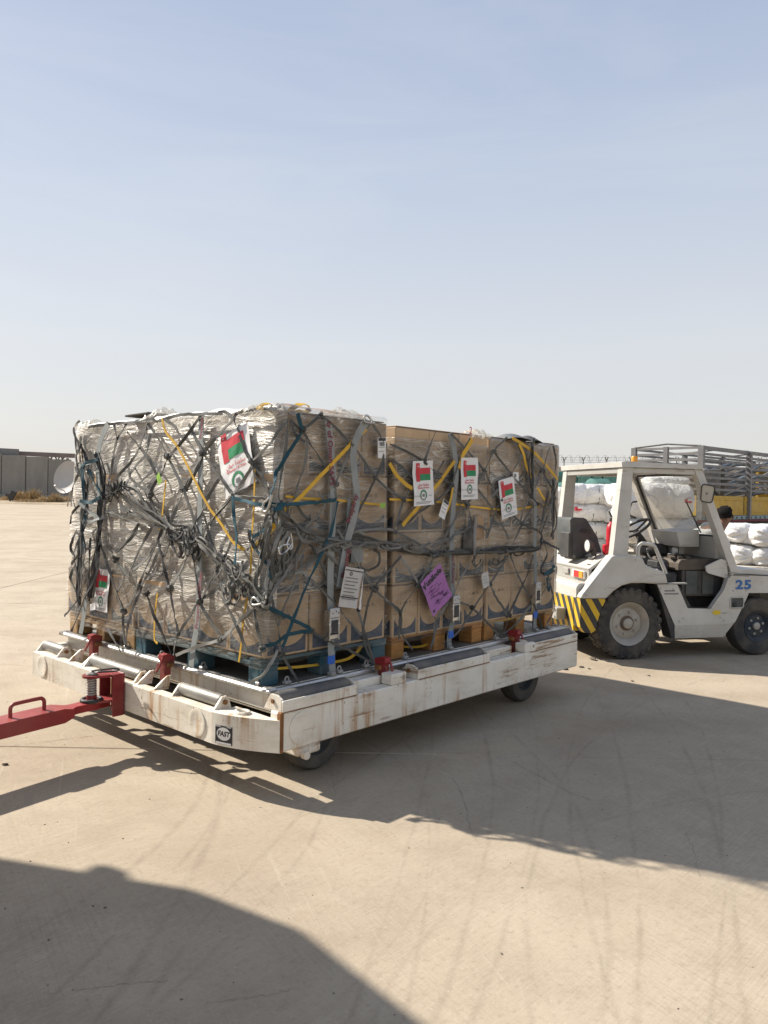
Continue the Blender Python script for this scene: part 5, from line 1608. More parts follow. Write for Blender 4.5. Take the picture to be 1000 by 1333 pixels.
strap_words(t, 'ty of Oman SATS', (429, 552), (432.5, 628), 0.052, 'ink_maroon', 0.031)
buckle(t, 431, 812, 1.25, 0, (431, 859))
mb = MB(); p = RP(432, 878, 0.04); mb.box((-.02, -.02, -.015), (.02, .02, .015), .005); obj('end_fitting', mb, 'steel', t, X=MX.Translation(p))
t = lash('loose wide grey strap hanging from the top hook behind the white pouch', [(478, 548), (466, 566), (460, 590), (462, 620), (465, 648), (461, 672), (453, 702), (447, 732), (442, 765)], 'wide', 0.052, 'wide grey tie-down straps', 'tie_down_strap', 0.034)
strap_words(t, 'Property', (455, 676), (463, 648), 0.05, 'ink_maroon', 0.045)
strap_words(t, 'Property', (447, 752), (454, 714), 0.05, 'ink_maroon', 0.045)
strand([(455, 650), (452, 690), (446, 715), (440, 760)], 'wide', 0.03, t, 'webbing_edge', 0.02, 0.004, .001, .3)
t = lash('wide grey strap with ratchet down the middle stack beside the purple card', [(586, 564), (592, 590), (594, 620), (590, 660), (588, 710), (589, 760), (590, 800), (585, 830), (585, 842)], 'wide', 0.05, 'wide grey tie-down straps', 'tie_down_strap')
buckle(t, 590, 792, 1.2, 0, (587, 826))
strap_words(t, 'Property of Oman', (590, 760), (590, 716), 0.03, 'ink_maroon', 0.031)
t = lash('wide dark grey strap with ratchet near the tractor end of the load', [(693, 575), (694, 630), (697, 660), (696, 700), (697, 740), (697, 790), (696, 818)], 'wide', 0.045, 'wide grey tie-down straps', 'tie_down_strap')
buckle(t, 697, 772, 1.15, 0, (697, 800))
t = lash('wide grey strap with maroon lettering down the middle of the sunlit side', [(262, 541), (262, 575), (261, 620), (260, 690), (259, 760), (257, 810), (252, 842), (249, 868)], 'wide', 0.05, 'wide grey tie-down straps', 'tie_down_strap', 0.012)
strap_words(t, 'Property of Oman', (256, 815), (261, 748), 0.045, 'ink_maroon', 0.024)
strap_words(t, 'Property', (261, 572), (263, 542), 0.036, 'ink_maroon', 0.024)
t = lash('wide grey strap curving over the top at the far left end of the sunlit side', [(141, 552), (133, 568), (128, 590), (128, 615), (130, 650)], 'wide', 0.06, 'wide grey tie-down straps', 'tie_down_strap', 0.03)
t = lash('short wide grey strap end reaching the rail at the far left of the pallet', [(112, 778), (110, 795), (107, 815), (105, 825)], 'wide', 0.055, 'wide grey tie-down straps', 'tie_down_strap', 0.03)
for lb, px, wd in (('yellow strap slanting down the sunlit side from the film peak', [(211, 545), (216, 562), (230, 580), (242, 602), (256, 630), (272, 660), (288, 682), (304, 706), (318, 716)], 0.017),
                   ('yellow strap zigzagging across the near corner stack', [(477, 558), (462, 572), (455, 580), (436, 600), (415, 622), (390, 648), (376, 660), (362, 672)], 0.023),
                   ('short yellow strap tail below the hook on the near corner', [(358, 682), (350, 694), (340, 704), (328, 714)], 0.03),
                   ('yellow strap dropping from the stack gap to the first flag sheet', [(507, 603), (516, 618), (528, 630), (537, 636)], 0.026),
                   ('yellow strap rising between the two flag sheets', [(592, 600), (582, 614), (572, 628), (560, 642), (548, 656), (536, 670), (524, 684)], 0.026),
                   ('bunched yellow strap at the red mark on the middle stack', [(615, 572), (608, 584), (603, 592), (598, 610)], 0.034),
                   ('yellow strap beside the label at the grey strap', [(590, 630), (588, 645), (584, 660), (580, 668)], 0.018),
                   ('yellow strap curving over the right-hand stack top', [(667, 570), (680, 578), (694, 588), (706, 600), (718, 614), (726, 624)], 0.024),
                   ('yellow strap hanging down the right-hand stack', [(676, 578), (682, 592), (685, 606), (692, 622)], 0.026),
                   ('yellow strap end under the dark rope at the tractor end', [(700, 635), (706, 646), (711, 652)], 0.02)):
    lash(lb, px, 'yellow', wd, 'yellow webbing straps', 'yellow_strap', 0.026)
for lb, px in (('thin yellow band level across the near corner stack', [(372, 646), (400, 649), (430, 650), (465, 654), (498, 657)]),
               ('thin yellow band level across the middle and right-hand stacks', [(507, 650), (540, 651), (560, 652), (592, 656), (620, 660), (660, 664), (690, 660), (720, 656)]),
               ('upright yellow band left of the near corner on the sunlit side', [(332, 600), (331, 650), (328, 700), (325, 760), (318, 800), (314, 840), (311, 862)]),
               ('upright yellow band in the middle of the sunlit side', [(216, 625), (212, 665), (208, 690)]),
               ('yellow band end hanging low on the sunlit side', [(205, 772), (202, 800), (201, 830), (205, 838)])):
    lash(lb, px, 'yellow', 0.013, 'yellow packing bands', 'packing_band', 0.005)
for lb, pts in (('yellow band looping on the rail inside the blue pallet', [V((0.14, 0.1, 0.60)), V((0.4, 0.12, 0.575)), V((0.68, 0.13, 0.565)), V((0.78, 0.13, 0.59)), V((0.86, 0.14, 0.64))]),
                ('yellow band lying on the aluminium sheet under the middle stack', [V((1.15, 0.3, 0.60)), V((1.32, 0.2, 0.555)), V((1.5, 0.16, 0.55)), V((1.7, 0.2, 0.62))]),
                ('yellow band hanging under the right-hand stack', [V((2.2, 0.11, 0.645)), V((2.4, 0.10, 0.64)), V((2.6, 0.11, 0.655))])):
    t = thing('packing_band', lb, 'strap', X=DX, group='yellow packing bands')
    mb = MB(); C = catmull(pts, 6); mb.band(C, [V((0, -0.6, 0.8))] * len(C), 0.018, 0.002); obj('webbing', mb, 'yellow', t)
# yellow loops of webbing standing on the top
for lb, x, y, s in (('orange yellow webbing loop standing on the near top corner', 392, 531, 1.0), ('small orange webbing loop left of the corner on the top edge', 347, 529, 0.7)):
    c, n = RP(x, y, -0.1), NR
    t = thing('webbing_loop', lb, 'strap', X=DX @ MX.Translation(c), group='webbing loops on the top')
    pts = [V((-0.09, 0, -0.03)), V((-0.05, 0.0, 0.0)), V((0.0, 0.01, 0.022)), V((0.045, 0, 0.022)), V((0.06, 0, 0.0)), V((0.04, 0, -0.018)), V((-0.01, -0.01, -0.018)), V((-0.06, -0.01, -0.03))]
    mb = MB(); C = catmull([p * s for p in pts], 6); mb.band(C, [V((0.15, -0.35, 0.9)).normalized()] * len(C), 0.035 * s, 0.003); obj('webbing', mb, 'yellow', t)
# rubber edge pads and a dark fold on the top of the right-hand stack
for lb, x, y, wd, ht in (('dark grey rubber pad over the top edge of the right-hand stack', 676, 569, 0.30, 0.05), ('dark rounded pad on the top edge near the tractor end', 697, 573, 0.16, 0.06)):
    c = RP(x, y, 0.0)
    mb = MB()
    n1, n2 = 14, 10
    vs = [V(((i / n1 - .5) * wd, -0.02 + j / n2 * 0.22, ht * (sin(pi * i / n1) ** .6) * sin(pi * min(1, .1 + j / n2 * 0.9)))) for j in range(n2 + 1) for i in range(n1 + 1)]
    mb.add(vs, [(j * (n1 + 1) + i, j * (n1 + 1) + i + 1, (j + 1) * (n1 + 1) + i + 1, (j + 1) * (n1 + 1) + i) for j in range(n2) for i in range(n1)])
    tag(obj('rubber_pad', mb, 'ink_grey' if wd > .2 else 'roller_rubber', smooth=60, X=DX @ MX.Translation(c - V((0, 0, 0.02)))), lb, 'pad', 'rubber edge pads')

# ------------------------------------------------------------------ paper sheets, labels and tags
def sheet_frame(x, y, rot, o=0.03, tilt=0.0):
    p, n = FP(x, y, o)
    tx = V((0, -1, 0)) if n.x < -0.5 else V((1, 0, 0))
    ty = n.cross(tx)
    return DX @ axes(p, tx, ty, n) @ MX.Rotation(R(rot), 4, 'Z') @ MX.Rotation(R(tilt), 4, 'X')
def curl_sheet(wd, ht, bend, seed, nx_=14, ny_=18, th=0.0):
    mb = MB()
    def zf(x, y):
        return bend * (abs(x / wd * 2) ** 2 * 0.6 + (y / ht) ** 2) * 0.5 + 0.009 * noise.noise(V((x * 9, y * 7, seed))) + 0.003 * noise.noise(V((x * 26, y * 21, seed)))
    vs = [V((x, y, zf(x, y))) for y in [ht * (j / ny_ - .5) for j in range(ny_ + 1)] for x in [wd * (i / nx_ - .5) for i in range(nx_ + 1)]]
    mb.add(vs, [(j * (nx_ + 1) + i, j * (nx_ + 1) + i + 1, (j + 1) * (nx_ + 1) + i + 1, (j + 1) * (nx_ + 1) + i) for j in range(ny_) for i in range(nx_)])
    return mb, zf
def printed(parent, name, mat, zf, x0, x1, y0, y1, lift=0.0024):
    mb = MB()
    n1, n2 = 6, 4
    vs = [V((x, y, zf(x, y) + lift)) for y in [y0 + (y1 - y0) * j / n2 for j in range(n2 + 1)] for x in [x0 + (x1 - x0) * i / n1 for i in range(n1 + 1)]]
    mb.add(vs, [(j * (n1 + 1) + i, j * (n1 + 1) + i + 1, (j + 1) * (n1 + 1) + i + 1, (j + 1) * (n1 + 1) + i) for j in range(n2) for i in range(n1)])
    return obj(name, mb, mat, parent, smooth=None)
def words_on(parent, body, mat, zf, x, y, size, bold=0.0, shear=0.0, rot=0.0, lift=0.0022, spacing=1.0):
    me = text_mesh(body, size, bold, 'CENTER', shear, spacing)
    me.materials.clear()
    c, s = cos(R(rot)), sin(R(rot))
    for v in me.vertices:
        px, py = x + v.co.x * c - v.co.y * s, y + v.co.x * s + v.co.y * c
        v.co = (px, py, zf(px, py) + lift)
    return link('lettering', me, mat, parent)
AR1 = '\ufee5\ufe8e\ufee4\ufecb \ufe94\ufee8\ufec4\ufee0\ufeb3'
def flag_sheet(x, y, rot, label, wd=0.205, ht=0.292, bend=0.01, seed=0, o=0.03, tilt=0.0):
    mb, zf = curl_sheet(wd, ht, bend, seed)
    t = thing('flag_sheet', label, 'notice', X=sheet_frame(x, y, rot, o, tilt), group='white sheets with a red and green flag')
    obj('paper', mb, 'paper', t, smooth=60)
    k = wd / 0.205
    printed(t, 'flag_red', 'ink_red', zf, -0.072 * k, -0.034 * k, 0.012 * k, 0.132 * k)
    printed(t, 'flag_red', 'ink_red', zf, -0.0338 * k, 0.074 * k, 0.060 * k, 0.100 * k)
    printed(t, 'flag_green', 'ink_green', zf, -0.0338 * k, 0.074 * k, 0.018 * k, 0.0598 * k)
    mb = MB(); mb.lathe([(0.009, zf(-.053, .112) + .0024), (0.006, zf(-.053, .112) + .0024)], MX.Translation((-0.053 * k, 0.115 * k, 0)), 10, cap=False); obj('flag_crest', mb, 'paper', t, smooth=None)
    words_on(t, AR1, 'ink_red', zf, 0.0, -0.010 * k, 0.024 * k, 0.0004)
    words_on(t, 'Sultanate Of Oman', 'ink_red', zf, 0.0, -0.030 * k, 0.0155 * k, 0.0004)
    mb = MB()
    for a0, a1, r0, r1, mt in ((-30, 210, 0.024, 0.034, 'ink_green'), (0, 360, 0.0345, 0.0365, 'ink_grey'), (205, 335, 0.025, 0.031, 'ink_grey')):
        m2 = MB(); n = 20
        vs = []
        for i in range(n + 1):
            an = R(a0 + (a1 - a0) * i / n)
            for rr in (r0 * k, r1 * k):
                px, py = rr * cos(an), -0.078 * k + rr * sin(an)
                vs.append(V((px, py, zf(px, py) + 0.0018)))
        m2.add(vs, [(2 * i, 2 * i + 1, 2 * i + 3, 2 * i + 2) for i in range(n)])
        obj('emblem', m2, mt, t, smooth=None)
    printed(t, 'emblem_core', 'ink_grey', zf, -0.012 * k, 0.012 * k, -0.088 * k, -0.07 * k)
    words_on(t, 'Relief', 'ink_grey', zf, 0.068 * k, -0.082 * k, 0.013 * k)
    words_on(t, AR1, 'ink_grey', zf, -0.068 * k, -0.080 * k, 0.015 * k)
    for j, q in enumerate((-0.122, -0.131)):
        printed(t, 'small_print', 'ink_grey', zf, -0.08 * k, (0.078 - .02 * j) * k, (q - 0.0016) * k, (q + 0.0016) * k)
    return t
flag_sheet(551, 629, 4.0, 'flag sheet on the middle stack, left of the upright grey strap', seed=1)
flag_sheet(611, 623, 2.5, 'flag sheet just right of the upright grey strap on the middle stack', wd=0.195, seed=2)
flag_sheet(661, 648, 12.0, 'tilted flag sheet lowest of the three on the shaded side', seed=3)
flag_sheet(306, 600, 20.0, 'crumpled tilted flag sheet under the net near the top of the sunlit side', wd=0.30, ht=0.36, bend=-0.02, seed=4, o=0.012)
flag_sheet(132, 768, 0.0, 'flag sheet low on the far left stack above the pine pallet', wd=0.21, ht=0.29, seed=5, o=-0.004)
def card(x, y, rot, wd, ht, mat, label, name='label_tag', cat='label', seed=0, o=0.034, bend=0.004, tilt=0.0, head=None, lines=0, group=None):
    mb, zf = curl_sheet(wd, ht, bend, seed, 8, 10)
    t = thing(name, label, cat, X=sheet_frame(x, y, rot, o, tilt), group=group)
    obj('paper', mb, mat, t, smooth=60)
    if head:
        printed(t, 'printed_bar', head, zf, -wd * .42, wd * .42, ht * .34, ht * .48)
    for k in range(lines):
        y0 = ht * (0.24 - 0.62 * k / max(1, lines))
        printed(t, 'small_print', 'ink_grey', zf, -wd * .38, wd * (.38 - .2 * rnd.random()), y0 - ht * .012, y0 + ht * .012)
    return t, zf
t, zf = card(568, 768, 32, 0.235, 0.27, 'purple', 'purple card printed unilode hanging tilted in the net of the middle stack', 'purple_card', 'card', 11, 0.045, 0.012)
words_on(t, 'unilode', 'ink', zf, 0.018, 0.094, 0.058, 0.0022, 0.12)
mb = MB()
for q in ((-0.108, 0.112), (-0.098, 0.084)):
    pass
m2 = MB(); m2.add([V((x, y, zf(x, y) + .002)) for x, y in ((-0.11, 0.108), (-0.096, 0.108), (-0.091, 0.09), (-0.078, 0.118), (-0.066, 0.118), (-0.088, 0.07), (-0.098, 0.07))], [(0, 1, 2, 5, 6), (2, 3, 4, 5)])
obj('tick_logo', m2, 'ink', t, smooth=None)
pr_ = random.Random(3)
for k in range(16):
    x0 = pr_.uniform(-0.09, 0.05); y0 = 0.05 - 0.155 * k / 16
    printed(t, 'small_print', 'ink_purple', zf, x0, x0 + pr_.uniform(0.02, 0.06), y0 - 0.002, y0 + pr_.uniform(0.001, 0.004))
words_on(t, 'PMC', 'ink_purple', zf, 0.07, -0.085, 0.03, 0.001)
words_on(t, '25', 'ink_purple', zf, -0.02, -0.075, 0.026, 0.001)
printed(t, 'star_mark', 'ink', zf, -0.098, -0.08, -0.118, -0.1)
t, zf = card(456, 765, -10, 0.155, 0.235, 'paper_dull', 'crumpled white document pouch hanging by the loose strap of the near stack', 'document_pouch', 'pouch', 12, 0.06, 0.02, 4, None, 7)
printed(t, 'black_line', 'ink', zf, -0.074, 0.074, -0.062, -0.055)
printed(t, 'black_line', 'ink', zf, -0.074, 0.074, 0.098, 0.104)
mb = MB(); mb.lathe([(0.012, .0), (0.007, .0)], MX.Translation((-0.02, 0.082, zf(-.02, .082) + .003)), 14, cap=False); obj('round_mark', mb, 'ink', t, smooth=None)
mb = MB(); vs = []
for j in range(9):
    q = j / 8
    for i in range(4):
        vs.append(V((0.075 + 0.03 * i / 3 * (0.5 + q * .8) + 0.02 * q, 0.10 - 0.22 * q, 0.012 - 0.02 * (i / 3) ** 2 + 0.01 * noise.noise(V((i, j * .6, 3))))))
mb.add(vs, [(j * 4 + i, j * 4 + i + 1, j * 4 + i + 5, j * 4 + i + 4) for j in range(8) for i in range(3)])
obj('folded_flap', mb, 'paper', t, smooth=60)
mb = MB(); mb.box((0.095, -0.135, -0.01), (0.115, -0.115, 0.01), .004); obj('clip', mb, 'ink', t)
t, zf = card(497, 583, 4, 0.068, 0.125, 'paper', 'small white barcode label high on the near corner stack', 'barcode_label', 'label', 13, 0.028, 0.004, 0, 'ink', 3)
printed(t, 'barcode', 'ink_grey', zf, -0.018, 0.02, 0.012, 0.035)
card(578, 663, -24, 0.07, 0.125, 'paper', 'small white label with a black header under the second flag sheet', 'header_label', 'label', 14, 0.036, 0.004, 0, 'ink', 3)
t, zf = card(672, 622, 2, 0.075, 0.085, 'paper', 'small white label behind the lowest flag sheet', 'corner_label', 'label', 15, 0.018, 0.002)
printed(t, 'barcode', 'ink_grey', zf, -0.025, 0.002, 0.005, 0.03)
mb, zf = curl_sheet(0.07, 0.27, 0.02, 16, 6, 10)
_d = ray(617, 700); _d = V((_d.x, _d.y, 0)).normalized()
_x = (MX.Rotation(R(14), 3, 'Z') @ _d)
tag_X = axes(RP(617, 697, 0.06), _x, (0, 0, 1), V((_x.y, -_x.x, 0)))
t = thing('hanging_tag', 'long white tag seen nearly edge-on hanging in the middle of the shaded net', 'tag', X=DX @ tag_X)
obj('paper', mb, 'paper', t, smooth=60)
t, zf = card(632, 755, 12, 0.075, 0.11, 'paper_dull', 'small frosted plastic tag low on the right-hand stack', 'plastic_tag', 'tag', 17, 0.034, 0.004, 0, None, 3)
card(121, 790, 15, 0.06, 0.045, 'paper', 'tiny white tag at the foot of the far left flag sheet', 'white_tag', 'tag', 18, 0.05)
card(207, 623, 35, 0.05, 0.07, 'plug', 'light green and blue plastic tag on the net of the sunlit side', 'green_tag', 'tag', 19, 0.04)
card(498, 690 - 32, 0, 0.05, 0.03, 'plug', 'yellow green tape end at the edge of the near stack', 'tape_tag', 'tag', 20, 0.05)
card(625, 746 - 60, 0, 0.10, 0.16, 'plain_card', 'torn brown paper patch behind the edge-on tag', 'paper_patch', 'paper', 21, 0.006)
# red chalk mark on film
t = thing('red_mark', 'red scribbled figure on the film tuft of the middle stack', 'mark', X=sheet_frame(613, 561, 0, 0.02))
lettering('2', 'ink_red', t, MX.Identity(4), 0.075)
# grey pad hanging behind the gathered band, and dark pads
for x, y, wd, ht, mt, lb in ((467, 712, 0.10, 0.19, 'wide', 'grey webbing pad hanging behind the gathered net band'), (612, 702, 0.13, 0.15, 'roller_rubber', 'dark rubber pad under the gathered band of the middle stack')):
    mb, zf = curl_sheet(wd, ht, -0.03, 3, 8, 8)
    tag(obj('edge_pad', mb, mt, smooth=60, X=sheet_frame(x, y, 0, 0.012)), lb, 'pad', 'rubber edge pads')

# ------------------------------------------------------------------ tow tractor: x forward, y to its far side, near side at y = 0
TG = R(13)
TX0 = trs((2.4516, 7.727, 0), TG)
tug = thing('tow_tractor', 'grey white airport tow tractor numbered 25 with open cab and striped rear bumper', 'tow tractor', X=TX0)
TW = 1.34
def xz(a, b, d): return V((a, d, b))
def part(name, poly, y0, y1, mat, parent=tug, smooth=30, fn=xz):
    mb = MB(); mb.prism(poly, y0, y1, fn); return obj(name, mb, mat, parent, smooth=smooth)
def tb_(name, lo, hi, mat, bev=0.008, parent=tug, X=None):
    mb = MB(); mb.box(lo, hi, bev, X); return obj(name, mb, mat, parent, smooth=30)
arch = [(0.25, 0.742), (0.12, 0.752), (-0.02, 0.752), (-0.12, 0.728), (-0.21, 0.672), (-0.285, 0.602)]
fender = [(-0.555, 0.605), (-0.535, 0.655), (-0.235, 1.015), (-0.20, 1.03), (0.03, 1.022), (0.10, 1.0), (0.13, 0.94), (0.17, 0.915), (0.335, 0.865), (0.36, 0.835), (0.385, 0.752), (0.37, 0.742)] + arch
for y0, y1 in ((0.0, 0.14), (TW - 0.14, TW)):
    mb = MB(); mb.prism(fender, y0, y1, xz)
    fe = obj('rear_fender', mb, 'tug', tug, smooth=30)
    bv = fe.modifiers.new('edge', 'BEVEL'); bv.width = 0.018; bv.segments = 3; bv.limit_method = 'ANGLE'; bv.angle_limit = R(40)
    part('fender_skirt', [(-0.555, 0.602), (-0.285, 0.602), (-0.325, 0.52), (-0.36, 0.42), (-0.39, 0.30), (-0.43, 0.272), (-0.50, 0.275), (-0.555, 0.33)], y0 + 0.004, y1 - 0.004, 'stripes')
# sloping hatch, lamp panel, tail deck, striped bumper
part('rear_hatch', [(-0.40, 0.885), (-0.21, 1.018), (0.0, 1.018), (0.0, 0.99), (-0.20, 0.99), (-0.385, 0.865)], 0.141, TW - 0.141, 'tug')
tb_('lamp_panel', (-0.40, 0.141, 0.745), (-0.37, TW - 0.141, 0.87), 'tug_grey', 0.004)
mb = MB()
rr_ = []
for k in range(7):
    an = R(90 + 90 * k / 6)
    rr_.append((-0.50 + 0.055 * cos(an), 0.69 + 0.055 * sin(an)))
mb.prism([(-0.36, 0.745)] + rr_ + [(-0.555, 0.605), (-0.36, 0.605)], 0.10, TW - 0.10, xz)
obj('tail_deck', mb, 'tug', tug, smooth=50)
tb_('rear_bumper', (-0.557, 0.141, 0.275), (-0.50, TW - 0.141, 0.603), 'stripes', 0.006)
tb_('coupling_box', (-0.66, 0.30, 0.36), (-0.558, 0.98, 0.475), 'tug_grey', 0.006)
for y in (0.34, 0.44, 0.84, 0.94):
    for z in (0.385, 0.455):
        mb = MB(); mb.lathe([(0.012, 0), (0.012, 0.008), (0, 0.009)], axes((-0.66, y, z), (0, 1, 0), (0, 0, 1), (-1, 0, 0)), 6); obj('bolt', mb, 'steel', tug)
for y0, s in ((0.20, 1), (TW - 0.20, -1)):
    mb = MB(); mb.box((-0.425, min(y0, y0 + s * .27), 0.775), (-0.401, max(y0, y0 + s * .27), 0.852), 0.006); lm = obj('tail_lamp', mb, 'lamp_white', tug, smooth=30)
    a, b, c_ = y0 + s * .015, y0 + s * .10, y0 + s * .21
    tb_('amber_lens', (-0.434, min(a, b), 0.779), (-0.4255, max(a, b), 0.848), 'amber', 0.004, lm)
    tb_('red_lens', (-0.434, min(b + s * .004, c_), 0.779), (-0.4255, max(b + s * .004, c_), 0.848), 'lamp_red', 0.004, lm)
tb_('socket', (-0.42, 0.56, 0.79), (-0.401, 0.68, 0.85), 'tug_grey', 0.006)
tb_('inner_frame', (-0.48, 0.30, 0.33), (1.30, TW - 0.30, 0.60), 'tug_dark', 0.01)
tb_('engine_bay', (-0.30, 0.26, 0.60), (0.30, TW - 0.26, 0.98), 'tug_dark', 0.01)
# side skirt with footwell opening
skirt = [(0.262, 0.742), (0.486, 0.735), (0.604, 0.505), (0.615, 0.497), (0.895, 0.488), (1.035, 0.668), (1.085, 0.80), (1.10, 0.845), (1.30, 0.83), (1.95, 0.80), (1.95, 0.64), (1.303, 0.644), (1.285, 0.60), (1.16, 0.36), (1.09, 0.33), (0.47, 0.33)]
part('side_skirt', skirt, 0.0, 0.03, 'tug')
part('side_skirt', skirt, TW - 0.03, TW, 'tug')
mb = MB(); mb.add([V((0.47, 0.0, 0.329)), V((1.16, 0.0, 0.36)), V((1.045, 0.035, 0.195)), V((0.484, 0.035, 0.193)), V((0.47, 0.035, 0.33)), V((1.16, 0.035, 0.36)), V((1.045, 0.06, 0.195)), V((0.484, 0.06, 0.193))],
       [(0, 1, 2, 3), (7, 6, 5, 4), (0, 3, 7, 4), (1, 5, 6, 2), (3, 2, 6, 7), (0, 4, 5, 1)])
obj('lower_skirt', mb, 'tug', tug, smooth=30)
tb_('lower_skirt', (0.48, TW - 0.06, 0.195), (1.05, TW - 0.03, 0.33), 'tug', 0.01)
part('mud_flap', [(0.262, 0.738), (0.44, 0.20), (0.475, 0.195), (0.47, 0.33)], 0.004, 0.16, 'tug_dark')
part('pillar_foot', [(0.895, 0.49), (1.038, 0.672), (1.085, 0.80), (1.06, 0.80), (1.01, 0.675), (0.865, 0.49)], -0.006, 0.05, 'tug')
tb_('step_pad', (0.38, 0.005, 0.738), (0.60, 0.06, 0.752), 'tug_grey', 0.003)
vt = tb_('vent_shade_plate', (1.09, -0.004, 0.497), (1.24, 0.01, 0.597), 'seat', 0.012)  # raised dark plate stands in for the shade inside the vent opening
mb = MB(); mb.tube([V((x, -0.006, z)) for x, z in ((1.09, 0.51), (1.09, 0.585), (1.10, 0.6), (1.23, 0.6), (1.24, 0.585), (1.24, 0.51), (1.23, 0.496), (1.10, 0.496))], 0.006, 6, closed=True); obj('vent_rim', mb, 'tug', vt, smooth=60)
mb = MB(); mb.lathe([(0.026, 0), (0.02, 0.012), (0, 0.014)], axes((1.14, -0.004, 0.53), (1, 0, 0), (0, 0, 1), (0, -1, 0)), 12); obj('filler_cap', mb, 'tug_dark', vt, smooth=40)
mb = MB(); mb.lathe([(0.03, 0), (0.03, 0.002), (0, 0.002)], axes((0.935, -0.002, 0.452), (1.6, 0, 0), (0, 0, 0.8), (0, -1, 0)), 20); obj('oval_sticker', mb, 'yellow_paint', tug, smooth=None)
tb_('maker_badge', (0.995, -0.003, 0.438), (1.055, 0.0, 0.452), 'tug_grey', 0)
lettering('25', 'blue_paint', tug, axes((1.238, -0.003, 0.725), (1.4, 0, 0), (0, 0, 1), (0, -1, 0)), 0.125, 0.0052, 0, 1.12, 'fleet_number')
for z, x1 in ((0.668, 0.46), (0.638, 0.50)):
    tb_('faded_stripe', (0.345, -0.0022, z), (x1, -0.0005, z + 0.014), 'ink_grey', 0)
# bonnet
mb = MB(); mb.prism([(1.09, 0.848), (1.14, 0.885), (1.45, 0.878), (1.80, 0.845), (1.98, 0.78), (2.0, 0.45), (1.96, 0.45), (1.96, 0.80)], 0.03, TW - 0.03, xz); obj('bonnet', mb, 'tug', tug, smooth=30)
part('bonnet_gap', [(1.12, 0.838), (1.95, 0.806), (1.95, 0.800), (1.12, 0.830)], -0.003, 0.02, 'tug_dark')
tb_('front_bumper', (1.95, 0.0, 0.25), (2.05, TW, 0.62), 'tug', 0.02)
tb_('front_axle_beam', (1.2, 0.2, 0.24), (1.6, TW - 0.2, 0.64), 'tug_dark', 0.01)
# cab frame
for y0, y1 in ((0.02, 0.11), (TW - 0.11, TW - 0.02)):
    part('rear_pillar', [(-0.132, 1.885), (-0.020, 1.885), (-0.055, 1.018), (-0.215, 1.018)], y0, y1, 'tug')
    part('front_pillar', [(0.655, 1.885), (0.735, 1.885), (0.77, 1.83), (1.195, 0.86), (1.105, 0.86), (0.70, 1.80)], y0, y1, 'tug')
    tb_('door_header', (-0.02, y0 + 0.01, 1.83), (0.70, y1 - 0.01, 1.884), 'tug', 0.006)
mb = MB(); mb.prism([(-0.15, 1.886), (0.72, 1.886), (0.75, 1.87), (0.76, 1.89), (0.70, 1.925), (-0.10, 1.945), (-0.155, 1.935)], 0.0, TW, xz); rf = obj('roof', mb, 'tug', tug, smooth=30)
tb_('rear_header', (-0.13, 0.111, 1.825), (-0.06, TW - 0.111, 1.885), 'tug_grey', 0.006)
mb = MB(); mb.lathe([(0.036, 0), (0.036, 0.008), (0.032, 0.012), (0.032, 0.062), (0.026, 0.07), (0, 0.071)], MX.Translation((0.11, 0.22, 1.938)), 20); obj('beacon', mb, 'amber', tug, smooth=40)
# windscreen in a rubber frame
wl0, wl1 = V((0.745, 0, 1.84)), V((1.015, 0, 1.225))
def wsp(y, f): return wl0.lerp(wl1, f) + V((-0.02, y, 0))
mb = MB(); mb.add([wsp(0.13, .03), wsp(TW - .13, .03), wsp(TW - .13, .99), wsp(0.13, .99)], [(0, 1, 2, 3)]); obj('windscreen', mb, 'glass', tug, smooth=None)
mb = MB()
cs = []
for cy, cf, a0 in ((0.17, .07, 180), (TW - .17, .07, 270), (TW - .17, .95, 0), (0.17, .95, 90)):
    for k in range(5):
        an = R(a0 + 90 * k / 4)
        cs.append(wsp(cy + 0.05 * cos(an), cf + 0.07 * sin(an)))
mb.tube(cs, 0.013, 6, closed=True); obj('screen_seal', mb, 'tug_dark', tug, smooth=60)
mb = MB(); mb.bar(wsp(0.40, .45) - V((0.02, 0, 0)), wsp(0.34, .98) - V((.02, 0, 0)), 0.012); obj('wiper', mb, 'tug_dark', tug)
part('cowl', [(1.0, 1.22), (1.03, 1.22), (1.13, 0.985), (1.10, 0.985)], 0.11, TW - 0.11, 'tug_grey')
part('dash_top', [(0.985, 1.205), (1.03, 1.205), (1.06, 0.985), (0.985, 0.985)], 0.11, TW - 0.11, 'tug_grey')
mb = MB(); pp = [V((0.79, TW - .04, 1.55)), V((0.72, TW - .04, 1.53)), V((0.70, TW - .04, 1.40)), V((0.78, TW - .04, 1.36))]; mb.tube(catmull(pp, 3), 0.012, 6); obj('grab_handle', mb, 'tug_dark', tug, smooth=60)
mb = MB()
hp = []
for cx_, cz_, a0 in ((0.11, 1.09, 90), ):
    pass
pts = [(0.062, 0.99), (0.062, 1.085), (0.078, 1.125), (0.115, 1.142), (0.215, 1.125), (0.25, 1.098), (0.30, 1.0), (0.375, 0.845)]
mb.tube(catmull([V((x, 0.03, z)) for x, z in pts], 4), 0.019, 8); obj('hand_rail', mb, 'tug', tug, smooth=60)
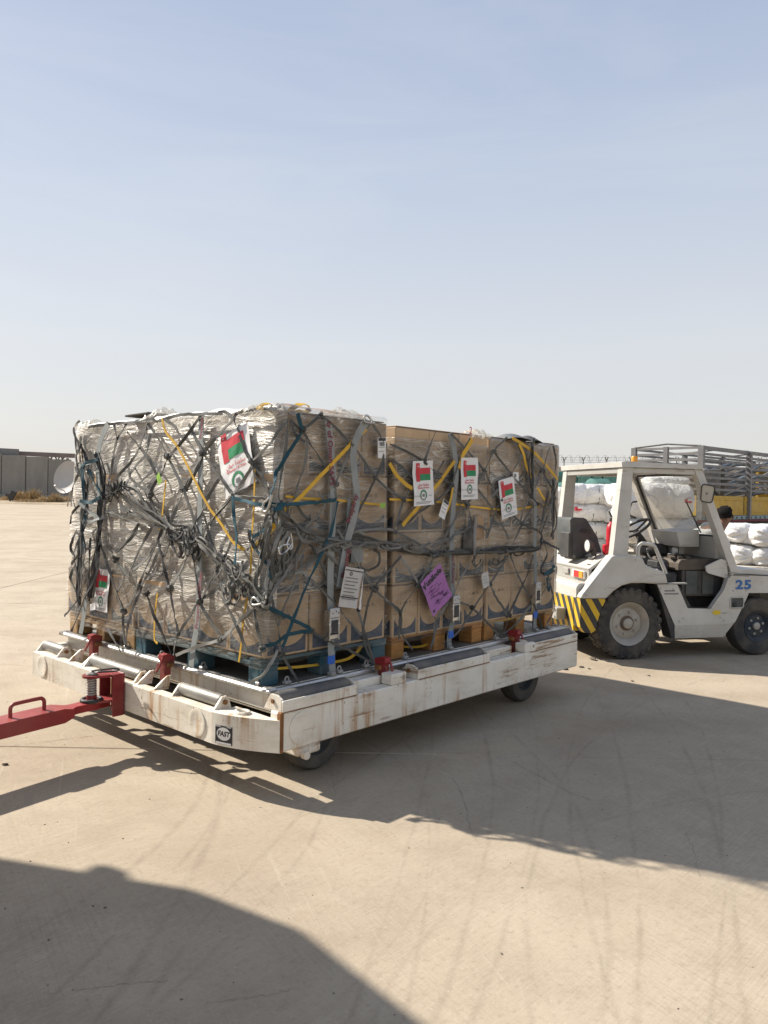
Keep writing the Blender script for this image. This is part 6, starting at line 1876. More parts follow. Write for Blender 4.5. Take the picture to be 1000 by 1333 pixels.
# driver's place
part('seat_back', [(-0.44, 1.345), (-0.42, 1.375), (-0.29, 1.375), (-0.255, 1.36), (-0.13, 1.18), (-0.08, 1.03), (-0.06, 0.96), (-0.36, 0.96), (-0.42, 1.05)], 0.50, 0.86, 'seat', smooth=40)
part('seat_back', [(-0.33, 1.23), (-0.30, 1.265), (-0.21, 1.255), (-0.20, 1.21)], 0.494, 0.50, 'tug_dark')
tb_('seat_box', (-0.45, 0.49, 0.96), (-0.40, 0.70, 1.225), 'tug_dark', 0.012)
tb_('seat_cushion', (-0.10, 0.50, 0.84), (0.36, 0.98, 0.95), 'seat', 0.03)
mb = MB(); mb.lathe([(0, -0.05), (0.04, -0.045), (0.064, 0.0), (0.066, 0.012), (0.058, 0.014)], axes((-0.34, 0.29, 1.10), (0, 1, 0), (0, 0, 1), (-1, 0, 0)), 24, cap=False); wlp = obj('work_lamp', mb, 'tug_dark', tug, smooth=40)
mb = MB(); mb.lathe([(0.057, 0.010), (0.03, 0.018), (0, 0.02)], axes((-0.34, 0.29, 1.10), (0, 1, 0), (0, 0, 1), (-1, 0, 0)), 24, cap=False); obj('lens', mb, 'lamp_white', wlp, smooth=50)
tb_('lamp_bracket', (-0.30, 0.26, 1.0), (-0.26, 0.33, 1.10), 'tug_dark', 0.005)
mb = MB(); mb.tube([V((0.0, 0.30, 1.0)), V((0.03, 0.30, 1.12)), V((0.02, 0.30, 1.17))], 0.01, 6); obj('lever', mb, 'tug_dark', tug)
sx_ = V((0.86, 0, 0.50)).normalized(); sc_ = V((0.47, 0.80, 1.255))
n3 = V((-0.55, 0, 0.83)).normalized(); a3 = V((0, 1, 0)); b3 = n3.cross(a3)
mb = MB(); mb.tube([sc_ + 0.185 * (cos(k * pi / 14) * a3 + sin(k * pi / 14) * b3) for k in range(28)], 0.015, 8, closed=True)
for k in range(3):
    an = k * 2 * pi / 3 + .5
    mb.tube([sc_ - n3 * 0.03, sc_ + 0.18 * (cos(an) * a3 + sin(an) * b3)], 0.011, 6)
obj('steering_wheel', mb, 'tug_dark', tug, smooth=60)
mb = MB(); mb.tube([sc_ - n3 * 0.02, sc_ - n3 * 0.38 + V((0.03, 0, 0))], [0.03, 0.055], 10); mb.box((0.55, 0.62, 0.96), (0.80, 0.98, 1.10), 0.04); obj('steering_column', mb, 'tug_dark', tug, smooth=50)
mb = MB(); mb.tube([V((0.40, 0.60, 1.18)), V((0.39, 0.58, 0.90))], 0.012, 6); obj('gear_lever', mb, 'tug_dark', tug)
ib = MB(); ib.prism([(0.74, 1.09), (0.70, 1.24), (0.96, 1.265), (0.97, 1.09)], 0.36, 0.86, xz); obj('instrument_box', ib, 'tug', tug, smooth=30)
tb_('dash_bracket', (0.80, 0.45, 1.0), (0.86, 0.75, 1.092), 'tug_grey', 0.008)
mb = MB(); mb.lathe([(0.035, 0), (0.035, 0.03), (0, 0.035)], axes((0.79, 0.5, 1.04), (0, 1, 0), (0, 0, 1), (-1, 0, 0)), 16); obj('dial', mb, 'lamp_white', tug, smooth=40)
part('engine_cover', [(0.57, 0.935), (0.60, 0.972), (1.10, 0.985), (1.10, 0.88), (0.57, 0.868)], 0.12, 0.75, 'cover')
tb_('cover_front', (0.62, 0.13, 0.60), (1.10, 0.75, 0.866), 'tug_dark', 0.006)
for x0 in (0.66, 0.85):
    tb_('front_plate', (x0, 0.118, 0.62), (x0 + 0.13, 0.129, 0.86), 'seat', 0.003)
tb_('footwell', (0.56, 0.035, 0.44), (1.05, TW - 0.30, 0.47), 'floor_dirt', 0.004)
tb_('pedal_box', (0.40, 0.14, 0.47), (0.58, 0.9, 0.84), 'tug_dark', 0.02)
mb = MB(); mb.bar((0.52, 0.08, 0.70), (0.66, 0.08, 0.49), 0.06, 0.05); obj('pedal', mb, 'tug_dark', tug)
part('knee_plate', [(0.826, 0.911), (0.85, 0.925), (1.0, 0.988), (1.06, 0.97), (1.085, 0.80), (1.07, 0.79), (0.86, 0.842), (0.835, 0.862)], 0.035, 0.055, 'tug')
for k in range(3):
    mb = MB(); mb.bar((0.56 + 0.09 * k, 0.2, 0.985), (0.68 + 0.09 * k, 0.45, 0.995), 0.05, 0.02); obj('glove', mb, 'cover', tug)
# mirror on the near front pillar
mb = MB(); mm = []
for cx_, cz_, a0 in ((0.045, 0.055, 0), (-0.035, 0.055, 90), (-0.025, -0.055, 180), (0.04, -0.055, 270)):
    for k in range(4):
        an = R(a0 + 90 * k / 3)
        mm.append((cx_ + 0.03 * cos(an), cz_ + 0.03 * sin(an)))
mX = axes((0.74, -0.07, 1.645), V((0.98, -0.1, -0.15)).normalized(), V((0.15, 0, 0.99)), V((-0.1, -0.99, 0)))
mb.prism(mm, -0.015, 0.0, lambda a, b, d: V((a, b, d))); mir = obj('mirror', mb, 'mirror_back', tug, smooth=40, X=mX)
mb = MB(); mb.tube([V((a, b, 0.0)) for a, b in mm], 0.007, 6, closed=True); obj('mirror_rim', mb, 'tug_dark', mir, smooth=60)
mb = MB(); mb.lathe([(0.012, 0), (0.01, 0.006), (0, .007)], MX.Identity(4), 10); obj('mirror_screw', mb, 'ink_grey', mir)
mb = MB(); mb.tube([V((0.76, -0.05, 1.65)), V((0.80, 0.04, 1.72))], 0.01, 6); obj('mirror_arm', mb, 'tug_dark', tug)

def tyre(r, wd, rim_r, name, X, lugs, rimmat):
    h = wd / 2
    mb = MB()
    mb.lathe([(rim_r, -h * .8), (rim_r + 0.02, -h * .98), (r * 0.80, -h), (r * 0.93, -h * 0.93), (r * 0.972, -h * 0.72), (r * 0.978, 0), (r * 0.972, h * 0.72), (r * 0.93, h * 0.93), (r * 0.80, h), (rim_r + 0.02, h * .98), (rim_r, h * .8)], None, 56, cap=False)
    w = obj(name, mb, 'rubber', tug, smooth=40, X=X)
    if lugs:
        mb = MB()
        for k in range(lugs):
            for sg in (-1, 1):
                an = 2 * pi * (k + (0.5 if sg > 0 else 0)) / lugs
                L = MX.Rotation(an, 4, 'Z') @ MX.Translation((r * 0.955, 0, sg * h * 0.50)) @ MX.Rotation(sg * R(24), 4, 'X')
                mb.box((-0.012, -r * pi / lugs * 0.62, -h * .42), (r * 0.045, r * pi / lugs * 0.62, h * .47), 0.005, L)
                L2 = MX.Rotation(an + sg * .0, 4, 'Z') @ MX.Translation((r * 0.90, 0, sg * h * 0.97))
                mb.box((-r * 0.05, -r * pi / lugs * 0.55, -0.008), (r * 0.055, r * pi / lugs * 0.55, 0.007), 0.004, L2)
        obj('tread', mb, 'rubber', w, smooth=30)
    mb = MB()
    mb.lathe([(0, h * .50), (rim_r * .30, h * .50), (rim_r * .34, h * .47), (rim_r * .70, h * .52), (rim_r * .76, h * .46), (rim_r * .80, h * .60), (rim_r * .93, h * .80), (rim_r * 0.99, h * .90), (rim_r * 1.05, h * .97), (rim_r * 1.055, h * .90), (rim_r, h * .75), (rim_r, -h * .8)], None, 48, cap=False)
    rm = obj('rim', mb, rimmat, w, smooth=35)
    mb = MB(); mb.lathe([(rim_r * .26, h * .45), (rim_r * .25, h * .75), (rim_r * .2, h * .80), (0, h * .82)], None, 24, cap=False); obj('hub', mb, 'rim_grey', w, smooth=35)
    if rimmat == 'rim_grey':
        mb = MB(); mb.lathe([(rim_r * .36, h * .505), (rim_r * .36, h * .56), (rim_r * .26, h * .58)], None, 24, cap=False); obj('hub_ring', mb, 'hub_brown', w, smooth=35)
    for k in range(6):
        an = 2 * pi * k / 6 + .3
        mb = MB(); mb.lathe([(0.014, h * .48), (0.014, h * .60), (0.008, h * .62), (0.008, h * .70), (0, h * .71)], MX.Translation((rim_r * .54 * cos(an), rim_r * .54 * sin(an), 0)), 6); obj('wheel_nut', mb, 'rim_grey', w, smooth=30)
    return w
for nm, r, wd, rim_r, x, lugs, rmt in (('rear_wheel', 0.356, 0.23, 0.204, -0.02, 26, 'rim_grey'), ('front_wheel', 0.302, 0.17, 0.152, 1.44, 0, 'blue_wheel')):
    for y, zz in ((0.125 if r > .33 else 0.10, -1), (TW - (0.125 if r > .33 else 0.10), 1)):
        tyre(r, wd, rim_r, nm, axes((x, y, r * 0.985), (1, 0, 0), (0, 0, 1) if zz < 0 else (0, 0, -1), (0, -1, 0) if zz < 0 else (0, 1, 0)), lugs, rmt)
mb = MB(); mb.tube([V((-0.02, 0.1, 0.35)), V((-0.02, TW - .1, 0.35))], 0.07, 10); obj('rear_axle', mb, 'tug_dark', tug)

# seams, hinges, cables and small fittings
for x0, z0, x1, z1 in ((0.386, 0.745, 0.262, 0.741), (1.02, 0.83, 1.30, 0.815)):
    mb = MB(); mb.bar((x0, -0.0012, z0), (x1, -0.0012, z1), 0.005, 0.004); obj('panel_seam', mb, 'tug_dark', tug, smooth=None)
for x, z in ((0.30, 0.70), (0.44, 0.69), (0.56, 0.40), (0.98, 0.40), (1.02, 0.37), (0.52, 0.37), (1.27, 0.67), (1.12, 0.67), (-0.5, 0.64), (0.02, 0.98), (1.06, 0.93)):
    mb = MB(); mb.lathe([(0.008, 0), (0.008, 0.003), (0.005, 0.005), (0, 0.005)], axes((x, -0.0005 if x < 1.05 or z < .9 else 0.019, z), (1, 0, 0), (0, 0, 1), (0, -1, 0)), 8); obj('bolt', mb, 'tug_grey', tug, smooth=40)
for pts in ([V((0.42, 0.50, 0.86)), V((0.50, 0.35, 0.96)), V((0.60, 0.30, 0.90)), V((0.66, 0.28, 0.72))], [V((0.30, 0.45, 0.86)), V((0.44, 0.30, 0.78)), V((0.56, 0.24, 0.62)), V((0.60, 0.2, 0.5))], [V((-0.33, 0.30, 1.05)), V((-0.26, 0.36, 1.03)), V((-0.2, 0.42, 0.99))], [V((0.52, 0.62, 1.05)), V((0.46, 0.48, 0.98)), V((0.5, 0.36, 0.86)), V((0.47, 0.3, 0.66))]):
    mb = MB(); mb.tube(catmull(pts, 5), 0.011, 6); obj('hose', mb, 'tug_dark', tug, smooth=60)
tb_('control_box', (0.40, 0.22, 0.80), (0.52, 0.42, 0.95), 'tug_dark', 0.01)
tb_('battery_lid', (0.28, 0.16, 0.84), (0.40, 0.5, 0.90), 'tug_dark', 0.01)
tb_('white_tag', (0.285, 0.10, 0.845), (0.335, 0.14, 0.88), 'paper', 0.004)
tb_('hatch_lip', (-0.405, 0.145, 0.868), (-0.385, TW - 0.145, 0.884), 'tug_grey', 0.003)
mb = MB(); mb.bar((-0.355, 0.20, 0.917), (-0.355, 0.26, 0.917), 0.02, 0.008, bev=.002); obj('hatch_latch', mb, 'tug_dark', tug)
ex = thing('fire_extinguisher', 'red fire extinguisher standing behind the rear cab pillar of the tractor', 'fire extinguisher', X=TX0 @ MX.Translation((-0.115, 0.24, 1.02)))
mb = MB(); mb.lathe([(0.035, 0), (0.048, 0.008), (0.05, 0.03), (0.05, 0.25), (0.042, 0.29), (0.02, 0.315), (0.018, 0.33)], None, 24); obj('cylinder', mb, 'ext_red', ex, smooth=50)
mb = MB(); mb.box((-0.02, -0.012, 0.33), (0.02, 0.012, 0.365), .004); mb.bar((0, 0, .37), (-0.03, 0, 0.43), 0.02, 0.012); obj('valve', mb, 'tug_dark', ex)
mb = MB(); mb.tube(catmull([V((0.02, 0, .35)), V((0.055, -.03, .30)), V((0.055, -.035, .2)), V((0.05, -.03, .1))], 5), 0.008, 6); obj('hose', mb, 'tug_dark', ex, smooth=60)
mb = MB(); mb.box((-0.10, -0.06, 0.0), (-0.05, 0.0, 0.10), 0.01); obj('bracket', mb, 'ext_red', ex)

# unseen cart added at the left, roof shaped to cast the foreground shadow
cart = thing('shadow_cart', 'unseen flat-roofed cart added just past the left edge to cast the foreground shadow', 'shadow caster', loc=(-3.9, 3.4, 0))
ro = [(-5.0, 4.75), (-2.97, 4.205), (-2.55, 3.95), (-2.04, 3.345), (-1.55, 2.84), (-1.5, 2.4), (-3.0, 0.9), (-6.0, 2.8)]
rw = lambda q, kx=1.0: [((x + 3.9) * kx, (y - 3.4) * kx) for x, y in q]
def xy(a, b, d): return V((a, b, d))
mb = MB(); mb.prism(rw(ro), 2.05, 2.10, xy); obj('shadow_roof', mb, 'tug', cart)
mb = MB(); mb.prism(rw(ro, 0.72), 0.42, 0.50, xy); obj('deck', mb, 'tug_grey', cart)
for x, y in rw([ro[0], ro[1], ro[4], ro[6], ro[7]], 0.70):
    mb = MB(); mb.box((x - .03, y - .03, 0.5), (x + .03, y + .03, 2.05), .005); obj('roof_post', mb, 'tug_grey', cart)
for x, y in rw([ro[0], ro[2], ro[6], ro[7]], 0.55):
    mb = MB(); mb.lathe([(0.1, -.06), (0.2, -.06), (0.21, 0), (0.2, .06), (0.1, .06)], axes((x, y, 0.21), (1, 0, 0), (0, 0, 1), (0, -1, 0)), 24); obj('wheel', mb, 'rubber', cart)
mb = MB(); mb.lathe([(0.055, 0), (0.055, 0.07), (0.04, 0.10), (0, .105)], MX.Translation((0.47, 0.965, 2.10)), 20); mb.box((0.43, 0.7, 2.09), (0.51, 0.97, 2.115), .004); obj('beacon', mb, 'amber', cart, smooth=50)  # added and placed so its shadow makes the bump on the roof shadow's edge
mb = MB(); mb.bar((0.80, 0.30, 0.41), (1.47, 0.30, 0.285), 0.12, 0.06); mb.box((1.44, 0.24, 0.23), (1.54, 0.36, 0.34), 0.01); obj('hitch', mb, 'tug_grey', cart)

# ------------------------------------------------------------------ white bales on low trailers behind the tractor
def bale_mesh(L, rx, rz, seed, gather=0.0):
    """a stuffed woven-plastic roll, axis along x, ends crumpled or gathered"""
    mb = MB()
    nl, ns = 56, 56
    vs = []
    for i in range(nl + 1):
        t = i / nl
        e = 1.0
        d = min(t, 1 - t) * L
        if d < 0.09:
            e = math.sqrt(max(0.0, 1 - (1 - d / 0.09) ** 2)) * 0.8 + 0.2 if d > 0 else 0.12
        band = min(abs(t - 0.34), abs(t - 0.68))
        e *= 1 - 0.05 * math.exp(-(band * L / 0.02) ** 2)
        if gather and t < 0.16:
            e *= 0.75 + 0.25 * (t / 0.16)
        for k in range(ns):
            an = 2 * pi * k / ns
            c, s = cos(an), sin(an)
            q = V((t * L * 2.2, c * 1.4, s * 1.4 + seed * 3.7))
            w = 1 + 0.09 * noise.noise(q) + 0.15 * (0.22 - abs(noise.noise(q * 2.0))) + 0.045 * (0.2 - abs(noise.noise(q * 5.1)))
            if gather and t < 0.2:
                w += 0.10 * (1 - t / 0.2) * sin(an * 9 + seed + 3 * noise.noise(q))
            pw = 0.82
            vs.append(V(((t - .5) * L + 0.03 * noise.noise(q * 1.9) * (1 if 0 < i < nl else 0), rx * e * w * math.copysign(abs(c) ** pw, c), rz * e * w * math.copysign(abs(s) ** pw, s))))
    fs = [(i * ns + k, i * ns + (k + 1) % ns, (i + 1) * ns + (k + 1) % ns, (i + 1) * ns + k) for i in range(nl) for k in range(ns)]
    fs += [tuple(range(ns))[::-1], tuple(nl * ns + k for k in range(ns))]
    mb.add(vs, fs)
    return mb.mesh('white_bale', 60)
_bales = {}
def bale(px, py, dist, L, rx, rz, yaw, label, seed=0, gather=0, bands=(0.34, 0.68), mark=None, tilt=0.0):
    p = atd(px, py, dist)
    t = thing('white_bale', label, 'bale', X=MX.Translation(p) @ MX.Rotation(yaw, 4, 'Z') @ MX.Rotation(tilt, 4, 'Y'), group='white woven bales on the trailers')
    k = (L, rx, rz, seed % 4, gather)
    if k not in _bales:
        _bales[k] = bale_mesh(L, rx, rz, seed % 4, gather)
    link('sack', _bales[k], 'bale', t)
    for b in bands:
        mb = MB(); mb.tube([V(((b - .5) * L, rx * .97 * math.copysign(abs(cos(k2 * pi / 16)) ** .82, cos(k2 * pi / 16)), rz * .97 * math.copysign(abs(sin(k2 * pi / 16)) ** .82, sin(k2 * pi / 16)))) for k2 in range(32)], 0.009, 5, closed=True)
        obj('binding', mb, 'tray_grey', t, smooth=60)
    if mark:
        mb = MB(); mb.box((mark[0] - .055, -rx - 0.035, mark[1] - .03), (mark[0] + .055, -rx * .93, mark[1] + .03), .004); obj('red_label', mb, 'ink_red', t)
        mb = MB(); mb.box((mark[0] - .015, -rx - 0.037, mark[1]), (mark[0] + .055, -rx - 0.0352, mark[1] + .03)); obj('label_corner', mb, 'paper', t, smooth=None)
    return t
ya = R(2)
rows = [(643.5, 'top'), (668, 'second'), (691, 'third'), (711, 'bottom')]
mk = {0: None, 1: (-0.08, 0.05), 2: None, 3: None}
bale(772, 644, 13.0, 1.02, 0.20, 0.175, ya, 'white bale on top of the left pile, smooth side to the tractor seat', 1, 0, (0.55,))
bale(772, 667, 13.0, 1.08, 0.19, 0.150, ya, 'white bale with two red labels in the second layer of the left pile', 2, 0, (0.46,), (-0.30, 0.06))
bale(772, 690, 13.0, 1.10, 0.19, 0.140, ya, 'white bale in the third layer of the left pile behind the seat', 3, 0, (0.5,))
bale(772, 711, 13.0, 1.14, 0.20, 0.140, ya, 'white bale at the bottom of the left pile', 0, 0, (0.4,))
bale(728, 668, 13.4, 0.62, 0.19, 0.155, R(70), 'white bale end showing in the gap left of the seat, second layer', 1, 0, ())
bale(727, 692, 13.4, 0.62, 0.19, 0.150, R(70), 'white bale end low beside the load, third layer', 2, 0, ())
bale(728, 646, 13.4, 0.62, 0.19, 0.150, R(70), 'white bale end high beside the load edge, top layer', 3, 0, ())
bale(806, 646, 12.7, 0.62, 0.21, 0.21, R(95), 'crumpled gathered bale end on the top layer behind the rear pillar', 1, 1, ())
bale(806, 671, 12.7, 0.62, 0.19, 0.15, R(95), 'crumpled bale end in the second layer behind the pillar', 2, 1, (), (0.0, 0.04))
bale(806, 695, 12.7, 0.62, 0.19, 0.15, R(95), 'crumpled bale end in the third layer behind the extinguisher', 3, 1, ())
bale(830, 676, 12.9, 0.7, 0.19, 0.15, R(80), 'white bale seen past the steering wheel', 0, 1, ())
bale(830, 702, 12.9, 0.7, 0.19, 0.15, R(80), 'white bale low behind the steering wheel', 1, 1, ())
bale(850, 653, 12.2, 1.16, 0.30, 0.27, ya, 'biggest white bale, upper one seen through the windscreen', 2, 0, (), (0.42, 0.02))
bale(852, 690, 12.2, 1.20, 0.30, 0.20, ya, 'lower white bale seen through the windscreen', 3, 0, ())
bale(866, 628, 12.6, 0.72, 0.24, 0.09, ya, 'flat white sack lying over the biggest bale', 0, 0, ())
bale(957, 693, 11.6, 0.70, 0.24, 0.135, R(100), 'white bale end right of the front pillar, upper layer', 1, 1, (), None)
bale(983, 697, 11.4, 0.74, 0.22, 0.16, R(100), 'crumpled white bale end in the upper layer near the right edge', 2, 1, ())
bale(1004, 697, 11.4, 0.74, 0.20, 0.15, R(96), 'rounded bale end cut by the right edge, upper layer', 3, 1, ())
bale(960, 722, 11.5, 0.7, 0.22, 0.15, R(98), 'crumpled white bale in the lower layer behind the front pillar', 0, 1, ())
bale(985, 724, 11.4, 0.74, 0.21, 0.14, R(98), 'white bale in the lower layer near the right edge', 1, 1, ())
bale(1006, 724, 11.3, 0.74, 0.2, 0.14, R(98), 'white bale in the lower layer cut by the right edge', 2, 1, ())
bale(975, 693, 12.4, 1.5, 0.24, 0.14, ya, 'long white bale lying across behind the right pile', 3, 0, ())
def trailer(px0, px1, py, d0, d1, label):
    a, b = atd(px0, py, d0), atd(px1, py, d0)
    t = thing('flat_trailer', label, 'trailer', loc=(a.x, d0, 0), group='low flat trailers')
    L = b.x - a.x
    mb = MB(); mb.box((0, 0, a.z - 0.09), (L, d1 - d0, a.z), 0.01); obj('deck', mb, 'white_steel', t, smooth=30)
    mb = MB(); mb.box((0.1, 0.1, a.z - .2), (L - .1, d1 - d0 - .1, a.z - .091), 0.01); obj('chassis', mb, 'tug_dark', t, smooth=30)
    for x in (0.4, L - 0.4):
        for y in (0.25, d1 - d0 - 0.25):
            mb = MB(); mb.lathe([(0.1, -.06), (0.2, -.06), (0.21, 0), (0.2, .06), (0.1, .06)], axes((x, y, 0.21), (1, 0, 0), (0, 0, 1), (0, -1, 0)), 24); obj('wheel', mb, 'rubber', t)
            mb = MB(); mb.box((x - .05, y - .05, 0.2), (x + .05, y + .05, a.z - .19)); obj('leg', mb, 'tug_dark', t)
    return t
trailer(712, 905, 722.5, 12.0, 13.9, 'low flat trailer under the two left piles of bales')
trailer(938, 1060, 737, 11.0, 13.2, 'low flat trailer under the right pile of bales')
p = atd(762, 627.5, 14.6)
mb = MB()
n1, n2 = 24, 12
def tz(u_, v_): return 0.17 * (sin(pi * min(1, max(0, v_))) ** .5) * (0.5 + 0.5 * (u_ > .62)) * min(1, 8 * min(u_, 1 - u_)) + .02 * noise.noise(V((u_ * 6, v_ * 4, 1)))
mb.add([V(((i / n1 - .5) * 1.15, (j / n2 - .3) * 0.9, tz(i / n1, j / n2))) for j in range(n2 + 1) for i in range(n1 + 1)], [(j * (n1 + 1) + i, j * (n1 + 1) + i + 1, (j + 1) * (n1 + 1) + i + 1, (j + 1) * (n1 + 1) + i) for j in range(n2) for i in range(n1)])
tag(obj('green_tarpaulin', mb, 'green_tarp', smooth=60, loc=(p.x, p.y, p.z - 0.10)), 'dark green tarpaulin hump behind the top of the left bale pile', 'tarpaulin')
mb = MB(); mb.box((-0.6, 0.0, 0.75), (0.6, 1.0, p.z - 0.12), 0.02)
tag(obj('crate', mb, 'green_tarp', loc=(p.x, p.y - .1, 0.0)), 'green crate under the tarpaulin hidden by the bales', 'crate')

# ------------------------------------------------------------------ stake-sided truck
def trk(px, py, d): return atd(px, py, d)
C0 = trk(912, 580, 18.0)                          # near top corner
C1 = trk(826, 584, 19.3)
C2 = trk(1000, 592.5, 20.6)
dirL = V((C2.x - C0.x, C2.y - C0.y, 0)).normalized()
dirE = V((C1.x - C0.x, C1.y - C0.y, 0)); wE = dirE.length; dirE.normalize()
TKX = axes((C0.x, C0.y, 0), dirL, V((-dirL.y, dirL.x, 0)), (0, 0, 1))
truck = thing('stake_truck', 'cargo truck with grey slatted stake sides above a yellow lower board', 'truck', X=TKX)
TI = TKX.inverted()
e1 = TI @ V((C1.x, C1.y, 0))
ztop = C0.z
HY0, HY1 = 1.235, 1.70
def tpt(x, e, z):
    """x along the long side, e 0..1 across the tail end"""
    return V((x, 0, z)) + V((e1.x, e1.y, 0)) * e
LT = 7.0
for x in (0.0, 2.6, 4.8, 7.0):
    mb = MB(); mb.bar(tpt(x, 0, 1.15) - V((0, .03, 0)), tpt(x, 0, ztop - 0.02 * x / 2) - V((0, .03, 0)), 0.13, 0.09, (1, 0, 0)); obj('stake_post', mb, 'tray_grey', truck)
    mb = MB(); mb.bar(tpt(x, 1, 1.15), tpt(x, 1, ztop - 0.02 * x / 2), 0.12, 0.09, (1, 0, 0)); obj('stake_post', mb, 'tray_grey', truck)
for k in range(8):
    z = ztop - 0.04 - (ztop - HY1 - 0.1) * k / 7.6
    mb = MB(); mb.bar(tpt(0, 0, z), tpt(LT, 0, z), 0.05, 0.055 if k else 0.09); obj('side_slat', mb, 'tray_grey', truck)
    mb = MB(); mb.bar(tpt(0, 1, z), tpt(LT, 1, z), 0.05, 0.05); obj('side_slat', mb, 'tray_grey', truck)
    mb = MB(); mb.bar(tpt(0, 0, z), tpt(0, 1, z), 0.05, 0.055); obj('end_slat', mb, 'tray_grey', truck)
    mb = MB(); mb.bar(tpt(LT, 0, z), tpt(LT, 1, z), 0.05, 0.055); obj('end_slat', mb, 'tray_grey', truck)
mb = MB(); mb.bar(tpt(0, .5, 1.2), tpt(0, .5, ztop), 0.11, 0.08); obj('stake_post', mb, 'tray_grey', truck)
for x in (0.0, 2.6, 4.8):
    q = [tpt(x, 0, ztop), tpt(x + .05, .5, ztop + .07), tpt(x, 1, ztop)]
    mb = MB(); mb.tube(q, 0.022, 6); obj('roof_bow', mb, 'tray_grey', truck, smooth=60)
mb = MB(); mb.bar(tpt(0.06, -.0, HY0), tpt(0.06, 0, HY1), 0.12, 0.09, (1, 0, 0)); obj('corner_plate', mb, 'tray_yellow', truck)
for k in range(3):
    x0, x1 = 0.14 + 2.3 * k, 0.14 + 2.3 * k + 2.2
    mb = MB(); mb.box((x0, -0.02, HY0), (x1, 0.03, HY1), 0.01); bd = obj('side_board', mb, 'tray_yellow', truck, smooth=30)
    mb = MB(); mb.box((x0 + .02, -0.035, HY1 - .1), (x1 - .02, -0.021, HY1 - .06), .004); mb.box((x0 + .02, -0.035, HY0 + .06), (x1 - .02, -0.021, HY0 + .1), .004); obj('board_rib', mb, 'tray_yellow', bd)
q0, q1 = tpt(0, 0.03, 0), tpt(0, .97, 0)
mb = MB(); mb.bar(q0 + V((0, 0, (HY0 + HY1) / 2)), q1 + V((0, 0, (HY0 + HY1) / 2)), 0.05, HY1 - HY0); obj('tail_board', mb, 'tray_yellow', truck)
mb = MB(); mb.box((0, -0.05, HY0 - .10), (LT, 0.02, HY0 - .01), 0.008); tr = obj('trim_rail', mb, 'tray_blue', truck, smooth=30)
for k in range(24):
    mb = MB(); mb.box((0.2 + .28 * k, -0.056, HY0 - .085), (0.28 + .28 * k, -0.051, HY0 - .03)); obj('trim_mark', mb, 'tug_dark', tr, smooth=None)
mb = MB(); mb.box((0, -0.035, HY0 - .15), (LT, 0.02, HY0 - .105), 0.004); obj('red_rail', mb, 'ink_maroon', truck, smooth=30)
mb = MB(); mb.box((0.0, 0.02, HY0 - .12), (LT, abs(e1.y), HY0 - .02)); obj('bed', mb, 'tray_grey', truck)
mb = MB(); mb.box((0.3, 0.3, 0.6), (LT + 2, 1.4, HY0 - .13)); obj('chassis', mb, 'tug_dark', truck)
for x in (1.3, 2.5, 8.2):
    for y in (0.25, abs(e1.y) - .25):
        mb = MB(); mb.lathe([(0.25, -.14), (0.48, -.14), (0.5, -.1), (0.5, .1), (0.48, .14), (0.25, .14)], axes((x, y, 0.5), (1, 0, 0), (0, 0, 1), (0, -1, 0)), 28); obj('wheel', mb, 'rubber', truck)
mb = MB(); mb.prism([(LT + .2, 0.7), (LT + 2.1, 0.7), (LT + 2.2, 1.5), (LT + 1.9, 2.5), (LT + .2, 2.6)], 0.0, abs(e1.y), lambda a, b, d: V((a, d, b))); obj('cab', mb, 'tray_yellow', truck)
tr_ = random.Random(9)
for k in range(34):
    x = tr_.uniform(1.0, 3.0); y = tr_.uniform(0.12, max(.3, abs(e1.y) - .2)); z = 1.5 + 0.95 * tr_.random()
    an = R(tr_.uniform(10, 30)) * (1 if k % 6 else -0.6)
    L = tr_.uniform(2.2, 3.6)
    mt = tr_.choice(('pipe_blue', 'pipe_blue', 'pipe_pale', 'tray_grey'))
    mb = MB(); mb.tube([V((0, 0, 0)), V((L * cos(an), tr_.uniform(-.1, .1), L * sin(an) * 0.45))], 0.035, 8)
    lab = {'pipe_blue': 'dark blue grey steel tube heaped in the stake truck bed', 'pipe_pale': 'pale steel tube in the heap in the stake truck bed', 'tray_grey': 'grey steel tube in the heap in the stake truck bed'}[mt]
    tag(obj('steel_tube', mb, mt, smooth=60, X=TKX @ MX.Translation((x, y, z))), lab, 'tube', lab.replace('tube', 'tubes', 1))
mb = MB(); mb.box((1.35, 0.1, 1.3), (1.55, abs(e1.y) - .2, 2.35), 0.02)
tag(obj('dark_crate', mb, 'tug_dark', X=TKX), 'dark blue upright crate inside the stake truck bed', 'crate')

# ------------------------------------------------------------------ person bending behind the right front pillar
pp_ = atd(935, 690, 10.6)
per = thing('person', 'person with short black hair in a white shirt stooping behind the tractor windscreen', 'person', loc=(pp_.x, pp_.y, 0), rz=0)
hd = atd(945, 673, 10.6) - V((pp_.x, pp_.y, 0))
sh = atd(931, 691, 10.6) - V((pp_.x, pp_.y, 0))
def skin_body(name, pts, edges_, rad, mat, parent, root=0, sub=2):
    me = bpy.data.meshes.new(name)
    me.from_pydata([tuple(p) for p in pts], edges_, [])
    o = link(name, me, mat, parent)
    md = o.modifiers.new('skin', 'SKIN')
    for i, r in enumerate(rad):
        me.skin_vertices[0].data[i].radius = r if isinstance(r, tuple) else (r, r)
        me.skin_vertices[0].data[i].use_root = i == root
    s = o.modifiers.new('sub', 'SUBSURF'); s.levels = sub; s.render_levels = sub
    md.use_smooth_shade = True
    return o
hip = V((-0.42, 0.02, 0.92)); chest = V((sh.x - 0.05, 0, sh.z - 0.03)); neck = V((hd.x - 0.045, 0, hd.z - 0.12))
L_ = lambda y: V((-0.36, y, 0.48))
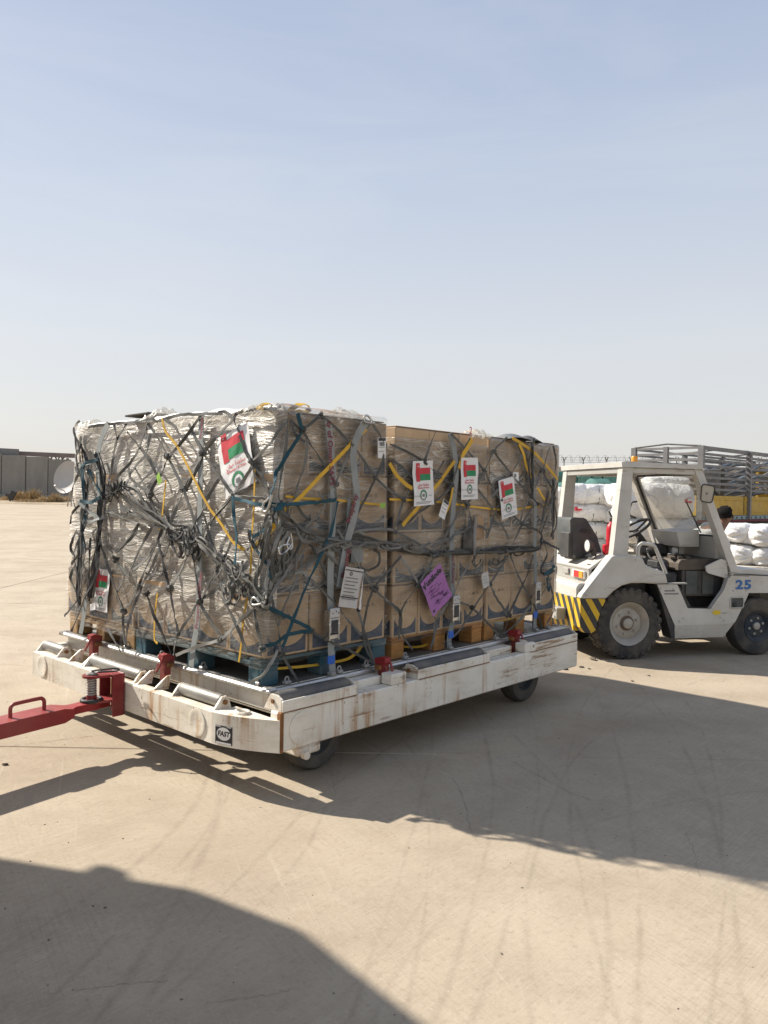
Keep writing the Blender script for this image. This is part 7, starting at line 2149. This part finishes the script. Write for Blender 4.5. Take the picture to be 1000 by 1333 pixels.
body = skin_body('body', [hip, hip.lerp(chest, .5) + V((0, 0, .05)), chest, neck, hd + V((0, 0, 0.0)), hd + V((0.02, 0, 0.075)),
                  hip + V((0, -.09, -.06)), V((-0.34, -.11, 0.50)), V((-0.46, -.11, 0.09)), V((-0.32, -.12, 0.04)),
                  hip + V((0, .09, -.06)), V((-0.34, .11, 0.50)), V((-0.46, .11, 0.09)), V((-0.32, .12, 0.04)),
                  chest + V((0.02, -.19, -.01)), chest + V((0.12, -.24, -.22)), chest + V((0.16, -.22, -.44)), chest + V((0.18, -.21, -.53)),
                  chest + V((0.02, .19, -.01)), chest + V((0.12, .24, -.22)), chest + V((0.16, .22, -.44)), chest + V((0.18, .21, -.53))],
                 [(0, 1), (1, 2), (2, 3), (3, 4), (4, 5), (0, 6), (6, 7), (7, 8), (8, 9), (0, 10), (10, 11), (11, 12), (12, 13), (2, 14), (14, 15), (15, 16), (16, 17), (2, 18), (18, 19), (19, 20), (20, 21)],
                 [.13, .13, .14, .058, .088, .075, .09, .065, .048, .04, .09, .065, .048, .04, .065, .048, .036, .035, .065, .048, .036, .035], 'skin', per)
shirt = skin_body('shirt', [hip + V((0, 0, .02)), hip.lerp(chest, .5) + V((0, 0, .05)), chest + V((.02, 0, .015)), chest + V((0.02, -.20, -.01)), chest + V((0.12, -.24, -.22)), chest + V((0.02, .20, -.01)), chest + V((0.12, .24, -.22))],
          [(0, 1), (1, 2), (2, 3), (3, 4), (2, 5), (5, 6)], [.155, .158, .155, .085, .075, .085, .075], 'shirt', per)
skin_body('trousers', [hip + V((0, 0, -.01)), hip + V((0, -.09, -.07)), V((-0.34, -.11, 0.50)), V((-0.455, -.11, 0.12)), hip + V((0, .09, -.07)), V((-0.34, .11, 0.50)), V((-0.455, .11, 0.12))],
          [(0, 1), (1, 2), (2, 3), (0, 4), (4, 5), (5, 6)], [.15, .11, .085, .075, .11, .085, .075], 'trousers', per)
mb = MB()
vs = []
for i in range(13):
    for k in range(20):
        th, ph = pi * 0.62 * i / 12, 2 * pi * k / 20
        q = V((sin(th) * cos(ph), sin(th) * sin(ph), cos(th)))
        cut = 1.0 if not (q.x > 0.35 and q.z < 0.45) else 0.82
        vs.append(hd + V((-0.012, 0, 0.03)) + q * (0.116 + 0.022 * noise.noise(q * 5) + 0.014 * noise.noise(q * 13)) * cut)
mb.add(vs, [(i * 20 + k, i * 20 + (k + 1) % 20, (i + 1) * 20 + (k + 1) % 20, (i + 1) * 20 + k) for i in range(12) for k in range(20)])
obj('hair', mb, 'hair', per, smooth=60)
mb = MB()
f_ = V((1, 0, -0.1)).normalized()
mb.tube([hd + V((0.085, 0, 0.02)), hd + V((0.112, 0, -0.012)), hd + V((0.088, 0, -0.02))], [0.009, 0.015, 0.008], 8)
for sy in (-1, 1):
    mb.lathe([(0.0, -.008), (0.02, 0), (0.024, .006), (0.0, .012)], axes(hd + V((-0.01, sy * 0.088, -.01)), (1, 0, 0), (0, 0, 1.5), (0, sy, 0)), 10)
obj('nose_and_ears', mb, 'skin', per, smooth=60)
mb = MB()
for sy in (-1, 1):
    mb.lathe([(0.012, 0), (0.008, .006), (0, .008)], axes(hd + V((0.078, sy * 0.033, 0.018)), (0, 1, 0), (0, 0, 1), (1, 0, 0)), 10)
mb.box((0.076 + hd.x, -0.025, hd.z - .052), (0.086 + hd.x, 0.025, hd.z - .045))
obj('eyes_and_mouth', mb, 'ink', per, smooth=60)

# ------------------------------------------------------------------ small litter on the concrete
lt = random.Random(21)
for lb, x, y, s in (('dark stone chip lying alone at the left edge', 7, 996, 0.022), ('dark pebble on the sunlit strip beside the tractor', 757, 869, 0.028), ('flat dark chip on the sunlit strip below the trolley end', 737, 872, 0.03), ('long dark splinter by the tractor tyre', 772, 859, 0.05), ('small chip in front of the trolley end', 767, 871, 0.02),
                    ('brown flake on the sunlit strip between the shadows', 823, 887, 0.02), ('dark flake in mid strip near the first brown flake', 845, 880, 0.018), ('tiny pebble in the lit foreground right', 653, 1242, 0.007), ('pebble in the left foreground shade', 121, 1180, 0.007), ('pebble paired beside the foreground shade pebble', 137, 1182, 0.007)):
    p = at(x, y)
    mb = MB(); vs = []
    for i in range(5):
        for k in range(7):
            th, ph = pi * i / 4, 2 * pi * k / 7
            vs.append(V((sin(th) * cos(ph) * s * lt.uniform(.7, 1.2), sin(th) * sin(ph) * s * .6 * lt.uniform(.7, 1.2), (cos(th) * .3 + .25) * s)))
    mb.add(vs, [(i * 7 + k, i * 7 + (k + 1) % 7, (i + 1) * 7 + (k + 1) % 7, (i + 1) * 7 + k) for i in range(4) for k in range(7)])
    tag(obj('stone_chip', mb, 'pebble', smooth=40, X=MX.Translation(p) @ MX.Rotation(lt.uniform(0, 6), 4, 'Z')), lb, 'stone', 'stone chips on the concrete')
mb = MB()
for k in range(700):
    x = lt.uniform(-6, 7); y = 2 + 12 * lt.random() ** 1.6; s = lt.uniform(0.002, 0.0065)
    a = lt.uniform(0, 6)
    c = V((x, y, 0))
    mb.add([c + V((s * cos(a + q), s * sin(a + q) * .8, 0)) for q in (0, 1.6, 3.1, 4.7)] + [c + V((0, 0, s * .8))], [(0, 1, 4), (1, 2, 4), (2, 3, 4), (3, 0, 4)])
tag(obj('grit', mb, 'pebble', smooth=None), 'scattered dark grit on the concrete', kind='stuff')
